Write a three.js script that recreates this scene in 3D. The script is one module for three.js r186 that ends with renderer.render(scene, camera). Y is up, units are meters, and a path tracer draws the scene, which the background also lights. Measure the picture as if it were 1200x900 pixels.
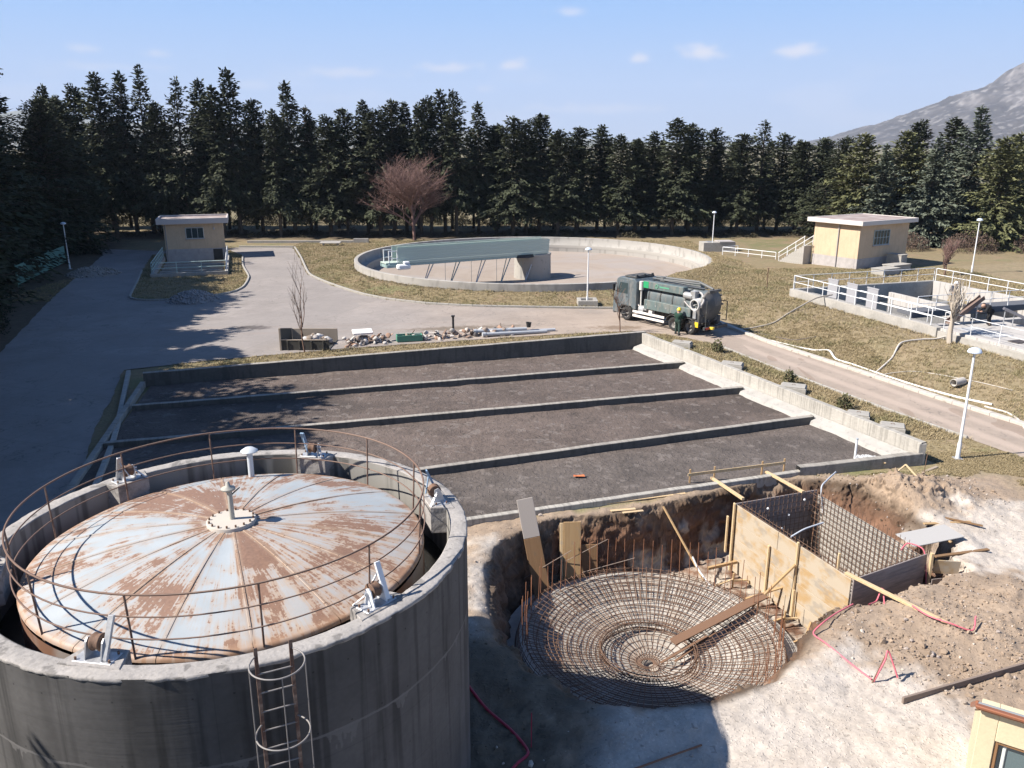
import * as THREE from 'three';
import { mergeGeometries, mergeVertices } from 'three/addons/utils/BufferGeometryUtils.js';
import { MarchingCubes } from 'three/addons/objects/MarchingCubes.js';

// ───────── camera, sky, sun, exposure ─────────
const scene = new THREE.Scene();
const camera = new THREE.PerspectiveCamera(50.23, 4 / 3, 0.1, 30000);
camera.position.set(0, 12.5, 0);
camera.rotation.x = -16.3 * Math.PI / 180;
const renderer = new THREE.WebGLRenderer({ antialias: true });
renderer.toneMapping = THREE.LinearToneMapping;
renderer.toneMappingExposure = 2.05;
renderer.shadowMap.enabled = true;

const SUN_EL = 43.2 * Math.PI / 180;
const SUN = new THREE.Vector3(-0.994 * Math.cos(SUN_EL), Math.sin(SUN_EL), 0.2 * Math.cos(SUN_EL)).normalize();
const sun = new THREE.DirectionalLight(new THREE.Color().setRGB(1, 0.93, 0.84), 5.0);
sun.target.position.set(0, 0, -60); sun.position.copy(SUN).multiplyScalar(200).add(sun.target.position);
sun.castShadow = true; sun.shadow.mapSize.set(4096, 4096);
Object.assign(sun.shadow.camera, { left: -140, right: 140, top: 140, bottom: -140, near: 1, far: 500 });
scene.add(sun, sun.target);

// ───────── random numbers and noise ─────────
function RNG(a) { return () => { a |= 0; a = a + 0x6D2B79F5 | 0; let t = Math.imul(a ^ a >>> 15, 1 | a); t = t + Math.imul(t ^ t >>> 7, 61 | t) ^ t; return ((t ^ t >>> 14) >>> 0) / 4294967296; }; }
const hash = (x, y, z) => { let h = Math.imul(x, 374761393) + Math.imul(y, 668265263) + Math.imul(z, 1274126177) | 0; h = Math.imul(h ^ h >>> 13, 1274126177); return ((h ^ h >>> 16) >>> 0) / 4294967296; };
const sm = (t) => t * t * (3 - 2 * t);
function n2(x, y, s = 0, px = 0, py = 0) {            // value noise 0..1; px, py: period in cells for tiles
  let X = Math.floor(x), Y = Math.floor(y); const fx = sm(x - X), fy = sm(y - Y);
  let X1 = X + 1, Y1 = Y + 1;
  if (px) { X = ((X % px) + px) % px; X1 = ((X1 % px) + px) % px; }
  if (py) { Y = ((Y % py) + py) % py; Y1 = ((Y1 % py) + py) % py; }
  const a = hash(X, Y, s), b = hash(X1, Y, s), c = hash(X, Y1, s), d = hash(X1, Y1, s);
  return a + (b - a) * fx + (c - a) * fy + (a - b - c + d) * fx * fy;
}
function fbm(x, y, o = 4, s = 0, px = 0, py = 0) { let v = 0, a = 0.5, t = 0; for (let i = 0; i < o; i++) { v += a * n2(x, y, s + i * 17, px, py); t += a; a *= 0.55; x *= 2; y *= 2; px *= 2; py *= 2; } return v / t; }
function n3(x, y, z, s = 0) {
  const X = Math.floor(x), Y = Math.floor(y), Z = Math.floor(z), fx = sm(x - X), fy = sm(y - Y), fz = sm(z - Z);
  const L = (a, b, t) => a + (b - a) * t, H = (i, j, k) => hash(X + i, Y + j, Z + k + s * 131);
  return L(L(L(H(0, 0, 0), H(1, 0, 0), fx), L(H(0, 1, 0), H(1, 1, 0), fx), fy), L(L(H(0, 0, 1), H(1, 0, 1), fx), L(H(0, 1, 1), H(1, 1, 1), fx), fy), fz);
}
function fbm3(x, y, z, o = 3, s = 0) { let v = 0, a = 0.5, t = 0; for (let i = 0; i < o; i++) { v += a * n3(x, y, z, s + i); t += a; a *= 0.5; x *= 2; y *= 2; z *= 2; } return v / t; }
const clamp = (v, a = 0, b = 1) => v < a ? a : v > b ? b : v;
const step = (a, b, v) => sm(clamp((v - a) / (b - a)));
const lerp = (a, b, t) => a + (b - a) * t;
const mix3 = (a, b, t) => [lerp(a[0], b[0], t), lerp(a[1], b[1], t), lerp(a[2], b[2], t)];
const V = (x, y, z) => new THREE.Vector3(x, y, z);
const rad = (d) => d * Math.PI / 180;

const CLOUDS = [[1.783, 0.0974, 0.028, 0.0105, 0.9], [1.8824, 0.0965, 0.031, 0.0085, 0.85], [1.7137, 0.0924, 0.0125, 0.006, 0.8], [1.5708, 0.0861, 0.022, 0.008, 0.8], [1.4978, 0.0832, 0.042, 0.0065, 0.65], [1.3825, 0.0766, 0.062, 0.007, 0.55], [1.1861, 0.0915, 0.022, 0.005, 0.5], [1.118, 0.0936, 0.017, 0.0045, 0.5], [1.1331, 0.0772, 0.055, 0.005, 0.35], [1.633, 0.1416, 0.022, 0.0055, 0.5], [1.6693, 0.0389, 0.09, 0.007, 0.4], [1.5433, 0.0614, 0.02, 0.0045, 0.4], [1.2847, 0.0625, 0.031, 0.006, 0.35], [2.6, 0.12, 0.05, 0.012, 0.7], [3.4, 0.10, 0.06, 0.010, 0.7], [0.5, 0.11, 0.05, 0.011, 0.7], [5.2, 0.13, 0.07, 0.014, 0.7], [4.4, 0.09, 0.06, 0.01, 0.6]];
// ───────── sky: clear late-winter air with thin low clouds ─────────
{
  const W = 2048, H = 1024, d = new Float32Array(W * H * 4);
  for (let j = 0; j < H; j++) {
    const el = ((j + 0.5) / H - 0.5) * Math.PI, e = Math.max(0, el) / (Math.PI / 2);
    for (let i = 0; i < W; i++) {
      const az = (i + 0.5) / W * Math.PI * 2, k = (j * W + i) * 4;
      const K = [[0, [0.317, 0.36, 0.446]], [0.045, [0.252, 0.338, 0.49]], [0.085, [0.184, 0.299, 0.497]], [0.13, [0.126, 0.256, 0.49]], [0.3, [0.056, 0.126, 0.274]], [0.6, [0.024, 0.063, 0.166]], [1, [0.017, 0.046, 0.13]]];
      let c = K[6][1]; for (let q = 1; q < 7; q++) if (e <= K[q][0]) { c = mix3(K[q - 1][1], K[q][1], (e - K[q - 1][0]) / (K[q][0] - K[q - 1][0])); break; }
      // low streaky clouds
      if (el > 0.008) {
        const nx = Math.cos(az) * 10, nz = Math.sin(az) * 10; let cl = 0;
        for (const [ca, ce, wa, we, k] of CLOUDS) {     // small fair-weather clouds: flat base, ragged top
          let da = (az - ca) / wa; const de = (el - ce) / we; if (Math.abs(da) > 2.2 || Math.abs(de) > 2.6) continue;
          const rag = fbm3(nx * 6, el * 160, nz * 6, 4, 5) - 0.5, q = 1 - Math.sqrt(da * da + de * de * (de < 0 ? 2 : 1)) + rag * 1.5; cl = Math.max(cl, k * step(-0.1, 0.75, q));
        }
        const thin = fbm3(nx * 1.2, el * 40, nz * 1.2 + 7, 3, 9); cl = Math.max(cl, 0.22 * step(0.48, 0.72, thin) * step(0.0, 0.03, el) * (1 - step(0.05, 0.10, el)));
        c = mix3(c, [0.46, 0.45, 0.48], Math.min(0.9, cl));
      }
      d[k] = c[0]; d[k + 1] = c[1]; d[k + 2] = c[2]; d[k + 3] = 1;
    }
  }
  const t = new THREE.DataTexture(d, W, H, THREE.RGBAFormat, THREE.FloatType);
  t.mapping = THREE.EquirectangularReflectionMapping; t.magFilter = t.minFilter = THREE.LinearFilter; t.wrapS = THREE.RepeatWrapping; t.needsUpdate = true;
  scene.background = t; scene.environment = t;
}
scene.fog = new THREE.FogExp2(new THREE.Color().setRGB(0.62, 0.74, 0.95), 0.00009);

// ───────── scene-tree helpers ─────────
const used = new Map();
function numbered(n) { const k = used.get(n) ?? 0; used.set(n, k + 1); return k ? n + '_' + String(k).padStart(3, '0') : n; }
function tag(o, label, category, group) { o.userData.label = label; o.userData.category = category; if (group) o.userData.group = group; return o; }
function thing(name, label, category, pos = [0, 0, 0], turn = 0, group) {
  const o = new THREE.Group(); o.name = numbered(name); scene.add(o); o.position.set(...pos); o.rotation.y = turn; return tag(o, label, category, group);
}
function mesh(name, geo, material, parent = scene) {
  if (Array.isArray(geo)) geo = join(geo);
  const m = new THREE.Mesh(geo, material); m.name = parent === scene ? numbered(name) : name; m.castShadow = m.receiveShadow = true; parent.add(m); return m;
}
function struct(name, geo, material, label) { const m = mesh(name, geo, material); m.userData.kind = 'structure'; if (label) m.userData.label = label; return m; }
function join(list) {
  return mergeGeometries(list.map(g => { g = g.index ? g.toNonIndexed() : g; for (const k of Object.keys(g.attributes)) if (!['position', 'normal', 'uv'].includes(k)) g.deleteAttribute(k); if (!g.attributes.normal) g.computeVertexNormals(); if (!g.attributes.uv) triUV(g); return g; }));
}
function triUV(g, s = 1, ox = 0, oz = 0) {            // uv in metres from the dominant side of every triangle
  if (g.index) g = g.toNonIndexed();
  const p = g.attributes.position, uv = new Float32Array(p.count * 2), a = V(), b = V(), c = V();
  for (let i = 0; i < p.count; i += 3) {
    a.fromBufferAttribute(p, i); b.fromBufferAttribute(p, i + 1).sub(a); c.fromBufferAttribute(p, i + 2).sub(a); b.cross(c);
    const ax = Math.abs(b.x), ay = Math.abs(b.y), az = Math.abs(b.z);
    for (let k = 0; k < 3; k++) {
      const x = p.getX(i + k) + ox, y = p.getY(i + k), z = p.getZ(i + k) + oz, o = (i + k) * 2;
      if (ay >= ax && ay >= az) { uv[o] = x * s; uv[o + 1] = z * s; } else if (ax >= az) { uv[o] = z * s; uv[o + 1] = y * s; } else { uv[o] = x * s; uv[o + 1] = y * s; }
    }
  }
  g.setAttribute('uv', new THREE.BufferAttribute(uv, 2)); return g;
}
function cbox(w, h, d, ch = 0.012) {                  // box with chamfered edges, base on y = 0
  ch = Math.min(ch, w * 0.3, h * 0.3, d * 0.3);
  const X = w / 2, Y = h / 2, Z = d / 2, P = [], c = (s, v, e) => s * (v - e);
  const v = (sx, sy, sz, ax) => [c(sx, X, ax === 0 ? 0 : ch), c(sy, Y, ax === 1 ? 0 : ch) + Y, c(sz, Z, ax === 2 ? 0 : ch)];
  const tri = (a, b, q) => { const m = [(a[0] + b[0] + q[0]) / 3, (a[1] + b[1] + q[1]) / 3 - Y, (a[2] + b[2] + q[2]) / 3]; const u = [b[0] - a[0], b[1] - a[1], b[2] - a[2]], w_ = [q[0] - a[0], q[1] - a[1], q[2] - a[2]]; const n = [u[1] * w_[2] - u[2] * w_[1], u[2] * w_[0] - u[0] * w_[2], u[0] * w_[1] - u[1] * w_[0]]; if (n[0] * m[0] + n[1] * m[1] + n[2] * m[2] < 0) P.push(...a, ...q, ...b); else P.push(...a, ...b, ...q); };
  const quad = (a, b, q, r) => { tri(a, b, q); tri(a, q, r); };
  for (const s of [-1, 1]) {
    quad(v(s, -1, -1, 0), v(s, 1, -1, 0), v(s, 1, 1, 0), v(s, -1, 1, 0));
    quad(v(-1, s, -1, 1), v(1, s, -1, 1), v(1, s, 1, 1), v(-1, s, 1, 1));
    quad(v(-1, -1, s, 2), v(1, -1, s, 2), v(1, 1, s, 2), v(-1, 1, s, 2));
    for (const t of [-1, 1]) {
      quad(v(-1, s, t, 1), v(1, s, t, 1), v(1, s, t, 2), v(-1, s, t, 2));
      quad(v(s, -1, t, 0), v(s, 1, t, 0), v(s, 1, t, 2), v(s, -1, t, 2));
      quad(v(s, t, -1, 0), v(s, t, 1, 0), v(s, t, 1, 1), v(s, t, -1, 1));
      for (const r of [-1, 1]) tri(v(s, t, r, 0), v(s, t, r, 1), v(s, t, r, 2));
    }
  }
  const g = new THREE.BufferGeometry(); g.setAttribute('position', new THREE.Float32BufferAttribute(P, 3)); g.computeVertexNormals(); return triUV(g);
}
function put(g, x, y, z, ry = 0, rx = 0, rz = 0) { g.applyMatrix4(new THREE.Matrix4().compose(V(x, y, z), new THREE.Quaternion().setFromEuler(new THREE.Euler(rx, ry, rz, 'YXZ')), V(1, 1, 1))); return g; }
const bx = (w, h, d, x, y, z, ry = 0, ch) => put(cbox(w, h, d, ch), x, y, z, ry);
function beam(p, q, w, h, ch = 0.006, roll = 0) {     // rectangular bar from p to q; w sideways, h up
  const a = V(...p), b = V(...q), L = a.distanceTo(b), g = cbox(w, h, L, ch); g.translate(0, -h / 2, 0);
  const m = new THREE.Matrix4().lookAt(b, a, Math.abs(b.y - a.y) / L > 0.98 ? V(1, 0, 0) : V(0, 1, 0));
  if (roll) g.rotateZ(roll);
  g.applyMatrix4(m); g.translate((a.x + b.x) / 2, (a.y + b.y) / 2, (a.z + b.z) / 2); return g;
}
function bar(p, q, r, seg = 6, r2 = r) {
  const a = V(...p), b = V(...q), L = a.distanceTo(b), g = new THREE.CylinderGeometry(r2, r, L, seg, 1);
  g.applyQuaternion(new THREE.Quaternion().setFromUnitVectors(V(0, 1, 0), b.clone().sub(a).normalize())); g.translate((a.x + b.x) / 2, (a.y + b.y) / 2, (a.z + b.z) / 2); return g;
}
function pipe(pts, r, n = 24, seg = 6, closed = false) { return new THREE.TubeGeometry(new THREE.CatmullRomCurve3(pts.map(p => V(...p)), closed, 'catmullrom', 0.4), n, r, seg, closed); }
function ringBar(R, y, r, a0 = 0, a1 = Math.PI * 2, n = 72, seg = 5) {
  const pts = []; for (let i = 0; i <= n; i++) { const t = lerp(a0, a1, i / n); pts.push(V(Math.sin(t) * R, y, Math.cos(t) * R)); }
  const full = a1 - a0 > 6.28; if (full) pts.pop(); const c = new THREE.CatmullRomCurve3(pts, full); return new THREE.TubeGeometry(c, n, r, seg, full);
}
function lathe(pts, seg = 32) { return new THREE.LatheGeometry(pts.map(p => new THREE.Vector2(p[0], p[1])), seg); }
function roughen(g, amp, f, s = 0, only) {            // push the vertices of a welded shape in and out
  const q = g.attributes.position;
  for (let i = 0; i < q.count; i++) { const x = q.getX(i), y = q.getY(i), z = q.getZ(i); if (only && !only(x, y, z)) continue; q.setXYZ(i, x + amp * (n3(x * f, y * f, z * f, s) - 0.5) * 2, y + amp * (n3(x * f, y * f, z * f, s + 1) - 0.5) * 2, z + amp * (n3(x * f, y * f, z * f, s + 2) - 0.5) * 2); }
  g.computeVertexNormals(); return g;
}

// ───────── textures ─────────
const ENC = new Uint8Array(4097); for (let i = 0; i <= 4096; i++) { const c = i / 4096; ENC[i] = Math.round(255 * (c <= 0.0031308 ? 12.92 * c : 1.055 * Math.pow(c, 1 / 2.4) - 0.055)); }
function texture(w, h, fn, rx = 1, ry = rx) {         // fn(u, v, out) gives linear colour; rx, ry: size of the tile in metres
  const d = new Uint8Array(w * h * 4), o = [0, 0, 0];
  for (let j = 0; j < h; j++) for (let i = 0; i < w; i++) { fn((i + 0.5) / w, (j + 0.5) / h, o); const k = (j * w + i) * 4; for (let c = 0; c < 3; c++) d[k + c] = ENC[Math.round(clamp(o[c]) * 4096)]; d[k + 3] = 255; }
  const t = new THREE.DataTexture(d, w, h, THREE.RGBAFormat); t.colorSpace = THREE.SRGBColorSpace; return setup(t, rx, ry);
}
function gray(w, h, fn, rx = 1, ry = rx) {
  const d = new Uint8Array(w * h * 4);
  for (let j = 0; j < h; j++) for (let i = 0; i < w; i++) { const v = Math.round(255 * clamp(fn((i + 0.5) / w, (j + 0.5) / h))), k = (j * w + i) * 4; d[k] = d[k + 1] = d[k + 2] = v; d[k + 3] = 255; }
  return setup(new THREE.DataTexture(d, w, h, THREE.RGBAFormat), rx, ry);
}
function setup(t, rx, ry) { t.wrapS = t.wrapT = THREE.RepeatWrapping; t.magFilter = THREE.LinearFilter; t.minFilter = THREE.LinearMipmapLinearFilter; t.generateMipmaps = true; t.repeat.set(1 / rx, 1 / ry); t.needsUpdate = true; return t; }
function M(color, rough = 0.9, extra = {}) { const m = new THREE.MeshStandardMaterial({ roughness: rough, ...extra }); if (color.isTexture) m.map = color; else m.color.setRGB(...color); return m; }
const set = (o, c) => { o[0] = c[0]; o[1] = c[1]; o[2] = c[2]; };

const bumpFine = gray(512, 512, (u, v) => fbm(u * 16, v * 16, 5, 3, 16, 16), 1.5);
const bumpCoarse = gray(512, 512, (u, v) => { const a = fbm(u * 24, v * 24, 4, 11, 24, 24), b = n2(u * 60, v * 60, 4, 60, 60); return a * 0.7 + step(0.72, 0.95, b) * 0.4; }, 3);
// weathered concrete
const concreteTex = texture(768, 768, (u, v, o) => {
  const a = fbm(u * 6, v * 6, 5, 21, 6, 6), b = fbm(u * 40, v * 40, 3, 31, 40, 40), s = step(0.6, 0.75, fbm(u * 3, v * 3, 3, 41, 3, 3)), g = lerp(0.27, 0.43, a) * lerp(0.85, 1.12, b) * (1 - 0.3 * s) * (n2(u * 260, v * 260, 5, 260, 260) > 0.93 ? 0.7 : 1);
  set(o, [g * 1.02, g * 0.97, g * 0.89]);
}, 4);
// concrete with dark runs of water down the face: u along the wall, v = height
const streakTex = texture(2048, 256, (u, v, o) => {
  const a = fbm(u * 12, v * 2, 4, 51, 12, 2), col = fbm(u * 320, v * 1.4, 4, 61, 320, 0), runs = step(0.46, 0.78, col + 0.2 * (v - 0.5)) * step(0.05, 0.5, v), b = fbm(u * 200, v * 24, 3, 71, 200, 24);
  const g = lerp(0.33, 0.46, a) * lerp(0.86, 1.1, b) * (1 - 0.36 * runs * (0.5 + 0.5 * n2(u * 40, 1, 81, 40)));
  set(o, [g * 1.02, g * 0.965, g * 0.87]);
}, 20, 1.2);
const woodTex = texture(512, 512, (u, v, o) => {      // grain along v
  const w = fbm(u * 20, v * 1.5, 4, 91, 20, 2), gr = fbm(u * 90 + w * 3, v * 3, 3, 95, 0, 3), st = step(0.55, 0.8, fbm(u * 4, v * 4, 4, 97, 4, 4));
  const c = mix3([0.42, 0.285, 0.15], [0.64, 0.50, 0.31], w * 0.5 + gr * 0.5); set(o, mix3(c, [0.40, 0.35, 0.28], st * 0.5));
}, 1.2);
const plyTex = texture(1024, 512, (u, v, o) => {      // shuttering board: pale cement bloom over yellow wood, bands along u
  const band = fbm(u * 3, v * 26, 3, 101, 3, 26), cem = step(0.30, 0.60, fbm(u * 7, v * 7, 5, 103, 7, 7) * 0.75 + band * 0.25), gr = fbm(u * 12, v * 140, 3, 107, 12, 140);
  let c = mix3([0.32, 0.205, 0.095], [0.42, 0.295, 0.155], gr); c = mix3(c, [0.41, 0.355, 0.28], cem * 0.9); c = mix3(c, [0.25, 0.225, 0.195], step(0.56, 0.72, fbm(u * 5, v * 9, 4, 109, 5, 9)) * 0.55); set(o, c);
}, 2.5, 2.5);
const plyDarkTex = texture(512, 512, (u, v, o) => { const band = fbm(u * 3, v * 22, 4, 111, 3, 22), g = fbm(u * 10, v * 60, 3, 113, 10, 60); set(o, mix3([0.12, 0.10, 0.10], [0.36, 0.31, 0.29], clamp(band * 0.8 + g * 0.4 - 0.1))); }, 2.2);
const plasterTex = texture(512, 512, (u, v, o) => { const a = fbm(u * 5, v * 5, 5, 121, 5, 5), b = fbm(u * 60, v * 60, 2, 123, 60, 60); const sn = step(0.52, 0.75, fbm(u * 16, v * 1.6, 4, 125, 16, 0)), g = lerp(0.84, 1.08, a) * lerp(0.94, 1.05, b) * (1 - 0.07 * sn); set(o, [0.58 * g, 0.44 * g, 0.30 * g]); }, 3);
const barkTex = texture(256, 256, (u, v, o) => { const a = fbm(u * 24, v * 5, 4, 131, 24, 5); set(o, mix3([0.035, 0.028, 0.022], [0.16, 0.13, 0.10], a)); }, 0.8, 1.6);
const rebarTex = texture(256, 256, (u, v, o) => { const a = fbm(u * 8, v * 8, 4, 141, 8, 8); set(o, mix3([0.085, 0.052, 0.038], [0.215, 0.125, 0.08], a)); }, 0.6);
const rustRailTex = texture(256, 256, (u, v, o) => { const a = fbm(u * 10, v * 10, 4, 151, 10, 10); set(o, mix3([0.11, 0.06, 0.045], [0.27, 0.19, 0.145], step(0.35, 0.75, a))); }, 1);
const galvTex = texture(256, 256, (u, v, o) => { const a = fbm(u * 12, v * 12, 3, 161, 12, 12), g = lerp(0.36, 0.6, a); set(o, [g, g * 1.02, g * 1.06]); }, 0.7);
const mats = {
  concrete: M(concreteTex, 0.93, { bumpMap: bumpFine, bumpScale: 0.006 }),
  concreteWall: M(streakTex, 0.93, { bumpMap: bumpFine, bumpScale: 0.006 }),
  wood: M(woodTex, 0.85), woodPale: M(woodTex, 0.85), woodDark: M(woodTex, 0.85), ply: M(plyTex, 0.8), plyDark: M(plyDarkTex, 0.8),
  plaster: M(plasterTex, 0.95, { bumpMap: bumpFine, bumpScale: 0.003 }), bark: M(barkTex, 0.95), rebar: M(rebarTex, 0.8), rustRail: M(rustRailTex, 0.75),
  galv: M(galvTex, 0.45, { metalness: 0.5 }), white: M([0.72, 0.73, 0.74], 0.55), black: M([0.02, 0.02, 0.022], 0.6), rubber: M([0.028, 0.027, 0.027], 0.9),
  glass: M([0.03, 0.05, 0.055], 0.08, { metalness: 0.1 }), paleGreen: M([0.42, 0.55, 0.52], 0.55), greyPaint: M([0.42, 0.45, 0.48], 0.5),
};
mats.wood.color.setRGB(0.72, 0.64, 0.55); mats.woodDark.color.setRGB(0.36, 0.28, 0.23);
// ───────── geometry of the site ─────────
function inPoly(P, x, z) { let c = false; for (let i = 0, j = P.length - 1; i < P.length; j = i++) { const [a, b] = P[i], [d, e] = P[j]; if ((b > z) !== (e > z) && x < (d - a) * (z - b) / (e - b) + a) c = !c; } return c; }
function distPoly(P, x, z) {                          // signed distance, negative inside
  let m = 1e9; for (let i = 0, j = P.length - 1; i < P.length; j = i++) { const ax = P[j][0], az = P[j][1], bx_ = P[i][0] - ax, bz = P[i][1] - az, t = clamp(((x - ax) * bx_ + (z - az) * bz) / (bx_ * bx_ + bz * bz)); m = Math.min(m, Math.hypot(x - ax - t * bx_, z - az - t * bz)); }
  return inPoly(P, x, z) ? -m : m;
}
function distLine(P, x, z) { let m = 1e9; for (let i = 1; i < P.length; i++) { const ax = P[i - 1][0], az = P[i - 1][1], bx_ = P[i][0] - ax, bz = P[i][1] - az, t = clamp(((x - ax) * bx_ + (z - az) * bz) / (bx_ * bx_ + bz * bz)); m = Math.min(m, Math.hypot(x - ax - t * bx_, z - az - t * bz)); } return m; }
const CLAR = [2.2, -88.3, 18.85];                       // round settling basin: x, z, outer radius
const KERB0 = [15.2, -57.9], KU = [0.345, 0.9386], KV = [0.9386, -0.345];
const SET0 = [22.1, -64.7], SU = [0.30, 0.954], SV = [0.954, -0.30];
const setP = (a, b) => [SET0[0] + SU[0] * a + SV[0] * b, SET0[1] + SU[1] * a + SV[1] * b];
const PUMP = [-36.1, -94.0, 0.31];                    // pump house front middle and turn
const pumpLocal = (x, z) => { const a = x - PUMP[0], b = z - PUMP[1], c = Math.cos(PUMP[2]), s = Math.sin(PUMP[2]); return [a * c - b * s, a * s + b * c]; };
const pumpP = (a, b) => { const c = Math.cos(PUMP[2]), s = Math.sin(PUMP[2]); return [PUMP[0] + a * c + b * s, PUMP[1] - a * s + b * c]; };
const inPump = (x, z, m = 0) => { const [a, b] = pumpLocal(x, z); return Math.abs(a) < 3.1 + m && b > -0.1 - m * 9 && b < 13.2 + m; };
const inSet = (x, z) => { const a = (x - SET0[0]) * SU[0] + (z - SET0[1]) * SU[1], b = (x - SET0[0]) * SV[0] + (z - SET0[1]) * SV[1]; return a > 0 && a < 25 && b > 0 && b < (a < 14.5 ? 14.2 : 7); };
const BEDS = [[-19.9, -42.5], [8.6, -51.2], [17.0, -31.0], [-1.7, -25.5], [-14.6, -21.1]];
const PIT = [[-0.85, -22], [-0.6, -24], [0.5, -25.3], [1.5, -26], [3, -26.3], [5.5, -27.2], [7.8, -28.5], [10, -29.3], [12, -29.5], [13.2, -28.7], [13.8, -26.9], [14.3, -25.2], [14.3, -23.9], [13.2, -22.4], [11.5, -21.6], [10.2, -20.5], [9.0, -20.0], [8.3, -19.3], [7.4, -18.1], [6.1, -16.8], [4.7, -16.1], [3.2, -16.0], [2, -16.2], [1.2, -16.6], [0.4, -17.4], [-0.3, -18.6], [-0.7, -20.5]];
const NEAR = [-4, 28, -34, -2];                        // x0, x1, z0, z1 of the finely shaped ground
function bank(x, z) {
  const a = x - KERB0[0], b = z - KERB0[1], s = a * KU[0] + b * KU[1], t = a * KV[0] + b * KV[1];
  return step(0.4, 5.8, t) * 0.9 * step(-46, -14, s) * (1 - step(34, 48, s) * 0.3);
}
function groundH(x, z) {
  let h = bank(x, z) + 0.44 * (1 - step(0.2, 3.4, Math.hypot(x - CLAR[0], z - CLAR[1]) - CLAR[2]));
  const inNear = x > NEAR[0] && x < NEAR[1] && z > NEAR[2] && z < NEAR[3];
  const e = inNear ? step(0, 1.5, Math.min(x - NEAR[0], NEAR[1] - x, z - NEAR[2], NEAR[3] - z)) : 0;
  if (!inNear) h -= 0.05 * fbm(x * 0.7, z * 0.7, 2, 7);
  if (inNear) {
    const d = distPoly(PIT, x, z) + (fbm(x * 1.1, z * 1.1, 2, 15) - 0.5) * 0.5;
    const front = clamp((z + 23.5) / 4), right = step(9.6, 11.2, x) * step(-24.6, -22.4, z);
    let w = lerp(0.55, 2.0, front); let depth = 2.35 - 1.3 * right; if (x < 0.8) w = lerp(w, 1.5, step(-24, -21, z));
    if (x > 11.2 && z < -25) { w = 2.2; }
    if (d < 0) h -= depth * Math.pow(step(0, w, -d), 0.8) - 0.0;
    const dd = Math.hypot(x - 4.12, z + 21.55); if (dd < 4.35) h = Math.min(h, lerp(-3.6, -2.3, step(3.9, 4.3, dd))); h -= 0.4 * Math.exp(-Math.pow((x - 0.1) / 0.9, 2) - Math.pow((z + 20.8) / 2.2, 2));
    { const a = x - 9.96, b = z + 21.4, s = (a * 0.882 - b * 0.471) / 3.29, dF = a * 0.471 + b * 0.882; if (s > -0.25 && s < 1.3) { const tr = lerp(-0.75, -1.6, clamp(s)) * (1 - step(0.15, 1.15, dF + (fbm(x * 2, z * 2, 2, 28) - 0.5) * 0.5)) * step(-0.25, 0.0, s) * (1 - step(1.12, 1.3, s)); if (dF > -0.5) h = Math.min(h, tr); } }
    // rim turned over and spoil
    const rim = Math.exp(-Math.pow((d - 0.5) / 0.5, 2)) * 0.09;
    const spoil = 0.75 * Math.exp(-Math.pow((x - 14.9) / 1.9, 2) - Math.pow((z + 27.9) / 1.5, 2)) + 0.22 * Math.exp(-Math.pow((x - 12.2) / 2.2, 2) - Math.pow((z + 19.3) / 1.3, 2)) + 0.25 * Math.exp(-Math.pow((x - 14.5) / 1.3, 2) - Math.pow((z + 20.7) / 1.2, 2)) - 0.22 * step(-17.5, -15.5, z) * step(0.5, 2.5, 3 - x);
    const dirt = dirtness(x, z);
    h += e * (rim * dirt + spoil * (0.45 + 0.9 * fbm(x * 1.9, z * 1.9, 3, 19) + 0.5 * (fbm(x * 6, z * 6, 3, 20) - 0.35)) * step(-0.25, 0.3, d) + dirt * ((fbm(x * 1.1, z * 1.1, 3, 23) - 0.5) * 0.14 + (fbm(x * 7, z * 7, 2, 25) - 0.5) * 0.06 * (d < 0 ? 2 : 1)) - (1 - dirt) * 0.03 * fbm(x * 2, z * 2, 2, 27));
  }
  return h;
}
function dirtness(x, z) {                              // 0 on turf, 1 on the dug-over ground
  const lim = -26.6 - 0.19 * (x - 2) - (x > 12 ? 0.4 : 0) + (fbm(x * 0.8, z * 0.8, 3, 29) - 0.5) * 1.6;
  return clamp(Math.max(step(-0.5, 0.7, z - lim) * (1 - step(17.5, 20, x + (z + 24) * 0.2)), 1 - step(0.1, x > 12 ? 1.6 : 0.8, distPoly(PIT, x, z) + (fbm(x * 2, z * 2, 2, 30) - 0.5) * 0.6)));
}
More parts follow.
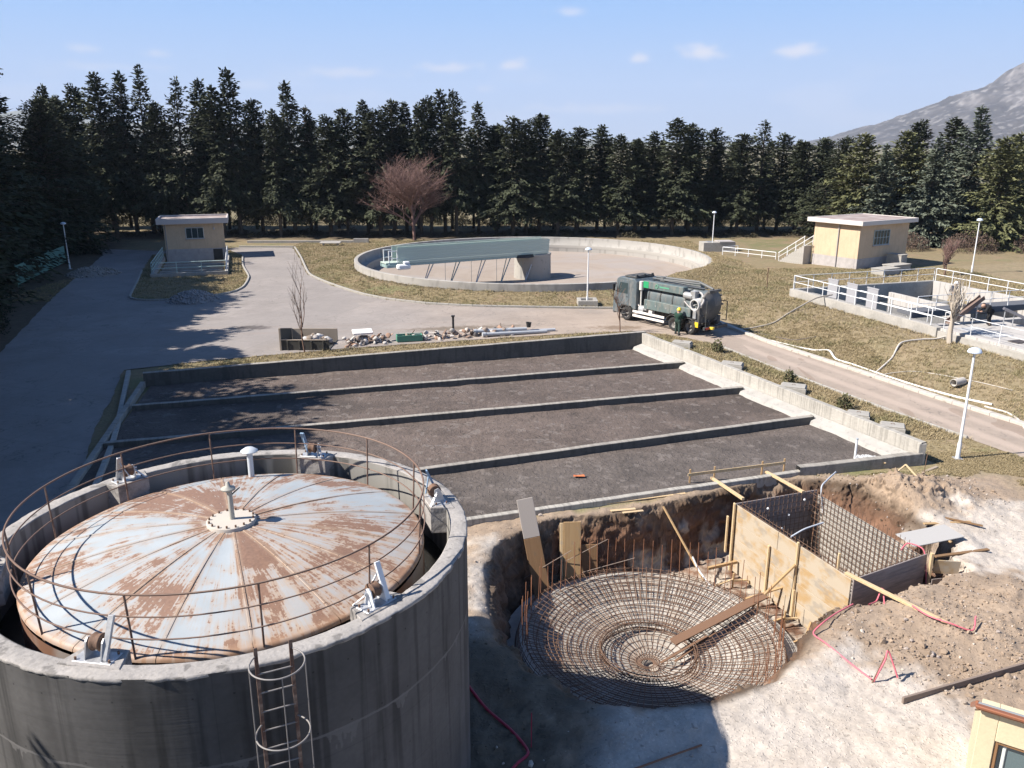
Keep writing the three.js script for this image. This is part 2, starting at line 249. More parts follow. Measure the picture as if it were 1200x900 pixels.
// ───────── far and middle ground ─────────
const TREE_ROW = [[-66, -118], [-40, -118], [0, -120], [45, -122]];
const LEFT_ROW = [[-58, -112], [-50, -95], [-32, -49], [-26, -32], [-19, -14]];
const grassTex = texture(2048, 2048, (u, v, o) => {
  const x = lerp(-110, 110, u), z = lerp(-160, -2, 1 - v);
  const f = fbm(x * 3.1, z * 3.1, 3, 201), m = fbm(x * 0.35, z * 0.35, 4, 203), b = fbm(x * 0.09, z * 0.09, 3, 205), st = fbm(x * 0.9, z * 0.9, 3, 207);
  let c = mix3([0.15, 0.116, 0.06], [0.265, 0.21, 0.122], f * 0.65 + m * 0.35);
  c = mix3(c, [0.105, 0.125, 0.045], step(0.55, 0.75, m * 0.6 + b * 0.45) * 0.6);
  c = mix3(c, [0.25, 0.17, 0.11], step(0.60, 0.78, st) * 0.6);
  const a = x - KERB0[0], q = z - KERB0[1], t = a * KV[0] + q * KV[1], s = a * KU[0] + q * KU[1];
  if (t > 0 && s > -12) c = mix3(c, mix3([0.20, 0.155, 0.095], [0.30, 0.24, 0.155], f), 0.6);
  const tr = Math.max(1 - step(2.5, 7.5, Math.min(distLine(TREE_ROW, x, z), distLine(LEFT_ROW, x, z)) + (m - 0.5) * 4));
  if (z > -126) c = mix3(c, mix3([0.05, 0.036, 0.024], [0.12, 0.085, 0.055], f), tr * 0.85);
  if (z < -127) c = mix3(c, [0.17, 0.145, 0.08], 0.7);
  set(o, c);
}, 220, 158);
grassTex.wrapS = grassTex.wrapT = THREE.ClampToEdgeWrapping;
const farTex = texture(512, 512, (u, v, o) => set(o, mix3([0.12, 0.105, 0.055], [0.20, 0.17, 0.09], fbm(u * 8, v * 8, 4, 211, 8, 8))), 120);
{
  const x0 = -110, x1 = 110, z0 = -160, z1 = -2, st = 0.5, nx = (x1 - x0) / st, nz = (z1 - z0) / st, P = new Float32Array((nx + 1) * (nz + 1) * 3), U = new Float32Array((nx + 1) * (nz + 1) * 2), I = [];
  const sunk = (x, z) => Math.hypot(x - CLAR[0], z - CLAR[1]) < CLAR[2] - 0.25 || inPump(x, z) || (() => { const a = (x - SET0[0]) * SU[0] + (z - SET0[1]) * SU[1], b = (x - SET0[0]) * SV[0] + (z - SET0[1]) * SV[1]; return a > 0.35 && a < 14.3 && b > 0.35 && b < 13.8; })();
  for (let j = 0; j <= nz; j++) for (let i = 0; i <= nx; i++) {
    const x = x0 + i * st, z = z0 + j * st, k = j * (nx + 1) + i, edge = i === 0 || j === 0 || i === nx || j === nz;
    P[k * 3] = x; P[k * 3 + 1] = sunk(x, z) ? -3 : (x > NEAR[0] && x < NEAR[1] && z > NEAR[2] && z < NEAR[3]) ? 0 : edge ? bank(x, z) - 0.02 : groundH(x, z); P[k * 3 + 2] = z; U[k * 2] = (x - x0); U[k * 2 + 1] = (z1 - z);
  }
  for (let j = 0; j < nz; j++) for (let i = 0; i < nx; i++) {
    const x = x0 + (i + 0.5) * st, z = z0 + (j + 0.5) * st; if (x > NEAR[0] && x < NEAR[1] && z > NEAR[2] && z < NEAR[3]) continue;
    const a = j * (nx + 1) + i, b = a + 1, c = a + nx + 1, d = c + 1; I.push(a, c, b, b, c, d);
  }
  const g = new THREE.BufferGeometry(); g.setAttribute('position', new THREE.BufferAttribute(P, 3)); g.setAttribute('uv', new THREE.BufferAttribute(U, 2)); g.setIndex(I); g.computeVertexNormals();
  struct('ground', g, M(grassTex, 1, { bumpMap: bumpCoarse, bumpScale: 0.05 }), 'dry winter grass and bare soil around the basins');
  // beyond: open fields to the horizon, as a frame round the middle ground
  const o = new THREE.Shape([[-9000, -9000], [9000, -9000], [9000, 9000], [-9000, 9000]].map(p => new THREE.Vector2(...p))); o.holes.push(new THREE.Path([[-110, 2], [-110, 160], [110, 160], [110, 2]].map(p => new THREE.Vector2(...p))));
  const f = new THREE.ShapeGeometry(o); f.rotateX(-Math.PI / 2); f.translate(0, -0.05, 0);
  struct('field', f, M(farTex, 1), 'pale open fields beyond the trees');
}
// ───────── the dug-over ground near the tank, with the pit ─────────
const soilTex = texture(1024, 1024, (u, v, o) => {
  const a = fbm(u * 10, v * 10, 5, 221, 10, 10), b = fbm(u * 60, v * 60, 3, 223, 60, 60), p = n2(u * 110, v * 110, 225, 110, 110), q = n2(u * 44, v * 44, 227, 44, 44);
  let g = lerp(0.48, 0.92, a * 0.5 + b * 0.5); if (p > 0.86) g *= 1.0 + (p - 0.86) * 3.2; if (q < 0.1) g *= 0.72; set(o, [g, g * 0.985, g * 0.965]);
}, 4.1);
const soilBump = gray(1024, 1024, (u, v) => { const a = fbm(u * 20, v * 20, 5, 231, 20, 20), p = n2(u * 90, v * 90, 233, 90, 90); return a * 0.6 + step(0.7, 0.95, p) * 0.4; }, 3.3);
const WHITE_SW = [[2.2, -16.0], [4.7, -16.7], [7.2, -18.2], [8.4, -18.6], [9.4, -17.6], [10.6, -16.6], [10.4, -14.5], [9, -8], [1.6, -8], [1.5, -13.2]];
const WHITE_E = [[12.9, -24.4], [14.2, -26.3], [18, -27.4], [21, -27], [22, -20], [19, -20.3], [16.5, -21.8], [14.6, -22.3], [13.2, -22.9]];
const PATH_W = [[-1.4, -24.2], [-0.55, -24.4], [-0.5, -22], [-0.6, -18.5], [-1.5, -18]];
function soilColor(x, y, z, steep) {
  const f = fbm(x * 1.7, z * 1.7, 4, 241), m = fbm(x * 0.5, z * 0.5, 3, 243), k = fbm3(x * 2.2, y * 2.2, z * 2.2, 3, 245);
  let c = mix3([0.22, 0.158, 0.11], [0.35, 0.275, 0.21], f * 0.6 + m * 0.4);
  const dw = Math.min(distPoly(WHITE_SW, x, z), distPoly(WHITE_E, x, z), distPoly(PATH_W, x, z)) + (f - 0.5) * 2.4;
  const white = mix3([0.39, 0.345, 0.30], [0.53, 0.485, 0.44], fbm(x * 1.6, z * 1.6, 3, 247));
  c = mix3(c, white, step(0.6, -0.5, dw) * 0 + (1 - step(-0.6, 0.5, dw)) * 0.92);
  const dp = distPoly(PIT, x, z);
  if (dp < 0.25) { const depth = clamp(-y / 0.7), red = mix3([0.075, 0.036, 0.022], [0.225, 0.125, 0.078], k); let p = mix3(red, [0.42, 0.36, 0.30], step(0.56, 0.68, fbm3(x * 1.1, y * 1.1, z * 1.1, 3, 249)) * (x > 3 ? 0.75 : 0.35)); p = mix3([0.075, 0.05, 0.032], p, depth); if (x < 1.4) p = mix3(p, [0.10, 0.075, 0.055], 0.7); c = mix3(c, p, step(0.25, -0.1, dp) * 0 + (1 - step(-0.2, 0.2, dp)) * (x > 9 && z > -22.6 ? 0.35 : 1)); if (y < -1.9 && x > 1) c = mix3(c, [0.5, 0.45, 0.38], step(0.35, 0.6, f) * 0.75); }
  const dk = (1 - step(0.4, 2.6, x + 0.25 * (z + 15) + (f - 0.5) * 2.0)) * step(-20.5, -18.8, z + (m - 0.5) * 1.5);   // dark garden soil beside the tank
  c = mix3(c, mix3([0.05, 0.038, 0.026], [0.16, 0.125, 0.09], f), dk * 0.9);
  const g = 1 - dirtness(x, z);
  if (g > 0) { const q = fbm(x * 6, z * 6, 3, 251), gr = mix3(mix3([0.17, 0.135, 0.07], [0.31, 0.25, 0.145], q), [0.12, 0.135, 0.045], step(0.42, 0.62, m + (x < 3 ? 0.12 : -0.03)) * 0.7); c = mix3(c, mix3(gr, [0.29, 0.215, 0.15], step(0.52, 0.7, f) * 0.6), g); }
  return c;
}
{
  const [x0, x1, z0, z1] = NEAR, st = 0.08, nx = Math.round((x1 - x0) / st), nz = Math.round((z1 - z0) / st), n = (nx + 1) * (nz + 1), P = new Float32Array(n * 3), C = new Float32Array(n * 3), I = [], S = [];
  for (let j = 0; j <= nz; j++) for (let i = 0; i <= nx; i++) { const x = x0 + (x1 - x0) * i / nx, z = z0 + (z1 - z0) * j / nz, k = (j * (nx + 1) + i) * 3, edge = i === 0 || j === 0 || i === nx || j === nz; P[k] = x; P[k + 1] = edge ? 0 : groundH(x, z); P[k + 2] = z; }
  for (let j = 0; j <= nz; j++) for (let i = 0; i <= nx; i++) { const k = (j * (nx + 1) + i) * 3, c = soilColor(P[k], P[k + 1], P[k + 2]); C[k] = Math.min(1, c[0] / 0.72); C[k + 1] = Math.min(1, c[1] / 0.71); C[k + 2] = Math.min(1, c[2] / 0.70); }
  for (let j = 0; j < nz; j++) for (let i = 0; i < nx; i++) {
    const a = j * (nx + 1) + i, b = a + 1, c = a + nx + 1, d = c + 1, ys = [a, b, c, d].map(q => P[q * 3 + 1]), steep = Math.max(...ys) - Math.min(...ys) > st * 1.3;
    (steep ? S : I).push(a, c, b, b, c, d);
  }
  const base = new THREE.BufferGeometry(); base.setAttribute('position', new THREE.BufferAttribute(P, 3)); base.setAttribute('color', new THREE.BufferAttribute(C, 3)); base.setIndex(I.concat(S)); base.computeVertexNormals();
  const U = new Float32Array(n * 2); for (let k = 0; k < n; k++) { U[k * 2] = P[k * 3]; U[k * 2 + 1] = P[k * 3 + 2]; }
  const flat = base.clone(); flat.setIndex(I); flat.setAttribute('uv', new THREE.BufferAttribute(U, 2));
  // the cut sides get finer, crumbling relief
  const shared = new Uint8Array(n); for (const k of I) shared[k] = 1; const N = base.attributes.normal, WP = [], WC = [], WI = [], key = new Map(), D = 4;
  const vert = (x, y, z, nx_, ny_, nz_, w) => {
    const id = Math.round(x * 2000) + ':' + Math.round(y * 2000) + ':' + Math.round(z * 2000); let q = key.get(id); if (q !== undefined) return q; q = WP.length / 3; key.set(id, q);
    const e = w * ((fbm3(x * 1.6, y * 1.6, z * 1.6, 2, 271) - 0.5) * 0.42 + (fbm3(x * 4, y * 7, z * 4, 2, 273) - 0.5) * 0.24 + (n3(x * 1.2, y * 9, z * 1.2, 279) - 0.5) * 0.10 + (n3(x * 15, y * 17, z * 15, 275) - 0.5) * 0.07);
    const X = x + nx_ * e, Y = y + ny_ * e, Z = z + nz_ * e, c = soilColor(X, Y, Z), t = 0.75 + 0.5 * fbm3(x * 9, y * 12, z * 9, 2, 277); WP.push(X, Y, Z); WC.push(...c.map((v, i) => Math.min(1, v * lerp(1, t, w) / 0.71))); return q;
  };
  for (let k = 0; k < S.length; k += 3) {
    const id = [S[k], S[k + 1], S[k + 2]], g = []; for (let i = 0; i <= D; i++) for (let j = 0; j <= D - i; j++) { const b = [i / D, j / D, (D - i - j) / D], v = [0, 0, 0, 0, 0, 0, 0]; for (let m = 0; m < 3; m++) for (let c = 0; c < 3; c++) { v[c] += P[id[m] * 3 + c] * b[m]; v[3 + c] += N.array[id[m] * 3 + c] * b[m]; } for (let m = 0; m < 3; m++) v[6] += (shared[id[m]] ? 0 : 1) * b[m]; g[i * 8 + j] = vert(...v); }
    for (let i = 0; i < D; i++) for (let j = 0; j < D - i; j++) { WI.push(g[i * 8 + j], g[(i + 1) * 8 + j], g[i * 8 + j + 1]); if (j < D - i - 1) WI.push(g[(i + 1) * 8 + j], g[(i + 1) * 8 + j + 1], g[i * 8 + j + 1]); }
  }
  let wall = new THREE.BufferGeometry(); wall.setAttribute('position', new THREE.Float32BufferAttribute(WP, 3)); wall.setAttribute('color', new THREE.Float32BufferAttribute(WC, 3)); wall.setIndex(WI); wall.computeVertexNormals(); 
  { const q = []; for (let k = 0; k < WP.length; k += 3) q.push((WP[k] + WP[k + 2]) * 0.8, WP[k + 1] + WP[k + 2] * 0.35); wall.setAttribute('uv', new THREE.Float32BufferAttribute(q, 2)); }
  const soil = M(soilTex, 1, { vertexColors: true, bumpMap: soilBump, bumpScale: 0.022 });
  struct('ground', flat, soil, 'trampled brown and white soil round the excavation');
  struct('ground', wall, soil, 'cut earth sides of the excavation');
}
// ───────── yard and road ─────────
const YARD = [[23.6, -35.9], [21.8, -39.9], [20.1, -44.3], [18.1, -48.9], [16.75, -52.4], [15.2, -57.9], [14.3, -61.2], [12.3, -63.1], [9, -63.7], [5.4, -63.9], [-2.7, -64.7], [-6.9, -65.8], [-10.5, -67.8], [-13.4, -70.6], [-17, -75.6], [-20.5, -81.8], [-24.5, -94.6], [-27.6, -104], [-34.8, -104.2], [-37, -100], [-43, -100.5], [-52, -103], [-48, -96.5], [-39.6, -70.5], [-31.4, -48], [-24.4, -30], [-18.4, -15], [-15, -4], [-8, -4], [-11.2, -18], [-14.6, -24.5], [-18.3, -33.2], [-22.4, -45.6], [-18.6, -47.6], [-15, -49.1], [-11, -50.7], [2.4, -54.7], [8.2, -55.9], [10.4, -55.0], [12.0, -53.4], [13.2, -51.8], [15.3, -46.1], [17.1, -41.5], [18.7, -37.6], [20.7, -33], [26.4, -19], [29.4, -19]];
const ROAD_GREY = [0.262, 0.236, 0.222], ROAD_PINK = [0.325, 0.266, 0.22];
const yardTex = texture(2048, 2048, (u, v, o) => {
  const x = lerp(-56, 30, u), z = lerp(-108, -2, 1 - v);
  const pink = step(-16, 6, x + (z + 56) * 0.2 + (fbm(x * 0.12, z * 0.12, 3, 261) - 0.5) * 14), a = fbm(x * 0.5, z * 0.5, 4, 263), f = fbm(x * 4, z * 4, 3, 265), s = step(0.62, 0.8, fbm(x * 0.22 + 3, z * 0.35, 4, 267));
  let c = mix3(ROAD_GREY, ROAD_PINK, pink); const g = lerp(0.8, 1.15, a) * lerp(0.9, 1.08, f); c = [c[0] * g, c[1] * g, c[2] * g];
  c = mix3(c, [0.20, 0.18, 0.165], s * 0.45);
  const ck = Math.abs(fbm(x * 0.33, z * 0.33, 5, 281) - 0.5), pt = step(0.64, 0.66, fbm(x * 0.13, z * 0.2 + 4, 2, 283)); if (ck < 0.0035) c = mix3(c, [0.10, 0.09, 0.085], 0.55); c = mix3(c, [0.23, 0.21, 0.20], pt * 0.4); if (n2(x * 9, z * 9, 285) > 0.965) c = mix3(c, [0.13, 0.11, 0.09], 0.5); const jx = Math.abs(((x * 0.95 + z * 0.3) / 5.2 + 100.5) % 1 - 0.5), jz = Math.abs(((z * 0.95 - x * 0.3) / 6.4 + 100.5) % 1 - 0.5); if ((jx < 0.006 || jz < 0.005) && pink < 0.9) c = mix3(c, [0.16, 0.15, 0.14], 0.4);
  const tr = x - (2 + (z + 58) * -3.1), d1 = Math.abs(z + 58.4 + 0.10 * x + Math.sin(x * 0.1) * 0.5); if (x < 12 && (Math.abs(d1 - 1) < 0.35)) c = mix3(c, [0.25, 0.20, 0.17], 0.35 * f);
  const w1 = Math.hypot((x + 3.5) / 5, (z + 57.6 + 0.2 * x) / 0.8), w2 = Math.hypot((x - 7.5) / 2.2, (z + 57) / 0.8), w3 = Math.hypot((x + 18.5) / 1.6, (z + 57) / 0.8); if (w1 < 1.2) c = mix3(c, [0.13, 0.10, 0.07], (1 - step(0.3, 1.1, w1 + f - 0.5)) * 0.75); if (w2 < 1.2) c = mix3(c, [0.17, 0.12, 0.08], (1 - step(0.3, 1.1, w2 + f - 0.5)) * 0.8); if (w3 < 1.3) c = mix3(c, [0.06, 0.05, 0.05], (1 - step(0.4, 1.1, w3 + f - 0.5)) * 0.8);
  if (x > 15) { const t = (x - KERB0[0]) * KV[0] + (z - KERB0[1]) * KV[1]; const q = Math.abs(Math.abs(t + 1.8) - 0.75); c = mix3(c, [0.45, 0.36, 0.30], (1 - step(0.1, 0.5, q)) * 0.5); if (n2(x * 1.2, z * 0.5, 269) > 0.85) c = mix3(c, [0.22, 0.16, 0.12], 0.5); }
  set(o, c);
}, 86, 106);
yardTex.wrapS = yardTex.wrapT = THREE.ClampToEdgeWrapping;
function sheet(poly, y, x0 = 0, z1 = 0, holes = [], jag = 0, seed = 1) {
  const fine = (P) => { if (!jag) return P; const q = []; for (let i = 0; i < P.length; i++) { const a = P[i], b = P[(i + 1) % P.length], n = Math.max(1, Math.ceil(Math.hypot(b[0] - a[0], b[1] - a[1]) / 0.5)); for (let k = 0; k < n; k++) { const x = lerp(a[0], b[0], k / n), z = lerp(a[1], b[1], k / n); q.push([x + (fbm(x * 1.1, z * 1.1, 3, seed) - 0.5) * jag, z + (fbm(x * 1.1, z * 1.1, 3, seed + 5) - 0.5) * jag]); } } return q; };
  const s = new THREE.Shape(fine(poly).map(p => new THREE.Vector2(p[0], -p[1]))); for (const h of holes) s.holes.push(new THREE.Path(fine(h).map(p => new THREE.Vector2(p[0], -p[1]))));
  const g = new THREE.ShapeGeometry(s); g.rotateX(-Math.PI / 2); g.translate(0, y, 0); const p = g.attributes.position, uv = g.attributes.uv; for (let i = 0; i < p.count; i++) uv.setXY(i, p.getX(i) - x0, z1 - p.getZ(i)); return g;
}
const ISLAND = [[-42.4, -97], [-38, -84], [-35.6, -77.5], [-32.6, -69.2], [-31.4, -67.7], [-29.4, -67.4], [-26.3, -69.0], [-24.6, -71.2], [-24.5, -74.2], [-25.8, -80], [-28.9, -88], [-31.6, -96.5], [-34.6, -101], [-38, -101]];
struct('road', sheet(YARD, 0.012, -56, -2, [ISLAND], 0.25, 3), M(yardTex, 0.92, { bumpMap: bumpFine, bumpScale: 0.012 }), 'pale concrete yard and pinkish access road');
// kerbs, one stone after another
const kerbMat = mats.concrete, kerbWhite = M(concreteTex, 0.95); kerbWhite.color.setRGB(1.35, 1.32, 1.3);
function kerb(name, label, pts, w = 0.16, h = 0.13, len = 1.0, base = 0, mt = kerbMat) {
  const t = thing(name, label, 'kerb', [pts[0][0], 0, pts[0][1]]); t.userData.kind = 'structure';
  const c = new THREE.CatmullRomCurve3(pts.map(p => V(p[0], 0, p[1])), false, 'catmullrom', 0.3), L = c.getLength(), n = Math.min(140, Math.round(L / len)), r = RNG(n + 7);
  for (let i = 0; i < n; i++) { const a = c.getPointAt(i / n), b = c.getPointAt(Math.min(1, (i + 0.985) / n)), g = beam([a.x, base + h / 2, a.z], [b.x, base + h / 2, b.z], w, h + 0.06 + r() * 0.015, 0.012); g.translate(-pts[0][0], 0, -pts[0][1]); mesh('kerb_stone', g, mt, t); }
  return t;
}
kerb('kerb', 'long pale kerb along the grass bank on the right of the access road', [[24.6, -33.6], [23.7, -35.9], [21.9, -39.9], [20.2, -44.3], [18.25, -48.9], [16.85, -52.4], [15.3, -57.9], [14.4, -61.2]], 0.36, 0.12, 1.0, 0, kerbWhite);
kerb('kerb', 'curving kerb between the yard and the round basin lawn', [[14.2, -61.6], [12.3, -63.3], [9, -63.9], [5.4, -64.1], [-2.7, -64.85], [-6.9, -66.0], [-10.4, -68.0], [-13.2, -70.7], [-16.8, -75.7], [-20.3, -81.9], [-24.3, -94.6], [-27.4, -104]], 0.18, 0.12, 1.0);
kerb('kerb', 'kerb round the grass island of the small pump house', ISLAND.slice(1, 12), 0.16, 0.11, 1.0);
kerb('kerb', 'kerb on the shaded left side of the drying beds', [[-21.8, -44.9], [-17.6, -34.2], [-15.2, -27]], 0.22, 0.16, 1.0);
kerb('kerb', 'thin kerb between the access road and the drying bed verge', [[13.4, -51.5], [15.25, -46.1], [17.05, -41.5], [18.65, -37.6], [20.2, -34.2]], 0.10, 0.06, 1.0);
kerb('kerb', 'low white kerb at the far end of the left driveway', [[-27.6, -104.4], [-34.6, -104.6]], 0.25, 0.14, 1.0);
// ───────── mountain and far hills ─────────
{
  const prof = [[1220, -30], [1330, 40], [1560, 118], [1780, 208], [1950, 270], [2120, 370], [2350, 480], [2700, 610], [3100, 700], [3700, 560], [4600, 300], [5400, 0]];
  const ph = (x) => { for (let i = 1; i < prof.length; i++) if (x < prof[i][0]) { const [a, b] = prof[i - 1], [c, d] = prof[i]; return lerp(b, d, clamp((x - a) / (c - a))); } return -30; };
  const x0 = 1100, x1 = 5200, z0 = -4700, z1 = -1700, nx = 440, nz = 260, P = [], C = [], I = [];
  for (let j = 0; j <= nz; j++) for (let i = 0; i <= nx; i++) {
    const x = lerp(x0, x1, i / nx), z = lerp(z0, z1, j / nz), e = clamp(1 - Math.abs(z + 3500) / (z < -3500 ? 1200 : 1700)), gully = 1 - Math.abs(fbm(x / 210 + 3, z / 420, 4, 301) - 0.5) * 2, n = fbm(x / 90, z / 90, 4, 303) - 0.5;
    const hh = ph(x + (fbm(x / 300, z / 300, 3, 305) - 0.5) * 220 * (1 - e)), y = hh * Math.pow(e, 0.85) * (1 + (0.5 - gully) * 0.5 * (1 - e * 0.75)) + n * 34 * clamp(hh / 120) * (0.35 + (1 - e)) + (fbm(x / 26, z / 26, 3, 307) - 0.5) * 12 * clamp(hh / 100) - 20 * (1 - e);
    P.push(x, y, z);
    const rock = step(0.42, 0.62, fbm(x / 70, z / 55 + y / 50, 5, 309) + (y - 190) / 900), sc = fbm(x / 30, z / 30, 3, 311), sp = n2(x / 17, z / 17, 313);
    let c = mix3([0.036, 0.034, 0.033], [0.08, 0.07, 0.064], sc); c = mix3(c, mix3([0.10, 0.092, 0.09], [0.20, 0.183, 0.175], sc), rock * (sp > 0.35 ? 0.9 : 0.3)); if (sp > 0.80) c = mix3(c, [0.25, 0.235, 0.225], 0.6); C.push(...c);
  }
  for (let j = 0; j < nz; j++) for (let i = 0; i < nx; i++) { const a = j * (nx + 1) + i; I.push(a, a + nx + 1, a + 1, a + 1, a + nx + 1, a + nx + 2); }
  const g = new THREE.BufferGeometry(); g.setAttribute('position', new THREE.Float32BufferAttribute(P, 3)); g.setAttribute('color', new THREE.Float32BufferAttribute(C, 3)); g.setIndex(I); g.computeVertexNormals();
  struct('mountain', g, M([1, 1, 1], 1, { vertexColors: true }), 'grey rocky mountain on the right');
}
{
  const x0 = -6500, x1 = 2600, z0 = -8200, z1 = -5200, nx = 220, nz = 40, P = [], C = [], I = [];
  for (let j = 0; j <= nz; j++) for (let i = 0; i <= nx; i++) {
    const x = lerp(x0, x1, i / nx), z = lerp(z0, z1, j / nz), e = clamp(1 - Math.abs(z + 6500) / 1400), r = lerp(250, 45, clamp((x + 4200) / 5200)) * (0.65 + 0.7 * fbm(x / 900, 1, 4, 321)) * (1 - step(1200, 2400, x));
    P.push(x, r * e + (fbm(x / 160, z / 160, 3, 323) - 0.5) * 40 * e - 12, z); C.push(...mix3([0.10, 0.11, 0.06], [0.26, 0.24, 0.18], fbm(x / 220, z / 220, 4, 325)));
  }
  for (let j = 0; j < nz; j++) for (let i = 0; i < nx; i++) { const a = j * (nx + 1) + i; I.push(a, a + nx + 1, a + 1, a + 1, a + nx + 1, a + nx + 2); }
  const g = new THREE.BufferGeometry(); g.setAttribute('position', new THREE.Float32BufferAttribute(P, 3)); g.setAttribute('color', new THREE.Float32BufferAttribute(C, 3)); g.setIndex(I); g.computeVertexNormals();
  struct('hills', g, M([1, 1, 1], 1, { vertexColors: true }), 'low blue hills on the horizon');
}
// ───────── conifers ─────────
function taperTube(pts, r0, r1, seg = 6) {             // tapered limb through points
  const c = new THREE.CatmullRomCurve3(pts.map(p => V(...p))), n = Math.max(3, pts.length * 2), g = new THREE.TubeGeometry(c, n, 1, seg), q = g.attributes.position;
  for (let i = 0; i <= n; i++) { const o = c.getPointAt(i / n), r = lerp(r0, r1, i / n); for (let k = 0; k <= seg; k++) { const m = i * (seg + 1) + k; q.setXYZ(m, o.x + (q.getX(m) - o.x) * r, o.y + (q.getY(m) - o.y) * r, o.z + (q.getZ(m) - o.z) * r); } }
  g.computeVertexNormals(); return g;
}
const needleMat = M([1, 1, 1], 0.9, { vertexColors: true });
const trunkMat = mats.bark;
function conifer(seed, H, R, base, o = {}) {           // returns { crown, trunk } geometry
  const r = RNG(seed), P = [], C = [], dark = o.dark ?? [0.020, 0.028, 0.017], light = o.light ?? [0.062, 0.078, 0.042], sparse = o.sparse ?? 1, wide = o.wide ?? 0.85;
  const limbs = [], lean = [(r() - 0.5) * 0.04 * H, (r() - 0.5) * 0.04 * H];
  const ax = (y) => [lean[0] * (y / H) ** 2 + Math.sin(y * 0.5 + seed) * 0.05, lean[1] * (y / H) ** 2];
  const n = Math.round((o.branches ?? 150) * sparse);
  const leaf = (p, d, len, w, c) => {                  // a drooping spray: two narrow triangles folded along its rib
    const up = V(0, 1, 0), s = V().crossVectors(d, up); if (s.lengthSq() < 1e-4) s.set(1, 0, 0); s.normalize().applyAxisAngle(d, (r() - 0.5) * 1.5); const nn = V().crossVectors(s, d);
    const tip = p.clone().addScaledVector(d, len).add(V(0, -len * (0.1 + 0.25 * r()), 0)), m = p.clone().addScaledVector(d, len * 0.42).addScaledVector(nn, len * 0.06), a = m.clone().addScaledVector(s, w).addScaledVector(nn, -w * 0.4), b = m.clone().addScaledVector(s, -w).addScaledVector(nn, -w * 0.4);
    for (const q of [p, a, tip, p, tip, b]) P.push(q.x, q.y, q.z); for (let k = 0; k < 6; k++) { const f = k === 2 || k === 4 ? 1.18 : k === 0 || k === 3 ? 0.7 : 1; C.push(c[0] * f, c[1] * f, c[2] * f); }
  };
  const gap = []; for (let i = 0; i < 7; i++) gap.push([base + (H - base) * r() * 0.85, r() * 6.28, 0.5 + r() * 0.6]);
  for (let i = 0; i < n; i++) {
    const t = Math.pow((i + r() * 0.8) / n, 1.12), y = lerp(base, H - 0.25, t), az = i * 2.399 + r() * 0.9; let f = Math.pow(1 - t, wide) * (0.55 + 0.6 * r()) * step(-0.25, 0.16, t + 0.05);
    for (const [gy, ga, gs] of gap) { const da = Math.abs(((az - ga) % 6.283 + 9.42) % 6.283 - 3.1416); if (Math.abs(y - gy) < 1.1 && da < 0.8) f *= 1 - 0.6 * gs; }
    f *= 0.5 + 1.0 * n3(Math.cos(az) * 1.3 + 5, y * 0.5, Math.sin(az) * 1.3 + 5, seed * 3);
    const L = Math.max(0.35, R * f), rise = lerp(-0.22, 0.75, Math.pow(t, 1.4)) + (r() - 0.5) * 0.35 + (o.rise ?? 0);
    const [cx, cz] = ax(y), dir = V(Math.cos(az), rise, Math.sin(az)).normalize(), k = Math.max(5, Math.round(L * 13 * sparse));
    const tone = clamp(0.15 + 0.75 * r()), sag = 0.05 + 0.05 * r();
    if (L > 1.1 && i % 2 === 0) limbs.push(taperTube([[cx, y, cz], [cx + dir.x * L * 0.5, y + dir.y * L * 0.5 - sag * L * 0.25, cz + dir.z * L * 0.5], [cx + dir.x * L * 0.9, y + dir.y * L * 0.9 - sag * L * 0.8, cz + dir.z * L * 0.9]], 0.05, 0.012, 4));
    for (let q = 0; q < k; q++) {
      const u = Math.pow((q + r()) / k, 0.75), p = V(cx, y, cz).addScaledVector(dir, L * u); p.y -= sag * L * u * u; const sp = 0.16 + 0.12 * L * (1 - u * 0.5); p.add(V((r() - 0.5) * sp * 1.6, (r() - 0.5) * sp, (r() - 0.5) * sp * 1.6));
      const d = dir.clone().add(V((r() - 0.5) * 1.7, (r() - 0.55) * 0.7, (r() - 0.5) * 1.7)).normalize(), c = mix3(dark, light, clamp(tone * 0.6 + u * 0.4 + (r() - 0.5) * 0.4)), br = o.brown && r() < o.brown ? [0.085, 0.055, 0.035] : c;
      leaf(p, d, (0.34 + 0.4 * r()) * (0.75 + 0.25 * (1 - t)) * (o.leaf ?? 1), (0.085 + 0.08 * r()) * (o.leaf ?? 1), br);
    }
  }
  { const [cx, cz] = ax(H); for (let q = 0; q < 16; q++) leaf(V(cx, H - 0.9 * r(), cz), V((r() - 0.5) * 0.7, 1, (r() - 0.5) * 0.7).normalize(), 0.5, 0.06, light); }
  const g = new THREE.BufferGeometry(); g.setAttribute('position', new THREE.Float32BufferAttribute(P, 3)); g.setAttribute('color', new THREE.Float32BufferAttribute(C, 3)); g.computeVertexNormals();
  const tp = []; for (let i = 0; i <= 6; i++) { const y = H * 0.96 * i / 6 - 0.1; tp.push([...[ax(y)[0]], y, ax(y)[1]]); }
  const stub = []; for (let i = 0; i < 8; i++) { const y = 1.2 + (base - 0.5) * r(), a = r() * 6.28, [cx, cz] = ax(y); stub.push(bar([cx, y, cz], [cx + Math.cos(a) * (0.5 + r()), y + 0.1 + r() * 0.3, cz + Math.sin(a) * (0.5 + r())], 0.03, 4, 0.012)); }
  return { crown: g, trunk: join([taperTube(tp, 0.012 * H + 0.07, 0.03, 8), ...stub, ...limbs]) };
}
const TREES = [];
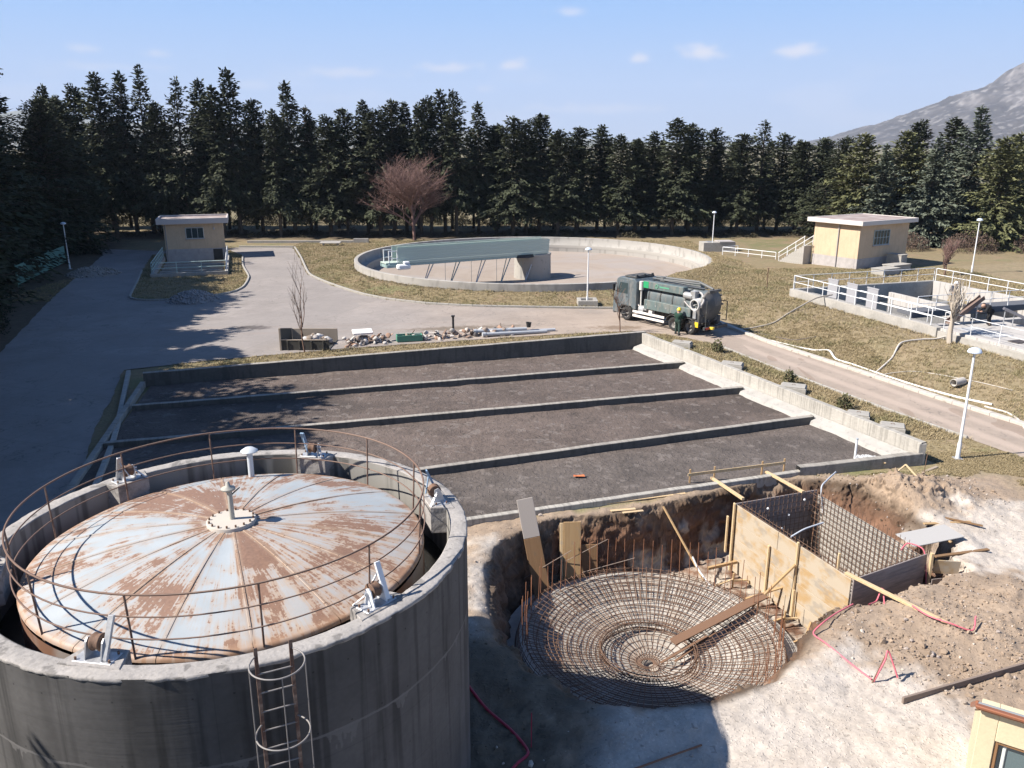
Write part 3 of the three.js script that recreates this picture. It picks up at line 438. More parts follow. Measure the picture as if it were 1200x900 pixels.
{
  const green = { dark: [0.019, 0.025, 0.013], light: [0.056, 0.066, 0.031] }, olive = { dark: [0.035, 0.042, 0.014], light: [0.155, 0.16, 0.07] }, blue = { dark: [0.030, 0.042, 0.032], light: [0.16, 0.185, 0.135] };
  const d = { branches: 300, leaf: 1.08, wide: 0.52 };
  TREES.push(conifer(1, 16, 3.5, 3.6, { ...d, ...green }), conifer(2, 16, 3.1, 4.0, { ...d, ...green, sparse: 0.92 }), conifer(3, 16, 4.0, 3.2, { ...d, ...green, wide: 0.45 }), conifer(4, 16, 3.0, 4.4, { ...d, ...green, sparse: 0.66, wide: 0.6, rise: 0.15 }), conifer(5, 16, 3.8, 3.0, { ...d, ...green, wide: 0.4, branches: 320 }),
    conifer(6, 16, 3.4, 3.4, { ...d, ...green, brown: 0.3, wide: 0.6 }), conifer(7, 15, 4.2, 0.8, { ...d, ...blue, wide: 0.7, branches: 320 }), conifer(8, 14, 4.2, 1.2, { ...d, ...olive, wide: 0.5, branches: 280 }), conifer(9, 14, 4.8, 0.5, { ...d, ...green, wide: 0.45, branches: 520, rise: 0.1, leaf: 0.75 }));
}
const treeProto = [];
function plantTree(kind, x, z, h, label, group, widen = 1, base = [16, 16, 16, 16, 16, 16, 15, 14, 14][kind]) {
  let t;
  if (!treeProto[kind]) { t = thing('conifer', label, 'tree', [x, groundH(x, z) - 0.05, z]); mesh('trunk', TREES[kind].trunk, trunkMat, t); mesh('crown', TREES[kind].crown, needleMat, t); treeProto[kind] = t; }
  else { t = treeProto[kind].clone(); t.name = numbered('conifer'); t.userData = {}; scene.add(t); t.position.set(x, groundH(x, z) - 0.05, z); tag(t, label, 'tree'); }
  if (group) t.userData.group = group; const s = h / base; t.scale.set(s * widen, s, s * widen); t.rotation.y = (x * 7.3 + z * 3.1) % 6.28; return t;
}
const ordinal = ['first', 'second', 'third', 'fourth', 'fifth', 'sixth', 'seventh', 'eighth', 'ninth', 'tenth'];
const nth = (i) => ordinal[i] ?? (i + 1) + 'th';
{
  const back = [[-63.2, -116.5, 20.1], [-62.2, -118.4, 18.9], [-61.4, -120.9, 20.4], [-55.4, -116.3, 21.7], [-53.6, -118.6, 21.9], [-52.4, -121.6, 22.9], [-48.6, -117.3, 18], [-46.1, -118.6, 21.1], [-44, -121.6, 21.2], [-40.6, -117.3, 20.1], [-38.8, -118.7, 22.4], [-36.5, -121.6, 18.5], [-32.6, -116.9, 17.1], [-31.2, -119.6, 20.7], [-29.4, -121.7, 17.6], [-25.7, -117.9, 16.3], [-23.6, -119.6, 17.2], [-21.1, -121.7, 18.5], [-18.6, -117.7, 16.9], [-16.9, -119.7, 18.4], [-15.4, -122.1, 18.2], [-12.9, -118.5, 17.7], [-11.6, -119.9, 18.8], [-9.8, -122.4, 19.9], [-7.9, -118.4, 19.6], [-4.8, -121, 18.1], [-2.4, -122.3, 15], [0.1, -118.4, 16.1], [2.1, -120.4, 15.3], [4, -122.5, 16.6], [6.5, -118.4, 14.4], [9.3, -120.4, 14.8], [12.6, -123.3, 15.2], [15.1, -118.6, 13.8], [17.9, -121.3, 13], [20.2, -122.9, 14.3], [22.9, -118.7, 15.9], [25.8, -121.9, 15.3], [29.6, -124.2, 14.7], [32.4, -119.8, 13.9], [35.7, -121.2, 15.7], [39.5, -124.2, 14], [40.9, -119.6, 12.9], [44.7, -122.3, 13.3]];
  const kinds = [1, 0, 2, 0, 1, 3, 2, 3, 1, 0, 1, 4, 0, 1, 5, 2, 4, 0, 2, 4, 0, 1, 2, 0, 1, 1, 4, 2, 0, 4, 2, 4, 0, 2, 4, 0, 2, 4, 2, 4, 3, 2, 4, 2];
  back.forEach(([x, z, h], i) => plantTree(kinds[i], x, z, h * 1.0, `tall dark conifer of the back tree row, ${nth(i)} from its left end`, 'dark conifers of the back row', h > 17 ? 0.9 : 1.2));
  const r = RNG(77);
  for (let i = 0; i < 30; i++) { const x = lerp(-72, 50, (i + r() * 0.5) / 30), z = -127 - 3 * r(); plantTree([0, 2, 4, 1][i % 4], x, z, (x < -30 ? 15.5 : x < 0 ? 14.2 : 12.4) + 1.8 * r(), 'dark conifer half hidden behind the back tree row', 'conifers half hidden behind the back row', 1.0); }
  const right = [[43.6, -112, 13.3, 8], [43.8, -106, 13.6, 7], [45.6, -103, 12.2, 6], [50.9, -110, 14, 7], [55.5, -116, 15.5, 2], [50.2, -101, 12.9, 6], [57.8, -112, 15.6, 2], [57.1, -104, 16.4, 6], [56.2, -97, 12.6, 7], [64.3, -108, 13.5, 7], [62.1, -100, 14.3, 7]];
  const say = ['broad dark spruce', 'olive green pine', 'bluish green spruce', 'yellowish green pine', 'slim dark conifer', 'grey green spruce', 'tall dark conifer', 'tallest grey green spruce', 'low olive green pine', 'far olive green pine', 'olive brown pine'];
  right.forEach(([x, z, h, k], i) => plantTree(k, x, z, h, `${say[i]} behind the yellow building, ${nth(i)} from the left of that group`, 'lighter trees at the right', 1.15));
  // the left row, coming forward along the fence to beside the tank
  const left = [[-58.5, -112, 17, 0], [-57, -107.5, 18, 2], [-55.5, -103, 16, 4], [-54.5, -98.5, 17.5, 8], [-56.5, -92, 18.5, 2], [-55, -85.5, 19, 8], [-53.4, -79.5, 18.5, 4], [-51.2, -73.5, 19.5, 8], [-47.6, -67.5, 19, 2], [-45.2, -61.5, 19, 8], [-42.4, -56.2, 17.5, 4], [-40.4, -50.5, 18.5, 8], [-37.4, -45.5, 19, 2], [-34.6, -40.5, 19, 8], [-30.2, -35.3, 18.5, 4], [-27.8, -30.5, 17.5, 8], [-26, -25.5, 16, 2], [-24, -20.5, 13, 8], [-21.8, -15.5, 12.5, 4], [-16.2, -5.2, 13.6, 8], [-15, -0.5, 15, 2], [-16.6, -12.2, 10.5, 8]];
  for (let i = 0; i < 17; i++) { const z = -104 + i * 5.1, x = lerp(-66, -31, i / 16) - (z > -70 ? 1.5 : 0); plantTree([8, 2, 4, 8][i % 4], x, z, (z < -55 ? 22.5 : 19.5) + (i * 7) % 3, `tall dark conifer standing behind the left fence row, ${nth(i)} counted from the back`, 'tall conifers behind the left row', 1.15); }
  left.forEach(([x, z, h, k], i) => plantTree(k, x, z, h, i > 11 ? `dark conifer of the left row shading the yard beside the tank, ${nth(i - 12)} towards the camera` : `dark conifer along the left fence, ${nth(i)} in that row counted from the back`, 'conifers along the left fence', 1.1));
}
// bare trees: trunk, limbs and fine twigs grown from the same forks
function bareTree(seed, H, spread, o = {}) {
  const r = RNG(seed), big = [], fine = [];
  const grow = (p, d, L, rad_, lev) => {
    const q = p.clone().addScaledVector(d, L * 0.5).add(V((r() - .5) * L * .12, 0, (r() - .5) * L * .12)), e = p.clone().addScaledVector(d, L).add(V((r() - .5) * L * .15, 0, (r() - .5) * L * .15));
    (lev < 2 ? big : fine).push(taperTube([p.toArray(), q.toArray(), e.toArray()], rad_, rad_ * 0.6, lev < 2 ? 6 : 3));
    if (lev >= (o.levels ?? 4)) return;
    const k = (o.kids ?? [5, 4, 4, 3])[lev] ?? 3;
    for (let i = 0; i < k; i++) { const u = 0.35 + 0.65 * (i + r()) / k, b = p.clone().lerp(e, u), a = r() * 6.28, w = spread * (0.6 + 0.7 * r()); const nd = d.clone().add(V(Math.cos(a) * w, (o.up ?? 0.2) + (r() - .5) * 0.3, Math.sin(a) * w)).normalize(); grow(b, nd, L * (0.55 + 0.3 * r()), Math.max(0.012, rad_ * 0.5), lev + 1); }
  };
  grow(V(0, -0.1, 0), V((r() - .5) * .08, 1, (r() - .5) * .08).normalize(), H * (o.stem ?? 0.36), o.r ?? 0.16, 0);
  return { big: join(big), fine: join(fine) };
}
function plantBare(name, label, cat, x, z, seed, H, spread, o, m1, m2) { const g = bareTree(seed, H, spread, o), t = thing(name, label, cat, [x, groundH(x, z), z]); mesh('trunk', g.big, m1, t); mesh('crown', g.fine, m2, t); return t; }
const twigRed = M([0.19, 0.115, 0.10], 0.9), twigGrey = M([0.23, 0.18, 0.15], 0.9), twigPale = M([0.42, 0.37, 0.31], 0.9), twigBrown = M([0.16, 0.10, 0.075], 0.9);
plantBare('bare_tree', 'bare reddish tree with a round crown before the conifers', 'tree', -13.2, -112.2, 5, 14.5, 1.15, { levels: 5, kids: [11, 6, 5, 4, 3], r: 0.24, up: 0.22, stem: 0.34 }, twigRed, twigRed);
plantBare('bare_tree', 'slender bare sapling in front of the open debris container', 'tree', -13.0, -49.9, 8, 4.4, 0.4, { levels: 3, kids: [5, 3, 3], r: 0.055, up: 0.45, stem: 0.55 }, twigBrown, twigGrey);
plantBare('bare_tree', 'small bare sapling in front of the truck cab', 'tree', 7.5, -55.6, 15, 3.6, 0.55, { levels: 3, kids: [5, 3, 3], r: 0.05, up: 0.35, stem: 0.5 }, twigBrown, twigBrown);
plantBare('bare_tree', 'pale pruned bare tree at the settling tank corner', 'tree', 26.6, -48.5, 21, 4.6, 0.5, { levels: 3, kids: [8, 4, 3], r: 0.17, up: 0.4, stem: 0.42 }, twigPale, twigPale);
plantBare('bare_tree', 'reddish brown bare tree behind the settling tank railing', 'tree', 40.0, -75.6, 25, 5.0, 0.5, { levels: 4, kids: [8, 5, 3, 3], r: 0.11, up: 0.3, stem: 0.3 }, twigBrown, twigRed);
// undergrowth
function leafShrub(seed, R, H, n, dark, light) {
  const r = RNG(seed), P = [], C = [];
  for (let i = 0; i < n; i++) {
    const a = r() * 6.28, q = Math.sqrt(r()) * R, y = H * Math.pow(r(), 0.8) * (1 - 0.55 * (q / R) ** 2), p = V(Math.cos(a) * q, y, Math.sin(a) * q), d = V(r() - .5, r() * .9, r() - .5).normalize(), s = V(r() - .5, r() - .5, r() - .5).cross(d).normalize(), L = 0.1 + 0.14 * r(), w = 0.03 + 0.04 * r(), c = mix3(dark, light, clamp(r() * 0.7 + y / H * 0.3));
    const m = p.clone().addScaledVector(d, L * 0.5), e = p.clone().addScaledVector(d, L), u = m.clone().addScaledVector(s, w), v = m.clone().addScaledVector(s, -w);
    for (const k of [p, u, e, p, e, v]) { P.push(k.x, k.y, k.z); C.push(...c); }
  }
  const g = new THREE.BufferGeometry(); g.setAttribute('position', new THREE.Float32BufferAttribute(P, 3)); g.setAttribute('color', new THREE.Float32BufferAttribute(C, 3)); g.computeVertexNormals(); return g;
}
const leafMat = M([1, 1, 1], 0.9, { vertexColors: true });
const shrubs = [];
function shrub(label, x, z, R, H, n = 500, dark = [0.05, 0.055, 0.025], light = [0.14, 0.13, 0.06], group) {
  const t = thing('shrub', label, 'shrub', [x, groundH(x, z), z], 0, group); mesh('foliage', leafShrub(shrubs.length + 11, R, H, n, dark, light), leafMat, t);
  const st = []; const r = RNG(shrubs.length + 5); for (let i = 0; i < 6; i++) st.push(bar([0, 0, 0], [(r() - .5) * R, H * 0.7, (r() - .5) * R], 0.012, 4)); mesh('stem', st, twigBrown, t); shrubs.push(t); return t;
}
shrub('small green shrub on the verge behind the truck', 12.9, -49.9, 0.38, 0.85, 230);
shrub('small dry shrub between two concrete chambers on the verge', 15.0, -42.6, 0.34, 0.9, 200);
shrub('small low shrub nearest the lamp on the road verge', 16.4, -38.4, 0.36, 0.75, 200);
for (const [i, x, z, R, H] of [[0, -53, -88, 3.4, 2.6], [1, -49.5, -74, 3.2, 2.8], [2, -45.5, -67, 3.2, 2.9], [3, -41.5, -60.5, 3.6, 2.8], [4, -37.6, -54, 3.2, 2.6], [5, -34.6, -47.5, 3.2, 2.6], [6, -31.2, -40, 3, 2.4]])
  shrub(`dark evergreen bush under the left trees, ${nth(i)} from the fence lamp`, x, z, R, H, 3200, [0.014, 0.018, 0.010], [0.05, 0.055, 0.028], 'dark bushes under the left trees');
for (const [i, x, z, R, H] of [[0, 46, -96.5, 2.6, 2.2], [1, 52, -93.5, 2.8, 2.4], [2, 59, -91.5, 3, 2.6], [3, 66, -90, 3, 2.6]])
  shrub(`brown thicket at the edge of the right trees, ${nth(i)} from the left`, x, z, R, H, 2600, [0.05, 0.035, 0.028], [0.14, 0.095, 0.07], 'brown thickets at the right');

{ // scrub along the field edge behind the trees
  const g = leafShrub(97, 1.0, 1.0, 260, [0.03, 0.028, 0.016], [0.10, 0.085, 0.045]), N = 420, im = new THREE.InstancedMesh(g, leafMat, N), r = RNG(98), m = new THREE.Matrix4(); im.name = 'undergrowth'; im.userData = { kind: 'stuff', label: 'dark scrub growing behind and between the back trees', category: 'undergrowth' };
  for (let i = 0; i < N; i++) { const x = lerp(-90, 78, r()), z = (i % 3 ? -131 - 9 * r() : -116 - 8 * r()) , h = (i % 3 ? 0.9 + 2.2 * r() * r() : 0.3 + 0.5 * r()), w = 0.8 + 1.3 * r(); m.compose(V(x, groundH(x, z) - 0.05, z), new THREE.Quaternion().setFromEuler(new THREE.Euler(0, r() * 6, 0)), V(w, h, w)); im.setMatrixAt(i, m); }
  im.castShadow = im.receiveShadow = true; scene.add(im);
}
// ───────── concrete digester tank with its floating steel bell ─────────
const TK = [-5.4, 0, -14.4], TR = 4.52, TI = 4.19, TOP = 5.3;
{
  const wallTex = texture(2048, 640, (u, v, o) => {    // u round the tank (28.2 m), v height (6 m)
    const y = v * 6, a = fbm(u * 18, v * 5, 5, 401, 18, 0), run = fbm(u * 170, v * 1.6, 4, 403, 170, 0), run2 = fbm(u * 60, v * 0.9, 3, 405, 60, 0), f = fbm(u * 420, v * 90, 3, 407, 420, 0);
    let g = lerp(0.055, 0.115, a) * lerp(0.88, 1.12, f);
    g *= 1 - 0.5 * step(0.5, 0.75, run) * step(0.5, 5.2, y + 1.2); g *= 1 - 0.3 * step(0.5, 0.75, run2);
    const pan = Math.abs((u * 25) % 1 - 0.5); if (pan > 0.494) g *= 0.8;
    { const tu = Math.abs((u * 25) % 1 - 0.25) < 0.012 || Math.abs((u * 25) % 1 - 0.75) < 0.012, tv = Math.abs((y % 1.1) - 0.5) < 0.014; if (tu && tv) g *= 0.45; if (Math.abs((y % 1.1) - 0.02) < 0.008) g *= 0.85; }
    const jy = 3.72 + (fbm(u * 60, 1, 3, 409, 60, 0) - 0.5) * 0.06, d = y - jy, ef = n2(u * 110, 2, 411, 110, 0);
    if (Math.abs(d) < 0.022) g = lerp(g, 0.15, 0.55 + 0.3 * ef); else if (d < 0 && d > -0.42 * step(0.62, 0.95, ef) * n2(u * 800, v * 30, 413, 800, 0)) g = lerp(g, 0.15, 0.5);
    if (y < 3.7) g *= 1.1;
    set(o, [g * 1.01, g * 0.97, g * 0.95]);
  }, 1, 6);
  const t = thing('concrete_tank', 'large round grey concrete tank with a rusty domed lid', 'tank', TK);
  const n = 160, ring = (R, y0, y1, inward, ny = 10) => { const g = new THREE.CylinderGeometry(R, R, y1 - y0, n, ny, true); g.translate(0, (y0 + y1) / 2, 0); const p = g.attributes.position, uv = g.attributes.uv; for (let i = 0; i < p.count; i++) uv.setXY(i, uv.getX(i), p.getY(i)); if (inward) { const ix = g.index.array; for (let i = 0; i < ix.length; i += 3) [ix[i], ix[i + 1]] = [ix[i + 1], ix[i]]; g.computeVertexNormals(); } return g; };
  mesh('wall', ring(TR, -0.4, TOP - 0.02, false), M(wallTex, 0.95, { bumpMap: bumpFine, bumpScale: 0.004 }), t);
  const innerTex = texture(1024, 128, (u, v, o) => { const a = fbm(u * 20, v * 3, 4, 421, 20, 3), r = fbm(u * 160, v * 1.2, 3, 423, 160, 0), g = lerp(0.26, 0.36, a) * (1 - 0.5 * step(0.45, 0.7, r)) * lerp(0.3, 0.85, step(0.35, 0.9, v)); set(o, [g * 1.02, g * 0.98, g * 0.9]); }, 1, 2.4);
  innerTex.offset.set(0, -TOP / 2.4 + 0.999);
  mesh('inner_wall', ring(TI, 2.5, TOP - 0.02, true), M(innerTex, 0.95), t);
  // rim: trowelled cement with a broken outer edge
  const rp = [[TI, TOP - 0.05], [TI + 0.008, TOP - 0.008], [TI + 0.03, TOP], [TI + 0.16, TOP + 0.008], [TR - 0.12, TOP + 0.006], [TR - 0.02, TOP - 0.002], [TR + 0.012, TOP - 0.02], [TR + 0.014, TOP - 0.06], [TR - 0.01, TOP - 0.09]];
  let rim = lathe(rp, 320); { const q = rim.attributes.position; for (let i = 0; i < q.count; i++) { const x = q.getX(i), y = q.getY(i), z = q.getZ(i), R = Math.hypot(x, z), e = R > TR - 0.06 ? 1 : 0.25; const f = 1 + e * (fbm(x * 5 + 9, z * 5, 3, 431) - 0.55) * 0.014; q.setXYZ(i, x * f, y + (fbm(x * 4, z * 4, 3, 433) - 0.5) * 0.022 - e * Math.max(0, fbm(x * 9, z * 9, 2, 435) - 0.68) * 0.12, z * f); } rim.computeVertexNormals(); }
  const rimTex = texture(512, 512, (u, v, o) => { const a = fbm(u * 8, v * 8, 5, 441, 8, 8), b = fbm(u * 70, v * 70, 2, 443, 70, 70), s = step(0.6, 0.72, fbm(u * 10, v * 10, 4, 445, 10, 10)); const g = lerp(0.25, 0.38, a) * lerp(0.82, 1.12, b) * (1 - 0.4 * s) * (n2(u * 120, v * 120, 447, 120, 120) > 0.95 ? 0.5 : 1); set(o, [g * 1.02, g * 0.96, g * 0.91]); }, 2.5);
  const rimMat = M(rimTex, 0.95, { bumpMap: bumpFine, bumpScale: 0.012 });
  mesh('rim', triUV(rim), rimMat, t);
  for (let i = 0; i < 6; i++) {                        // brackets that carry the guide rollers
    const a = rad(171 - 60 * i), s = new THREE.Shape([[-0.48, 0.14], [0.48, 0.14], [0.34, -0.30], [-0.34, -0.30]].map(p => new THREE.Vector2(...p))), g = new THREE.ExtrudeGeometry(s, { depth: 0.55, bevelEnabled: true, bevelSize: 0.015, bevelThickness: 0.015, bevelSegments: 1 });
    g.rotateX(-Math.PI / 2); g.translate(0, TOP - 0.55 + 0.012, 0); put(g, Math.sin(a) * (TI - 0.02), 0, Math.cos(a) * (TI - 0.02), a + Math.PI); mesh('bracket', triUV(g.toNonIndexed ? g : g), rimMat, t);
  }
  const w = new THREE.RingGeometry(3.0, TI + 0.02, 96); w.rotateX(-Math.PI / 2); w.translate(0, 4.05, 0); mesh('water', w, M([0.012, 0.012, 0.010], 0.12), t);

  // bell
  const DR = 3.66, DE = 5.0, DC = 5.5;
  const rustTex = texture(2048, 2048, (u, v, o) => {
    const x = (u - 0.5) * 7.6, z = (v - 0.5) * 7.6, R = Math.hypot(x, z), a = Math.atan2(x, z), sec = (a / (Math.PI * 2) * 16 + 32), fr = sec % 1, id = Math.floor(sec) % 16;
    const st = fbm(a * 22, R * 0.8, 5, 451), fine = fbm(a * 110, R * 3.2, 3, 453), blot = fbm(x * 1.1, z * 1.1, 5, 455), patch = fbm(x * 3.6, z * 3.6, 5, 457), grit = fbm(x * 26, z * 26, 3, 459), sect = n2(id * 3.7, 1, 461) * (R > 1 ? 1.2 : 1);
    const dg = a * 57.296, G = (c, w, r0, rw) => { let q = Math.abs(dg - c); q = Math.min(q, 360 - q); return Math.exp(-((q / w) ** 2) - (((R - r0) / rw) ** 2)); };
    const zone = 1.15 * (0.34 * G(-122, 26, 1.9, 1.3) + 0.30 * G(-150, 16, 1.2, 0.7) + 0.33 * G(33, 11, 1.5, 0.9) + 0.28 * G(-14, 15, 2.5, 0.7) + 0.25 * G(165, 26, 2.9, 0.6) + 0.26 * G(96, 14, 2.0, 0.45) + 0.2 * G(62, 22, 2.9, 0.6) + 0.2 * G(-70, 12, 2.9, 0.6) + 0.14 * G(140, 12, 1.6, 0.9) + 0.2 * Math.exp(-(((R - 0.62) / 0.2) ** 2)) + 0.10 * step(3.35, 3.6, R));
    const rays = fbm(a * 60, R * 0.5, 4, 465);
    let rust = zone + (st - 0.5) * 0.45 + (rays - 0.5) * 0.36 + (patch - 0.5) * 0.6 + (blot - 0.5) * 0.55 + 0.27 + sect * 0.06;
    const hard = step(0.47, 0.53, rust + (grit - 0.5) * 0.34 + (fine - 0.5) * 0.22);
    const soft = step(0.22, 0.56, rust + (fine - 0.5) * 0.3);
    let paint = mix3([0.375, 0.41, 0.435], [0.28, 0.315, 0.34], fbm(x * 2, z * 2, 3, 463)); paint = mix3(paint, mix3([0.41, 0.325, 0.25], [0.32, 0.22, 0.16], clamp(st * 1.2 - 0.1)), clamp(soft * 0.75 + 0.34 * step(0.2, 1.4, x) * step(-1.6, 0.6, z)));
    const rs = mix3([0.115, 0.053, 0.033], [0.24, 0.132, 0.083], clamp(grit * 0.8 + st * 0.35));
    let c = mix3(paint, rs, hard * 0.85);
    const e = Math.min(fr, 1 - fr) * R * 0.39; c = mix3(c, [0.32, 0.23, 0.165], (1 - step(0.02, 0.09, e)) * 0.55);
    if (R > 3.45) c = mix3(c, [0.38, 0.23, 0.14], step(3.45, 3.7, R) * 0.7);
    set(o, c);
  }, 7.6);
  rustTex.offset.set(0.5, 0.5);
  const bellMat = M(rustTex, 0.62, { metalness: 0.0, bumpMap: bumpFine, bumpScale: 0.002 });
  const skirtTex = texture(512, 256, (u, v, o) => { const a = fbm(u * 30, v * 3, 5, 471, 30, 3), c = step(0.4, 0.6, a); set(o, mix3([0.24, 0.20, 0.18], [0.17, 0.085, 0.05], c)); }, 1, 3);
  const b = thing('gas_bell', 'rust-stained pale blue steel bell floating in the concrete tank', 'gas holder', TK);
  const prof = (R) => DE + 0.02 + (DC - DE) * (1 - (R / DR) ** 2) * 1.0;
  const sk = new THREE.CylinderGeometry(DR, DR, 2.4, 96, 1, true); sk.translate(0, DE - 1.32, 0); mesh('skirt', sk, M(skirtTex, 0.75), b);
  for (let i = 0; i < 16; i++) {
    const P = [], I = [], nr = 12, na = 6, a0 = i / 16 * Math.PI * 2 + 0.0018, a1 = (i + 1) / 16 * Math.PI * 2 - 0.0018;
    for (let j = 0; j <= nr + 3; j++) for (let k = 0; k <= na; k++) {
      const a = lerp(a0, a1, k / na); let R, y; if (j <= nr) { R = lerp(0.3, DR - 0.06, j / nr); y = prof(R); } else { const q = (j - nr) / 3 * Math.PI / 2; R = DR - 0.06 + 0.07 * Math.sin(q); y = prof(DR - 0.06) - 0.07 * (1 - Math.cos(q)) - 0.01 * q; }
      y += 0.014 * Math.sin(k / na * Math.PI) * Math.sin(clamp(R / DR) * Math.PI) * (((i * 37) % 5) / 2.5 - 0.8) + (fbm(Math.sin(a) * R * 1.5, Math.cos(a) * R * 1.5, 2, 481) - 0.5) * 0.02; P.push(Math.sin(a) * R, y, Math.cos(a) * R);
    }
    for (let j = 0; j < nr + 3; j++) for (let k = 0; k < na; k++) { const q = j * (na + 1) + k; I.push(q, q + na + 1, q + 1, q + 1, q + na + 1, q + na + 2); }
    const g = new THREE.BufferGeometry(); g.setAttribute('position', new THREE.Float32BufferAttribute(P, 3)); g.setIndex(I); g.computeVertexNormals(); const U = []; for (let k = 0; k < P.length; k += 3) U.push(P[k], P[k + 2]); g.setAttribute('uv', new THREE.Float32BufferAttribute(U, 2));
    mesh('panel', g, bellMat, b);
    const a = i / 16 * Math.PI * 2, rp2 = []; for (let j = 0; j <= 8; j++) { const R = lerp(0.44, DR - 0.04, j / 8); rp2.push([Math.sin(a) * R, prof(R) + 0.002 - (j === 8 ? 0.03 : 0), Math.cos(a) * R]); }
    const sg = []; for (let j = 0; j < 8; j++) sg.push(beam(rp2[j], rp2[j + 1], 0.045, 0.022, 0.008)); const rg = join(sg), q = rg.attributes.position, uv = rg.attributes.uv; for (let k = 0; k < q.count; k++) uv.setXY(k, q.getX(k), q.getZ(k)); mesh('rib', rg, bellMat, b);
  }
  const dust = M(rustTex, 0.8); dust.color.setRGB(0.9, 0.85, 0.78);
  const fl = mesh('flange', lathe([[0, 0.075], [0.44, 0.07], [0.46, 0.06], [0.46, 0.0], [0.47, -0.05]], 40).translate(0, DC + 0.015, 0), M([0.46, 0.42, 0.37], 0.85, { bumpMap: bumpFine, bumpScale: 0.004 }), b);
  for (let i = 0; i < 16; i++) { const a = (i + 0.3) / 16 * 6.283; mesh('bolt', new THREE.CylinderGeometry(0.018, 0.02, 0.05, 6).translate(Math.sin(a) * 0.41, DC + 0.105, Math.cos(a) * 0.41), mats.rebar, fl); }
  mesh('vent_pipe', [new THREE.CylinderGeometry(0.045, 0.05, 0.6, 12).translate(0.02, DC + 0.38, 0), lathe([[0, 0.86], [0.03, 0.85], [0.05, 0.77], [0.13, 0.735], [0.135, 0.70], [0.06, 0.665], [0, 0.66]], 18).translate(0.0, DC, 0)], M([0.36, 0.35, 0.31], 0.7), b);
  mesh('lever', bar([0.04, DC + 0.58, 0], [0.20, DC + 0.72, -0.05], 0.014, 6), mats.black, b);
  const vx = -0.62, vz = -3.18; mesh('mushroom_vent', [new THREE.CylinderGeometry(0.066, 0.066, 0.62, 14).translate(vx, prof(3.2) + 0.3, vz), lathe([[0.07, 0], [0.19, 0.03], [0.195, 0.055], [0.10, 0.12], [0, 0.13]], 22).translate(vx, prof(3.2) + 0.58, vz)], M([0.50, 0.54, 0.58], 0.5), b);
  // guard rail
  const RR = 3.70;
  for (let i = 0; i < 12; i++) { const a = rad(175 - 30 * i), s = Math.sin(a), c = Math.cos(a), pl = mesh('post', [bar([s * (DR - 0.02), DE - 0.05, c * (DR - 0.02)], [s * RR, DE + 1.13, c * RR], 0.018, 8), bx(0.10, 0.10, 0.02, s * (DR - 0.03), DE - 0.12, c * (DR - 0.03), a)], mats.rustRail, b); }
  for (const [y, r] of [[1.13, 0.019], [0.76, 0.014], [0.38, 0.014]]) mesh('rail', ringBar(RR - 0.004, DE + y, r, 0, Math.PI * 2, 96, 6), mats.rustRail, b);

  // guide rollers
  const say = ['at the far side of the tank rim', 'at the right side of the tank rim', 'white upright, nearest the caged ladder', 'in the shade at the near left of the tank rim', 'at the far left edge of the tank rim', 'at the back left of the tank rim'];
  for (let i = 0; i < 6; i++) {
    const a = rad(171 - 60 * i), t = thing('guide_roller', `grey steel guide roller ${say[i]}`, 'roller', [TK[0] + Math.sin(a) * (TI - 0.02), TOP + 0.014, TK[2] + Math.cos(a) * (TI - 0.02)], a + Math.PI, 'guide rollers on the tank rim');
    const pm = i === 2 ? mats.white : mats.galv;
    mesh('base_plate', bx(0.62, 0.025, 0.3, 0, 0, 0.06), mats.galv, t);
    for (const [x, z] of [[-0.27, -0.05], [0.27, -0.05], [-0.27, 0.17], [0.27, 0.17]]) mesh('bolt', new THREE.CylinderGeometry(0.018, 0.018, 0.05, 6).translate(x, 0.045, z), mats.rebar, t);
    for (const s of [-1, 1]) { const sh = new THREE.Shape([[-0.11, 0], [0.13, 0], [0.10, 0.27], [0.02, 0.30], [-0.03, 0.25]].map(p => new THREE.Vector2(...p))), g = new THREE.ExtrudeGeometry(sh, { depth: 0.022, bevelEnabled: false }); g.rotateY(-Math.PI / 2); g.translate(s * 0.13 + 0.011, 0.024, 0.06); mesh('lug', triUV(g), pm, t); }
    mesh('wheel', put(lathe([[0.03, -0.08], [0.12, -0.08], [0.135, -0.06], [0.115, -0.03], [0.115, 0.03], [0.135, 0.06], [0.12, 0.08], [0.03, 0.08]], 20), 0, 0.23, 0.13, 0, 0, Math.PI / 2), mats.rebar, t);
    mesh('axle', bar([-0.2, 0.24, 0.12], [0.2, 0.24, 0.12], 0.022, 8), mats.galv, t);
    mesh('arm', [beam([-0.17, 0.03, -0.02], [-0.2, 0.62, 0.24], 0.10, 0.045, 0.006), bar([-0.2, 0.5, 0.19], [-0.06, 0.16, 0.30], 0.016, 6)], i === 0 || i === 1 ? M([0.20, 0.30, 0.42], 0.5) : pm, t);
    mesh('stay', beam([0.13, 0.24, 0.1], [0.30, 0.02, 0.3], 0.05, 0.012, 0.003), pm, t);
  }
  // caged ladder
  const dullSteel = M(galvTex, 0.65, { metalness: 0.2 }); dullSteel.color.setRGB(0.5, 0.46, 0.43);
  const la = rad(25.2), L = thing('caged_ladder', 'rusty steel caged ladder on the near side of the concrete tank', 'ladder', [TK[0] + Math.sin(la) * 4.66, 0, TK[2] + Math.cos(la) * 4.66], la);
  for (const s of [-1, 1]) mesh('stringer', bx(0.055, 5.5, 0.018, s * 0.245, 0.16, 0, 0, 0.004), mats.rustRail, L);
  for (let i = 0; i < 16; i++) mesh('rung', bar([-0.25, 0.42 + i * 0.32, 0], [0.25, 0.42 + i * 0.32, 0], 0.012, 6), dullSteel, L);
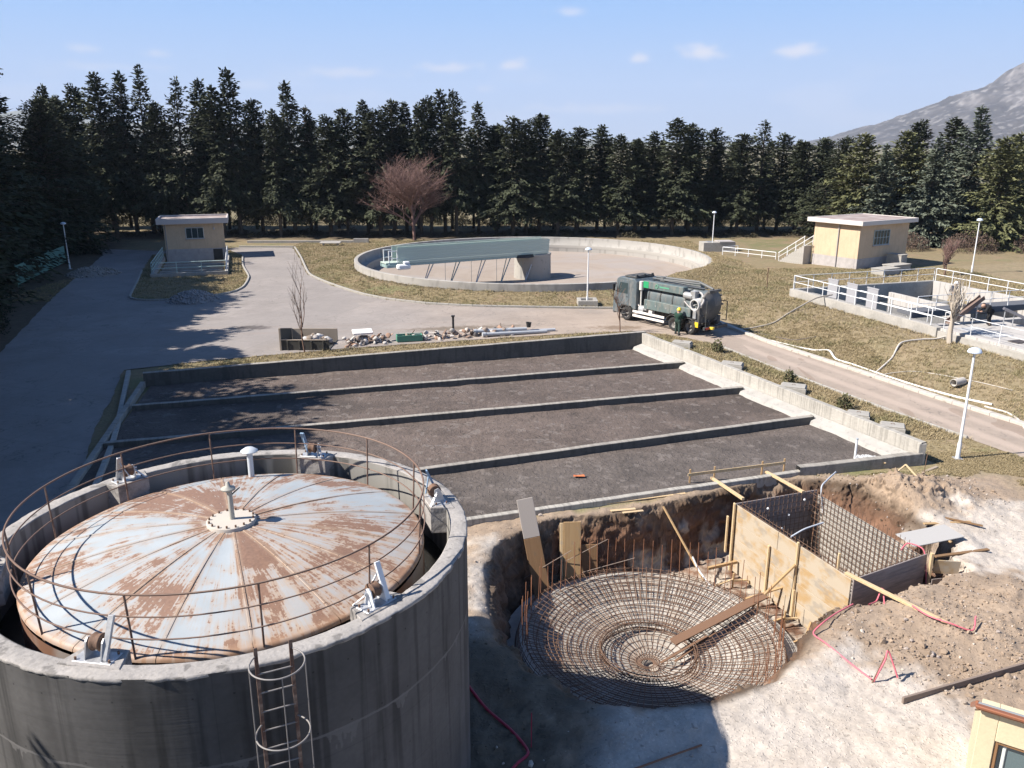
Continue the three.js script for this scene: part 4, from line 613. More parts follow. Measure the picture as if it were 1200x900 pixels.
  const hoop = (y) => { const pts = []; for (let i = 0; i <= 16; i++) { const q = lerp(-2.42, 2.42, i / 16); pts.push([Math.sin(q) * 0.38, y, Math.cos(q) * 0.38 + 0.285]); } pts[0] = [-0.26, y, 0]; pts[16] = [0.26, y, 0]; return pipe(pts, 0.013, 40, 6); };
  for (let i = 0; i < 5; i++) mesh('hoop', hoop(5.52 - i * 1.15), dullSteel, L);
  for (const q of [-1.5, 0, 1.5]) mesh('strap', bar([Math.sin(q) * 0.385, 0.9, Math.cos(q) * 0.385 + 0.285], [Math.sin(q) * 0.385, 5.52 + (q === 0 ? 0 : 0), Math.cos(q) * 0.385 + 0.285], 0.009, 5), dullSteel, L);
  for (const y of [5.0, 3.4, 1.8]) for (const s of [-1, 1]) mesh('wall_bracket', beam([s * 0.245, y, 0], [s * 0.245, y, -0.19], 0.04, 0.012, 0.003), mats.rustRail, L);
}
// ───────── sludge drying beds ─────────
{
  const t = thing('drying_bed', 'concrete basin of four long beds filled with dark dried sludge', 'drying bed', [0, 0, 0]);
  const sludgeTex = texture(2048, 2048, (u, v, o) => {
    const x = lerp(-23, 18, u), z = lerp(-52, -18, 1 - v), a = fbm(x * 0.35, z * 0.5, 4, 501), f = fbm(x * 4.5, z * 4.5, 4, 503), f2 = n2(x * 16, z * 16, 505), cr = Math.abs(fbm(x * 0.8, z * 0.8, 4, 507) - 0.5), lum = step(0.5, 0.7, fbm(x * 1.3, z * 1.3, 4, 509));
    let g = lerp(0.064, 0.105, a) * lerp(0.75, 1.2, f) * lerp(1, 0.85, lum); let c = [g * 1.32, g * 1.02, g * 0.88];
    const near = step(-34, -29, z + x * 0.32); c = mix3(c, [g * 1.10, g * 0.98, g * 0.90], near * 0.6);
    if (cr < 0.008) c = mix3(c, [0.035, 0.03, 0.026], 0.5); const wet = step(0.60, 0.72, fbm(x * 0.16, z * 0.3 + 9, 3, 513)); c = mix3(c, [0.045, 0.036, 0.032], wet * 0.55);
    if (f2 > 0.955) c = mix3(c, [0.26, 0.23, 0.21], 0.6); if (fbm(x * 2.6, z * 2.6, 3, 511) > 0.70) c = mix3(c, [0.19, 0.165, 0.15], 0.45);
    set(o, c);
  }, 41, 34);
  sludgeTex.wrapS = sludgeTex.wrapT = THREE.ClampToEdgeWrapping;
  const sludgeMat = M(sludgeTex, 0.97, { bumpMap: bumpCoarse, bumpScale: 0.06 });
  const L = [[-19.4, -42.2], [-18.5, -38.0], [-17.4, -32.8], [-15.9, -25.3], [-14.6, -21.4]], R = [[8.5, -50.6], [10.2, -46.0], [12.2, -40.9], [14.2, -36.2], [15.6, -31.3]];
  for (let i = 0; i < 4; i++) {                        // each bed a gently lumpy sheet
    const nx = 110, nz = 20, P = [], U = [], I = []; for (let j = 0; j <= nz; j++) for (let k = 0; k <= nx; k++) { const a = [lerp(L[i][0], R[i][0], k / nx), lerp(L[i][1], R[i][1], k / nx)], b = [lerp(L[i + 1][0], R[i + 1][0], k / nx), lerp(L[i + 1][1], R[i + 1][1], k / nx)], x = lerp(a[0], b[0], j / nz), z = lerp(a[1], b[1], j / nz), h = 0.015 + 0.10 * fbm(x * 0.9, z * 0.9, 4, 521) * (i === 3 ? 0.8 : 1); P.push(x, h, z); U.push(x + 23, -18 - z); }
    for (let j = 0; j < nz; j++) for (let k = 0; k < nx; k++) { const a = j * (nx + 1) + k; I.push(a, a + nx + 1, a + 1, a + 1, a + nx + 1, a + nx + 2); }
    const g = new THREE.BufferGeometry(); g.setAttribute('position', new THREE.Float32BufferAttribute(P, 3)); g.setAttribute('uv', new THREE.Float32BufferAttribute(U, 2)); g.setIndex(I); g.computeVertexNormals();
    const m = mesh('sludge', g, sludgeMat, t);
  }
  const wallPiece = (p, q, h0, h1, w, y0 = -0.2, o_) => {  // a wall from p to q whose top goes from h0 to h1
    const n = 60, P = [], I = [], U = [], dx = q[0] - p[0], dz = q[1] - p[1], Ln = Math.hypot(dx, dz), nx = -dz / Ln * w / 2, nz = dx / Ln * w / 2, sec = [[-1, 0], [-1, 0.95], [-0.9, 1], [0.9, 1], [1, 0.95], [1, 0]];
    for (let i = 0; i <= n; i++) { const f = i / n, x = p[0] + dx * f, z = p[1] + dz * f, h = lerp(h0, h1, f) + (fbm(f * Ln * 1.5, 3, 3, 531) - 0.5) * 0.03; for (const [s, k] of sec) { const wob = 1 + (fbm(f * Ln * 3, s, 2, 533) - 0.5) * 0.03; P.push(x + nx * s * wob, k === 0 ? y0 : k > 0.99 ? h : h - 0.02, z + nz * s * wob); U.push(f * Ln, k === 0 ? 0 : k > 0.99 ? 1.12 + 0.03 * s : 1.08); } }
    for (let i = 0; i < n; i++) for (let k = 0; k < 5; k++) { const a = i * 6 + k, b = a + 6; I.push(a, b, a + 1, a + 1, b, b + 1); }
    const g = new THREE.BufferGeometry(); g.setAttribute('position', new THREE.Float32BufferAttribute(P, 3)); g.setAttribute('uv', new THREE.Float32BufferAttribute(U, 2)); g.setIndex(I); const m = g.toNonIndexed(); m.computeVertexNormals(); const nrm = m.attributes.normal, pick = (up) => { const q = {}; for (const k of ['position', 'normal', 'uv']) q[k] = []; for (let i = 0; i < m.attributes.position.count; i += 3) { const u = Math.abs(nrm.getY(i) + nrm.getY(i + 1) + nrm.getY(i + 2)) / 3 > 0.35; if (u === up) for (let j = i; j < i + 3; j++) for (const k of ['position', 'normal', 'uv']) { const at = m.attributes[k]; for (let c = 0; c < at.itemSize; c++) q[k].push(at.array[j * at.itemSize + c]); } } const o = new THREE.BufferGeometry(); for (const k of ['position', 'normal', 'uv']) o.setAttribute(k, new THREE.Float32BufferAttribute(q[k], k === 'uv' ? 2 : 3)); return o; }; m.userData = {}; return o_ ? pick(o_ === 'top') : m;
  };
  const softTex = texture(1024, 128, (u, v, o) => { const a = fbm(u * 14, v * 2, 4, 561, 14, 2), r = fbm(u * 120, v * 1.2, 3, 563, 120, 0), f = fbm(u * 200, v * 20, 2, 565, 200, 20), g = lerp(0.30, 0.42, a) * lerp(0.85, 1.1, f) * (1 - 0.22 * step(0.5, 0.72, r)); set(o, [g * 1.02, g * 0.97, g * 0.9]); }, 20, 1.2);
  const shadeWall = M(softTex, 0.95, { bumpMap: bumpFine, bumpScale: 0.006 }); shadeWall.color.setRGB(0.30, 0.30, 0.29);  // same concrete, shade painted into the colour of back-wall and divider faces
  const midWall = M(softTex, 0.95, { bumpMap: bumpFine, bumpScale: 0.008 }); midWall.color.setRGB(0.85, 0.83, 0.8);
  mesh('back_wall', wallPiece([-19.8, -42.35], [8.45, -50.85], 0.75, 1.12, 0.3, -0.2, 'side'), shadeWall, t); mesh('back_wall_top', wallPiece([-19.8, -42.35], [8.45, -50.85], 0.75, 1.12, 0.3, -0.2, 'top'), midWall, t);
  mesh('side_wall', [wallPiece([8.25, -50.9], [16.65, -31.1], 1.05, 0.95, 0.28), bx(0.3, 1.0, 0.3, 16.6, -0.1, -31.2)], mats.concreteWall, t);
  { // sloped white footing along the side wall
    const a0 = [7.55, -50.3], a1 = [15.6, -31.5], b0 = [8.2, -50.6], b1 = [16.4, -31.2], P = [], U = [], n = 40; const q = (f, s) => { const x = lerp(lerp(a0[0], a1[0], f), lerp(b0[0], b1[0], f), s), z = lerp(lerp(a0[1], a1[1], f), lerp(b0[1], b1[1], f), s); return [x + (s < 0.5 ? (fbm(f * 12, 1, 2, 541) - 0.5) * 0.1 : 0), s < 0.2 ? -0.05 : 0.18 + 0.2 * s, z]; };
    const st = [0, 0.22, 1]; for (let i = 0; i < n; i++) for (let k = 0; k < 2; k++) { const A = q(i / n, st[k]), B = q((i + 1) / n, st[k]), C = q(i / n, st[k + 1]), D = q((i + 1) / n, st[k + 1]); for (const v of [A, B, C, C, B, D]) P.push(...v); }
    const g = new THREE.BufferGeometry(); g.setAttribute('position', new THREE.Float32BufferAttribute(P, 3)); g.computeVertexNormals(); const lm = M(concreteTex, 0.95); lm.color.setRGB(1.0, 1.0, 1.0); const whiteLedge = M(texture(256, 256, (u, v, o) => { const a = fbm(u * 8, v * 8, 4, 543, 8, 8), g2 = lerp(0.30, 0.41, a) * (fbm(u * 20, v * 20, 3, 545, 20, 20) > 0.7 ? 0.85 : 1); set(o, [g2, g2 * 0.96, g2 * 0.9]); }, 3), 0.95); mesh('footing', triUV(g), whiteLedge, t);
  }
  for (let i = 1; i < 4; i++) { const e = [R[i][0] - 0.25, R[i][1] + 0.07], d = mesh('divider', [wallPiece(L[i], e, 0.32, 0.42, 0.26, -0.2, 'side'), bx(0.06, 0.42, 0.25, e[0], 0, e[1], 0.3)], shadeWall, t); mesh('divider_top', wallPiece(L[i], e, 0.32, 0.42, 0.26, -0.2, 'top'), midWall, d); }
  mesh('front_wall', wallPiece([16.6, -31.15], [11.2, -29.85], 0.5, 0.42, 0.3), midWall, t);
  mesh('front_curb', wallPiece([11.3, -29.9], [-14.8, -21.2], 0.22, 0.2, 0.24), mats.concreteWall, t);
  mesh('end_curb', wallPiece([-19.8, -42.2], [-14.8, -21.2], 0.3, 0.2, 0.25), midWall, t);
  const rag = new THREE.PlaneGeometry(0.42, 0.24, 8, 4); rag.rotateX(-Math.PI / 2); roughen(rag, 0.05, 5); rag.translate(2.6, 0.13, -29.6); tag(mesh('rag', rag, M([0.55, 0.16, 0.06], 0.9)), 'orange scrap of cloth lying on the nearest sludge bed', 'rag');
  // access chambers along the side wall
  const say = ['beside the truck', 'behind the small dry shrub', 'with a pale lid beside the middle of the basin wall', 'near the basin corner, the farther of two', 'near the basin corner, the nearer of two'];
  [[10.9, -51.2, 1.25, 0.85], [12.75, -45.9, 1.25, 0.85], [14.8, -41.3, 1.3, 0.9], [16.35, -36.7, 1.0, 0.8], [17.2, -35.0, 1.05, 0.8]].forEach(([x, z, w, d], i) => {
    const c = thing('inspection_chamber', `low concrete chamber ${say[i]}`, 'chamber', [x, 0, z], rad(-23), 'concrete chambers along the basin wall');
    mesh('body', bx(w, 0.36, d, 0, -0.05, 0), mats.concrete, c); mesh('lid', bx(w * 0.92, 0.06, d * 0.9, 0, 0.312, 0), mats.concrete, c); mesh('handle', pipe([[-0.08, 0.37, 0], [-0.06, 0.42, 0], [0.06, 0.42, 0], [0.08, 0.37, 0]], 0.012, 10, 5), mats.rebar, c);
  });
  const wp = thing('white_pipe', 'thin white upright pipe at the front corner of the drying beds', 'pipe', [14.15, 0, -31.6]); mesh('tube', new THREE.CylinderGeometry(0.045, 0.045, 0.9, 10).translate(0, 0.45, 0), mats.white, wp); mesh('cap', new THREE.CylinderGeometry(0.055, 0.055, 0.05, 10).translate(0, 0.92, 0), mats.greyPaint, wp);
}
// ───────── round settling basin with its travelling bridge ─────────
{
  const [cx, cz, R] = CLAR, t = thing('settling_basin', 'wide round concrete settling basin on the lawn', 'basin', [cx, 0, cz]);
  const w = 0.4, H = 1.05, pr = [[R, -0.3], [R, H - 0.03], [R - 0.03, H], [R - w + 0.03, H], [R - w, H - 0.03], [R - w, 0.10], [R - w - 0.75, 0.06], [R - w - 0.78, 0.0], [R - w - 0.78, -0.75]];
  const g = lathe(pr, 200), q = g.attributes.position, uv = g.attributes.uv; for (let i = 0; i < q.count; i++) uv.setXY(i, uv.getX(i) * 118, q.getY(i) < 0.2 ? q.getY(i) * 0.3 : q.getY(i)); 
  { const clarTex = texture(2048, 128, (u, v, o) => { const a = fbm(u * 40, v * 2, 4, 571, 40, 2), r = fbm(u * 300, v * 1.2, 3, 573, 300, 0), g = lerp(0.28, 0.39, a) * (1 - 0.22 * step(0.5, 0.75, r)); set(o, [g * 1.02, g * 0.97, g * 0.9]); }, 118, 1.2); mesh('wall', g, M(clarTex, 0.95), t); }
  // the wall's inner shelf is a launder; its lip is a thin weir plate
  mesh('weir', lathe([[R - w - 0.8, -0.2], [R - w - 0.8, 0.16], [R - w - 0.76, 0.16], [R - w - 0.76, -0.2]], 160), mats.concrete, t);
  const floorTex = texture(1024, 1024, (u, v, o) => { const x = (u - 0.5) * 40, z = (v - 0.5) * 40, r = Math.hypot(x, z), a = Math.atan2(x, z), f = fbm(x * 0.4, z * 0.4, 4, 551), st = fbm(r * 2.2, a * 3, 4, 553), s = step(0.5, 0.7, fbm(x * 0.2, z * 0.3, 3, 555)); let c = mix3([0.25, 0.20, 0.165], [0.36, 0.31, 0.27], f * 0.5 + st * 0.5); c = mix3(c, [0.30, 0.27, 0.255], s * 0.6); set(o, c); }, 40); floorTex.offset.set(0.5, 0.5);
  const fg = new THREE.RingGeometry(0.1, R - w - 0.5, 96, 6); fg.rotateX(-Math.PI / 2); { const p = fg.attributes.position, u2 = fg.attributes.uv; for (let i = 0; i < p.count; i++) { const r = Math.hypot(p.getX(i), p.getZ(i)); p.setY(i, -1.35 + 0.75 * r / R); u2.setXY(i, p.getX(i), -p.getZ(i)); } fg.computeVertexNormals(); }
  mesh('basin_floor', fg, M(floorTex, 0.95), t);
  // centre pier
  const pier = mesh('pier', lathe([[2.0, -1.4], [1.95, 1.15], [2.0, 1.2], [2.0, 1.35], [1.96, 1.4], [1.72, 1.4], [1.68, 1.36], [1.68, 0.7], [0, 0.7]], 48), mats.concrete, t);
  // bridge: pale green girder with ribbed side plates
  const P0 = [-14.6, 9.4], P1 = [1.2, 0.6];            // from the rim at the near left to past the pier (local x, z)
  const dx = P1[0] - P0[0], dz = P1[1] - P0[1], Ln = Math.hypot(dx, dz), ang = Math.atan2(-dz, dx);
  const b = thing('scraper_bridge', 'long pale green steel bridge across the round basin', 'bridge', [cx + P0[0], 1.2, cz + P0[1]], ang);
  const gm = M([0.43, 0.51, 0.455], 0.6, { bumpMap: bumpFine, bumpScale: 0.002 }), gd = M([0.27, 0.37, 0.37], 0.6);
  mesh('deck', bx(Ln, 0.1, 1.5, Ln / 2, 0.32, 0), gm, b);
  for (const s of [-1, 1]) for (let i = 0; i < 6; i++) mesh('side_panel', bx(Ln + 0.05 * i - 1.2, 0.235, 0.05, Ln / 2 + 0.7, 0.28 + i * 0.248, s * (0.78 - 0.004 * i), 0, 0.008), gm, b);
  for (const s of [-1, 1]) { mesh('girder', bx(Ln, 0.30, 0.12, Ln / 2, 0.02, s * 0.66), gd, b); mesh('top_rail', bx(Ln - 1.2, 0.07, 0.1, Ln / 2 + 0.6, 1.81, s * 0.7), gm, b); }
  for (const s of [-1, 1]) mesh('post', [bx(0.09, 1.55, 0.09, 0.35, 0.0, s * 0.7), bx(0.09, 1.55, 0.09, 1.2, 0.0, s * 0.7), beam([0.35, 1.5, s * 0.7], [1.2, 1.5, s * 0.7], 0.08, 0.08), beam([0.35, 0.8, s * 0.7], [1.2, 0.8, s * 0.7], 0.06, 0.06)], mats.white, b);
  mesh('drive_box', [bx(1.3, 0.5, 0.7, 1.6, -0.22, 1.2, 0, 0.12), bx(0.6, 0.25, 0.5, 1.9, 0.282, 1.2, 0, 0.08)], mats.white, b);
  mesh('wheel_carriage', [bx(1.1, 0.28, 1.8, 0.6, -0.05, 0), ...[-0.7, 0.7].map(z => put(new THREE.CylinderGeometry(0.2, 0.2, 0.14, 16), 0.25, 0.12, z, 0, 0, Math.PI / 2))], gd, b);
  for (let i = 0; i < 5; i++) { const x = 4.6 + i * 2.9, fl = -2.3 - i * 0.13; mesh('scraper_arm', [bar([x + 0.5, 0.05, 0.4], [x - 0.9, fl, 0.7], 0.06, 6), bar([x + 0.5, 0.05, -0.4], [x - 0.9, fl, 0.7], 0.045, 6)], i % 2 ? gd : mats.galv, b); }
  for (let i = 0; i < 4; i++) mesh('hanger', bar([6.3 + i * 2.9, 0.05, 0.5], [6.3 + i * 2.9, -2.3, 0.5], 0.02, 5), gd, b);
  mesh('centre_turntable', [new THREE.CylinderGeometry(1.2, 1.3, 0.25, 24).translate(Ln - 2.7, 0.12, 0), bx(2.2, 0.12, 1.4, Ln - 1.8, 0.2, 0)], mats.black, b);
}
// ───────── railings ─────────
function railing(name, label, pts, h, mat_, o = {}) {   // posts and two rails along a line of [x, y, z]
  const t = thing(name, label, 'railing', pts[0]), P = pts.map(p => [p[0] - pts[0][0], p[1] - pts[0][1], p[2] - pts[0][2]]), r = o.r ?? 0.025;
  for (let i = 1; i < P.length; i++) { for (const f of o.levels ?? [1, 0.52]) mesh('rail', bar([P[i - 1][0], P[i - 1][1] + h * f, P[i - 1][2]], [P[i][0], P[i][1] + h * f, P[i][2]], f === 1 ? r : r * 0.85, 6), mat_, t); const a = V(...P[i - 1]), b = V(...P[i]), n = Math.max(1, Math.round(a.distanceTo(b) / (o.gap ?? 1.6))); for (let k = i === 1 ? 0 : 1; k <= n; k++) { const p = a.clone().lerp(b, k / n); mesh('post', bar([p.x, p.y - 0.05, p.z], [p.x, p.y + h, p.z], r, 6), mat_, t); } }
  return t;
}
const roofTex = texture(512, 512, (u, v, o) => { const a = fbm(u * 6, v * 6, 4, 601, 6, 6), s = step(0.5, 0.7, fbm(u * 4, v * 4, 3, 603, 4, 4)); set(o, mix3(mix3([0.20, 0.15, 0.14], [0.38, 0.32, 0.30], a), [0.46, 0.43, 0.42], s * 0.6)); }, 5);
function windowGrid(parent, w, h, cols, rows, at, ry, fm, name = 'window') {   // frame, mullions and one pane per light
  const fr = mesh(name, [bx(w + 0.1, 0.06, 0.10, 0, -h / 2 - 0.05, 0), bx(w + 0.1, 0.06, 0.10, 0, h / 2 - 0.01, 0), bx(0.06, h, 0.10, -w / 2 - 0.02, -h / 2, 0), bx(0.06, h, 0.10, w / 2 + 0.02, -h / 2, 0), ...Array.from({ length: cols - 1 }, (_, i) => bx(0.04, h, 0.07, -w / 2 + w * (i + 1) / cols, -h / 2, 0.002)), ...Array.from({ length: rows - 1 }, (_, i) => bx(w, 0.05, 0.065, 0, -h / 2 + h * (i + 1) / rows - 0.025, 0.001))], fm, parent);
  fr.position.set(...at); fr.rotation.y = ry;
  for (let i = 0; i < cols; i++) for (let j = 0; j < rows; j++) { const p = mesh('pane', new THREE.BoxGeometry(w / cols - 0.04, h / rows - 0.05, 0.012).translate(-w / 2 + w * (i + 0.5) / cols, -h / 2 + h * (j + 0.5) / rows, -0.02), mats.glass, fr); p.rotation.y = ((i * 7 + j * 3) % 5 - 2) * 0.006; }
  return fr;
}
const plinthTex = texture(256, 256, (u, v, o) => { const a = fbm(u * 8, v * 8, 4, 611, 8, 8), g = lerp(0.30, 0.44, a); set(o, [g * 1.03, g * 0.96, g * 0.93]); }, 2.5);
const plinthMat = M(plinthTex, 0.95);
// ───────── yellow service building on the right ─────────
{
  const x0 = 33.2, z0 = -79.0, y0 = 0.75, yaw = rad(31);   // near corner; long face runs right and away
  const t = thing('service_building', 'yellow flat-roofed service building with a barred window on the lawn', 'building', [x0, y0, z0], yaw);
  const W = 7.5, D = 5.3, H = 4.35;                        // local: x along the shaded face, -z along the sunlit face
  const shell = (y1, y2, out) => { const g = []; g.push(bx(W + out * 2, y2 - y1, 0.3, W / 2, y1, -0.15 + out), bx(W + out * 2, y2 - y1, 0.3, W / 2, y1, -D + 0.15 - out), bx(0.3, y2 - y1, D - 0.6 + 0.002, 0.15 - out, y1, -D / 2), bx(0.3, y2 - y1, D - 0.6, W - 0.15 + out, y1, -D / 2)); return g; };
  mesh('wall', shell(1.15, H, 0), mats.plaster, t); mesh('plinth', shell(-0.6, 1.15, 0.012), plinthMat, t);
  mesh('roof', bx(W + 1.0, 0.08, D + 1.0, W / 2, H + 0.30, -D / 2, 0, 0.02), M(roofTex, 0.95), t);
  const fas = M([0.58, 0.54, 0.50], 0.85); for (const [w, d, x, z] of [[W + 1.1, 0.14, W / 2, 0.5], [W + 1.1, 0.14, W / 2, -D - 0.5], [0.14, D + 0.86, -0.48, -D / 2], [0.14, D + 0.86, W + 0.48, -D / 2]]) mesh('fascia', bx(w, 0.42, d, x, H, z, 0, 0.02), fas, t);
  mesh('soffit', bx(W + 0.86, 0.05, D + 0.86, W / 2, H + 0.02, -D / 2), fas, t);
  windowGrid(t, 2.3, 1.35, 5, 2, [3.3, 3.05, 0.03], 0, M([0.36, 0.44, 0.45], 0.6)); mesh('sill', bx(2.6, 0.07, 0.2, 3.3, 2.26, 0.06), plinthMat, t);
  mesh('downpipe', [new THREE.CylinderGeometry(0.06, 0.06, H + 0.4, 8).translate(-0.08, H / 2 - 0.2, -2.35)], M([0.33, 0.31, 0.31], 0.7), t);
  mesh('awning', bx(0.8, 0.06, 0.9, W + 0.4, 1.1, -0.8), plinthMat, t);
  // outside stair with railings on the far left
  const s = thing('stair', 'concrete stair with white railing up the left side of the yellow building', 'stair', [x0, y0, z0], yaw), conc = mats.concrete;
  const ax = -0.2, az = -D - 0.2; for (let i = 0; i < 10; i++) mesh('step', bx(1.2, 0.19 * (10 - i) + 0.3, 0.31, ax - 0.2, -0.3, az - 0.2 - i * 0.3, 0, 0.01), conc, s);
  for (const q of [-0.85, 0.45]) { mesh('rail', [beam([ax + q, 2.9, az], [ax + q, 0.9, az - 3.2], 0.06, 0.06), beam([ax + q, 2.4, az], [ax + q, 0.45, az - 3.2], 0.045, 0.045)], mats.white, s); for (let i = 0; i < 4; i++) mesh('post', bx(0.05, 1.0, 0.05, ax + q, 1.95 - i * 0.64, az - 0.05 - i * 1.02), mats.white, s); }
  railing('stair_railing', 'white railing round the pit at the foot of the outside stair', [[28.3, 0.45, -88.2], [26.2, 0.4, -91.2], [24.0, 0.35, -93.8], [26.2, 0.3, -95.6]], 0.95, mats.white, { gap: 2.2, r: 0.04 });
  const put2 = (a, b) => [x0 + Math.cos(yaw) * a + Math.sin(yaw) * b, z0 - Math.sin(yaw) * a + Math.cos(yaw) * b];
  const bl = [[-0.2, 3.3, 2.4, 1.3, 0.55, 'long low concrete chamber before the yellow building'], [2.6, 2.5, 2.6, 1.2, 0.6, 'low concrete chamber under the barred window'], [4.2, 1.3, 0.9, 1.6, 1.35, 'tall narrow concrete block against the shaded yellow wall']];
  for (const [a, b, w, d, h, l] of bl) { const [x, z] = put2(a, b), c = thing('chamber', l, 'chamber', [x, groundH(x, z), z], yaw); mesh('body', bx(w, h + 0.3, d, 0, -0.3, 0), mats.concrete, c); mesh('lid', bx(w + 0.1, 0.08, d + 0.1, 0, h + 0.003, 0), mats.concrete, c); }
}
{ const c = thing('chamber', 'grey concrete box on the lawn beside the back lamp', 'chamber', [24.6, groundH(24.6, -99), -99.0], 0.1); mesh('body', bx(3.9, 1.5, 1.8, 0, -0.4, 0), mats.concrete, c); mesh('lid', bx(1.9, 0.12, 1.9, 0.9, 1.103, 0), plinthMat, c); mesh('hatch', bx(0.7, 0.08, 0.7, -1.0, 1.103, 0), mats.galv, c); }
{ const c = thing('low_wall', 'low pale concrete wall along the back trees behind the driveway', 'wall', [-24, 0, -109.5], 0.02); for (let i = 0; i < 8; i++) mesh('block', bx(1.98, 0.4 + (i === 7 ? 0.25 : 0), 0.35, -10 + i * 2, -0.1, 0), mats.concrete, c); }
{ const c = thing('concrete_bench', 'small white concrete slab lying on the lawn edge by the trees', 'slab', [-23.4, 0, -106.5], 0.05); mesh('slab', bx(2.6, 0.16, 0.9, 0, 0.28, 0), M([0.56, 0.53, 0.50], 0.9), c); for (const x of [-0.9, 0.9]) mesh('leg', bx(0.2, 0.3, 0.7, x, -0.02, 0), mats.concrete, c); }
// ───────── small pump house on the left ─────────
{
  const [X, Z, PY] = PUMP, t = thing('pump_house', 'small yellow pump house with a flat slab roof and three-light window', 'building', [X, 0, Z], PY);
  const W = 6.3, D = 4.2, base = -2.2, shell = (y1, y2, o) => [bx(W + 2 * o, y2 - y1, 0.3, 0, y1, -0.15 + o), bx(W + 2 * o, y2 - y1, 0.3, 0, y1, -D + 0.15 - o), bx(0.3, y2 - y1, D - 0.6, -W / 2 + 0.15 - o, y1, -D / 2), bx(0.3, y2 - y1, D - 0.6, W / 2 - 0.15 + o, y1, -D / 2)];
  mesh('wall', shell(1.1, 3.95, 0), mats.plaster, t); mesh('plinth', shell(base, 1.1, 0.012), plinthMat, t);
  const fas = M([0.50, 0.46, 0.44], 0.9); for (const [w, d, x, z] of [[W + 1.3, 0.16, 0, 0.62], [W + 1.3, 0.16, 0, -D - 0.62], [0.16, D + 1.08, -W / 2 - 0.57, -D / 2], [0.16, D + 1.08, W / 2 + 0.57, -D / 2]]) mesh('fascia', bx(w, 0.62, d, x, 3.93, z, 0, 0.02), fas, t);
  mesh('roof', bx(W + 1.0, 0.1, D + 1.0, 0, 4.28, -D / 2), M(roofTex, 0.95), t); mesh('soffit', bx(W + 1.0, 0.05, D + 1.0, 0, 3.96, -D / 2), fas, t);
  windowGrid(t, 1.85, 1.15, 3, 1, [0.1, 2.85, 0.03], 0, M([0.52, 0.56, 0.56], 0.6)); mesh('sill', bx(2.1, 0.07, 0.18, 0.1, 2.17, 0.06), plinthMat, t);
  mesh('hatch', bx(1.0, 1.3, 0.06, 2.4, -0.3, 0.03), mats.black, t);
  mesh('downpipe', bar([-2.95, 3.95, 0.07], [-2.95, -0.2, 0.07], 0.05, 8), M([0.36, 0.33, 0.31], 0.7), t); mesh('wall_lamp', [bx(0.16, 0.22, 0.14, 2.2, 3.2, 0.06), bar([2.2, 3.4, 0.03], [2.2, 3.95, 0.03], 0.015)], mats.galv, t);
  const p = thing('pump_pit', 'sunken concrete pit in front of the pump house', 'pit', [X, 0, Z], PY); const y0 = -2.4, pw = 0.3;
  const x1 = -3.15, x2 = 3.15, z2 = 13.2;
  for (const s of [x1 - 0.55, x2 + 0.55]) mesh('wall', bx(pw, 2.75, z2 + 0.75, s + (s < 0 ? 0.25 : -0.25), y0, z2 / 2 + 0.38), mats.concrete, p);
  mesh('wall', bx(x2 - x1 + 0.3, 2.75, pw, (x1 + x2) / 2, y0, z2 + 0.6), mats.concrete, p);
  mesh('pit_floor', bx(x2 - x1, 0.2, z2 + 0.4, (x1 + x2) / 2, y0, z2 / 2 + 0.3), mats.concrete, p);
  for (let i = 0; i < 4; i++) mesh('beam', bx(x2 - x1 - 0.1, 0.25, 0.35, (x1 + x2) / 2, -0.25, 2.6 + i * 2.4), mats.concrete, p);
  const c = (a, b) => { const q = pumpP(a, b); return [q[0], 0.3, q[1]]; };
  railing('pit_railing', 'pale green railing along the left side of the pump pit', [c(-3.45, 0.3), c(-3.45, 13.8)], 1.1, mats.paleGreen, { gap: 1.3, r: 0.035, levels: [1, 0.66, 0.33] });
  railing('pit_railing', 'pale green railing across the front of the pump pit', [c(-3.45, 13.8), c(3.45, 13.8)], 1.1, mats.paleGreen, { gap: 2.2, r: 0.035 });
  railing('pit_railing', 'white railing along the right side of the pump pit', [c(3.45, 13.8), c(3.45, 0.3)], 1.1, mats.white, { gap: 1.3, r: 0.035, levels: [1, 0.66, 0.33] });
}
// green fence along the left trees
{
  const P = [[-45.2, -74.5], [-46.3, -79], [-47.6, -84.5], [-48.9, -90]], gm = M([0.17, 0.34, 0.29], 0.6), t = thing('fence', 'green metal slat fence by the left lamp under the trees', 'fence', [P[0][0], 0, P[0][1]]);
  for (let i = 0; i < 3; i++) { const a = P[i], b = P[i + 1], n = 22, rel = (p) => [p[0] - P[0][0], p[1] - P[0][1]]; const [ax, az] = rel(a), [bx_, bz] = rel(b); for (let k = 0; k < n; k++) { const x = lerp(ax, bx_, (k + 0.5) / n), z = lerp(az, bz, (k + 0.5) / n); mesh('slat', bx(0.03, 1.75, 0.17, x, 0.15, z, Math.atan2(bx_ - ax, bz - az), 0.005), gm, t); } for (const y of [0.35, 1.0, 1.7]) mesh('rail', beam([ax - 0.03, y, az], [bx_ - 0.03, y, bz], 0.04, 0.06), gm, t); mesh('post', bx(0.09, 2.1, 0.09, ax, -0.05, az), gm, t); }
}
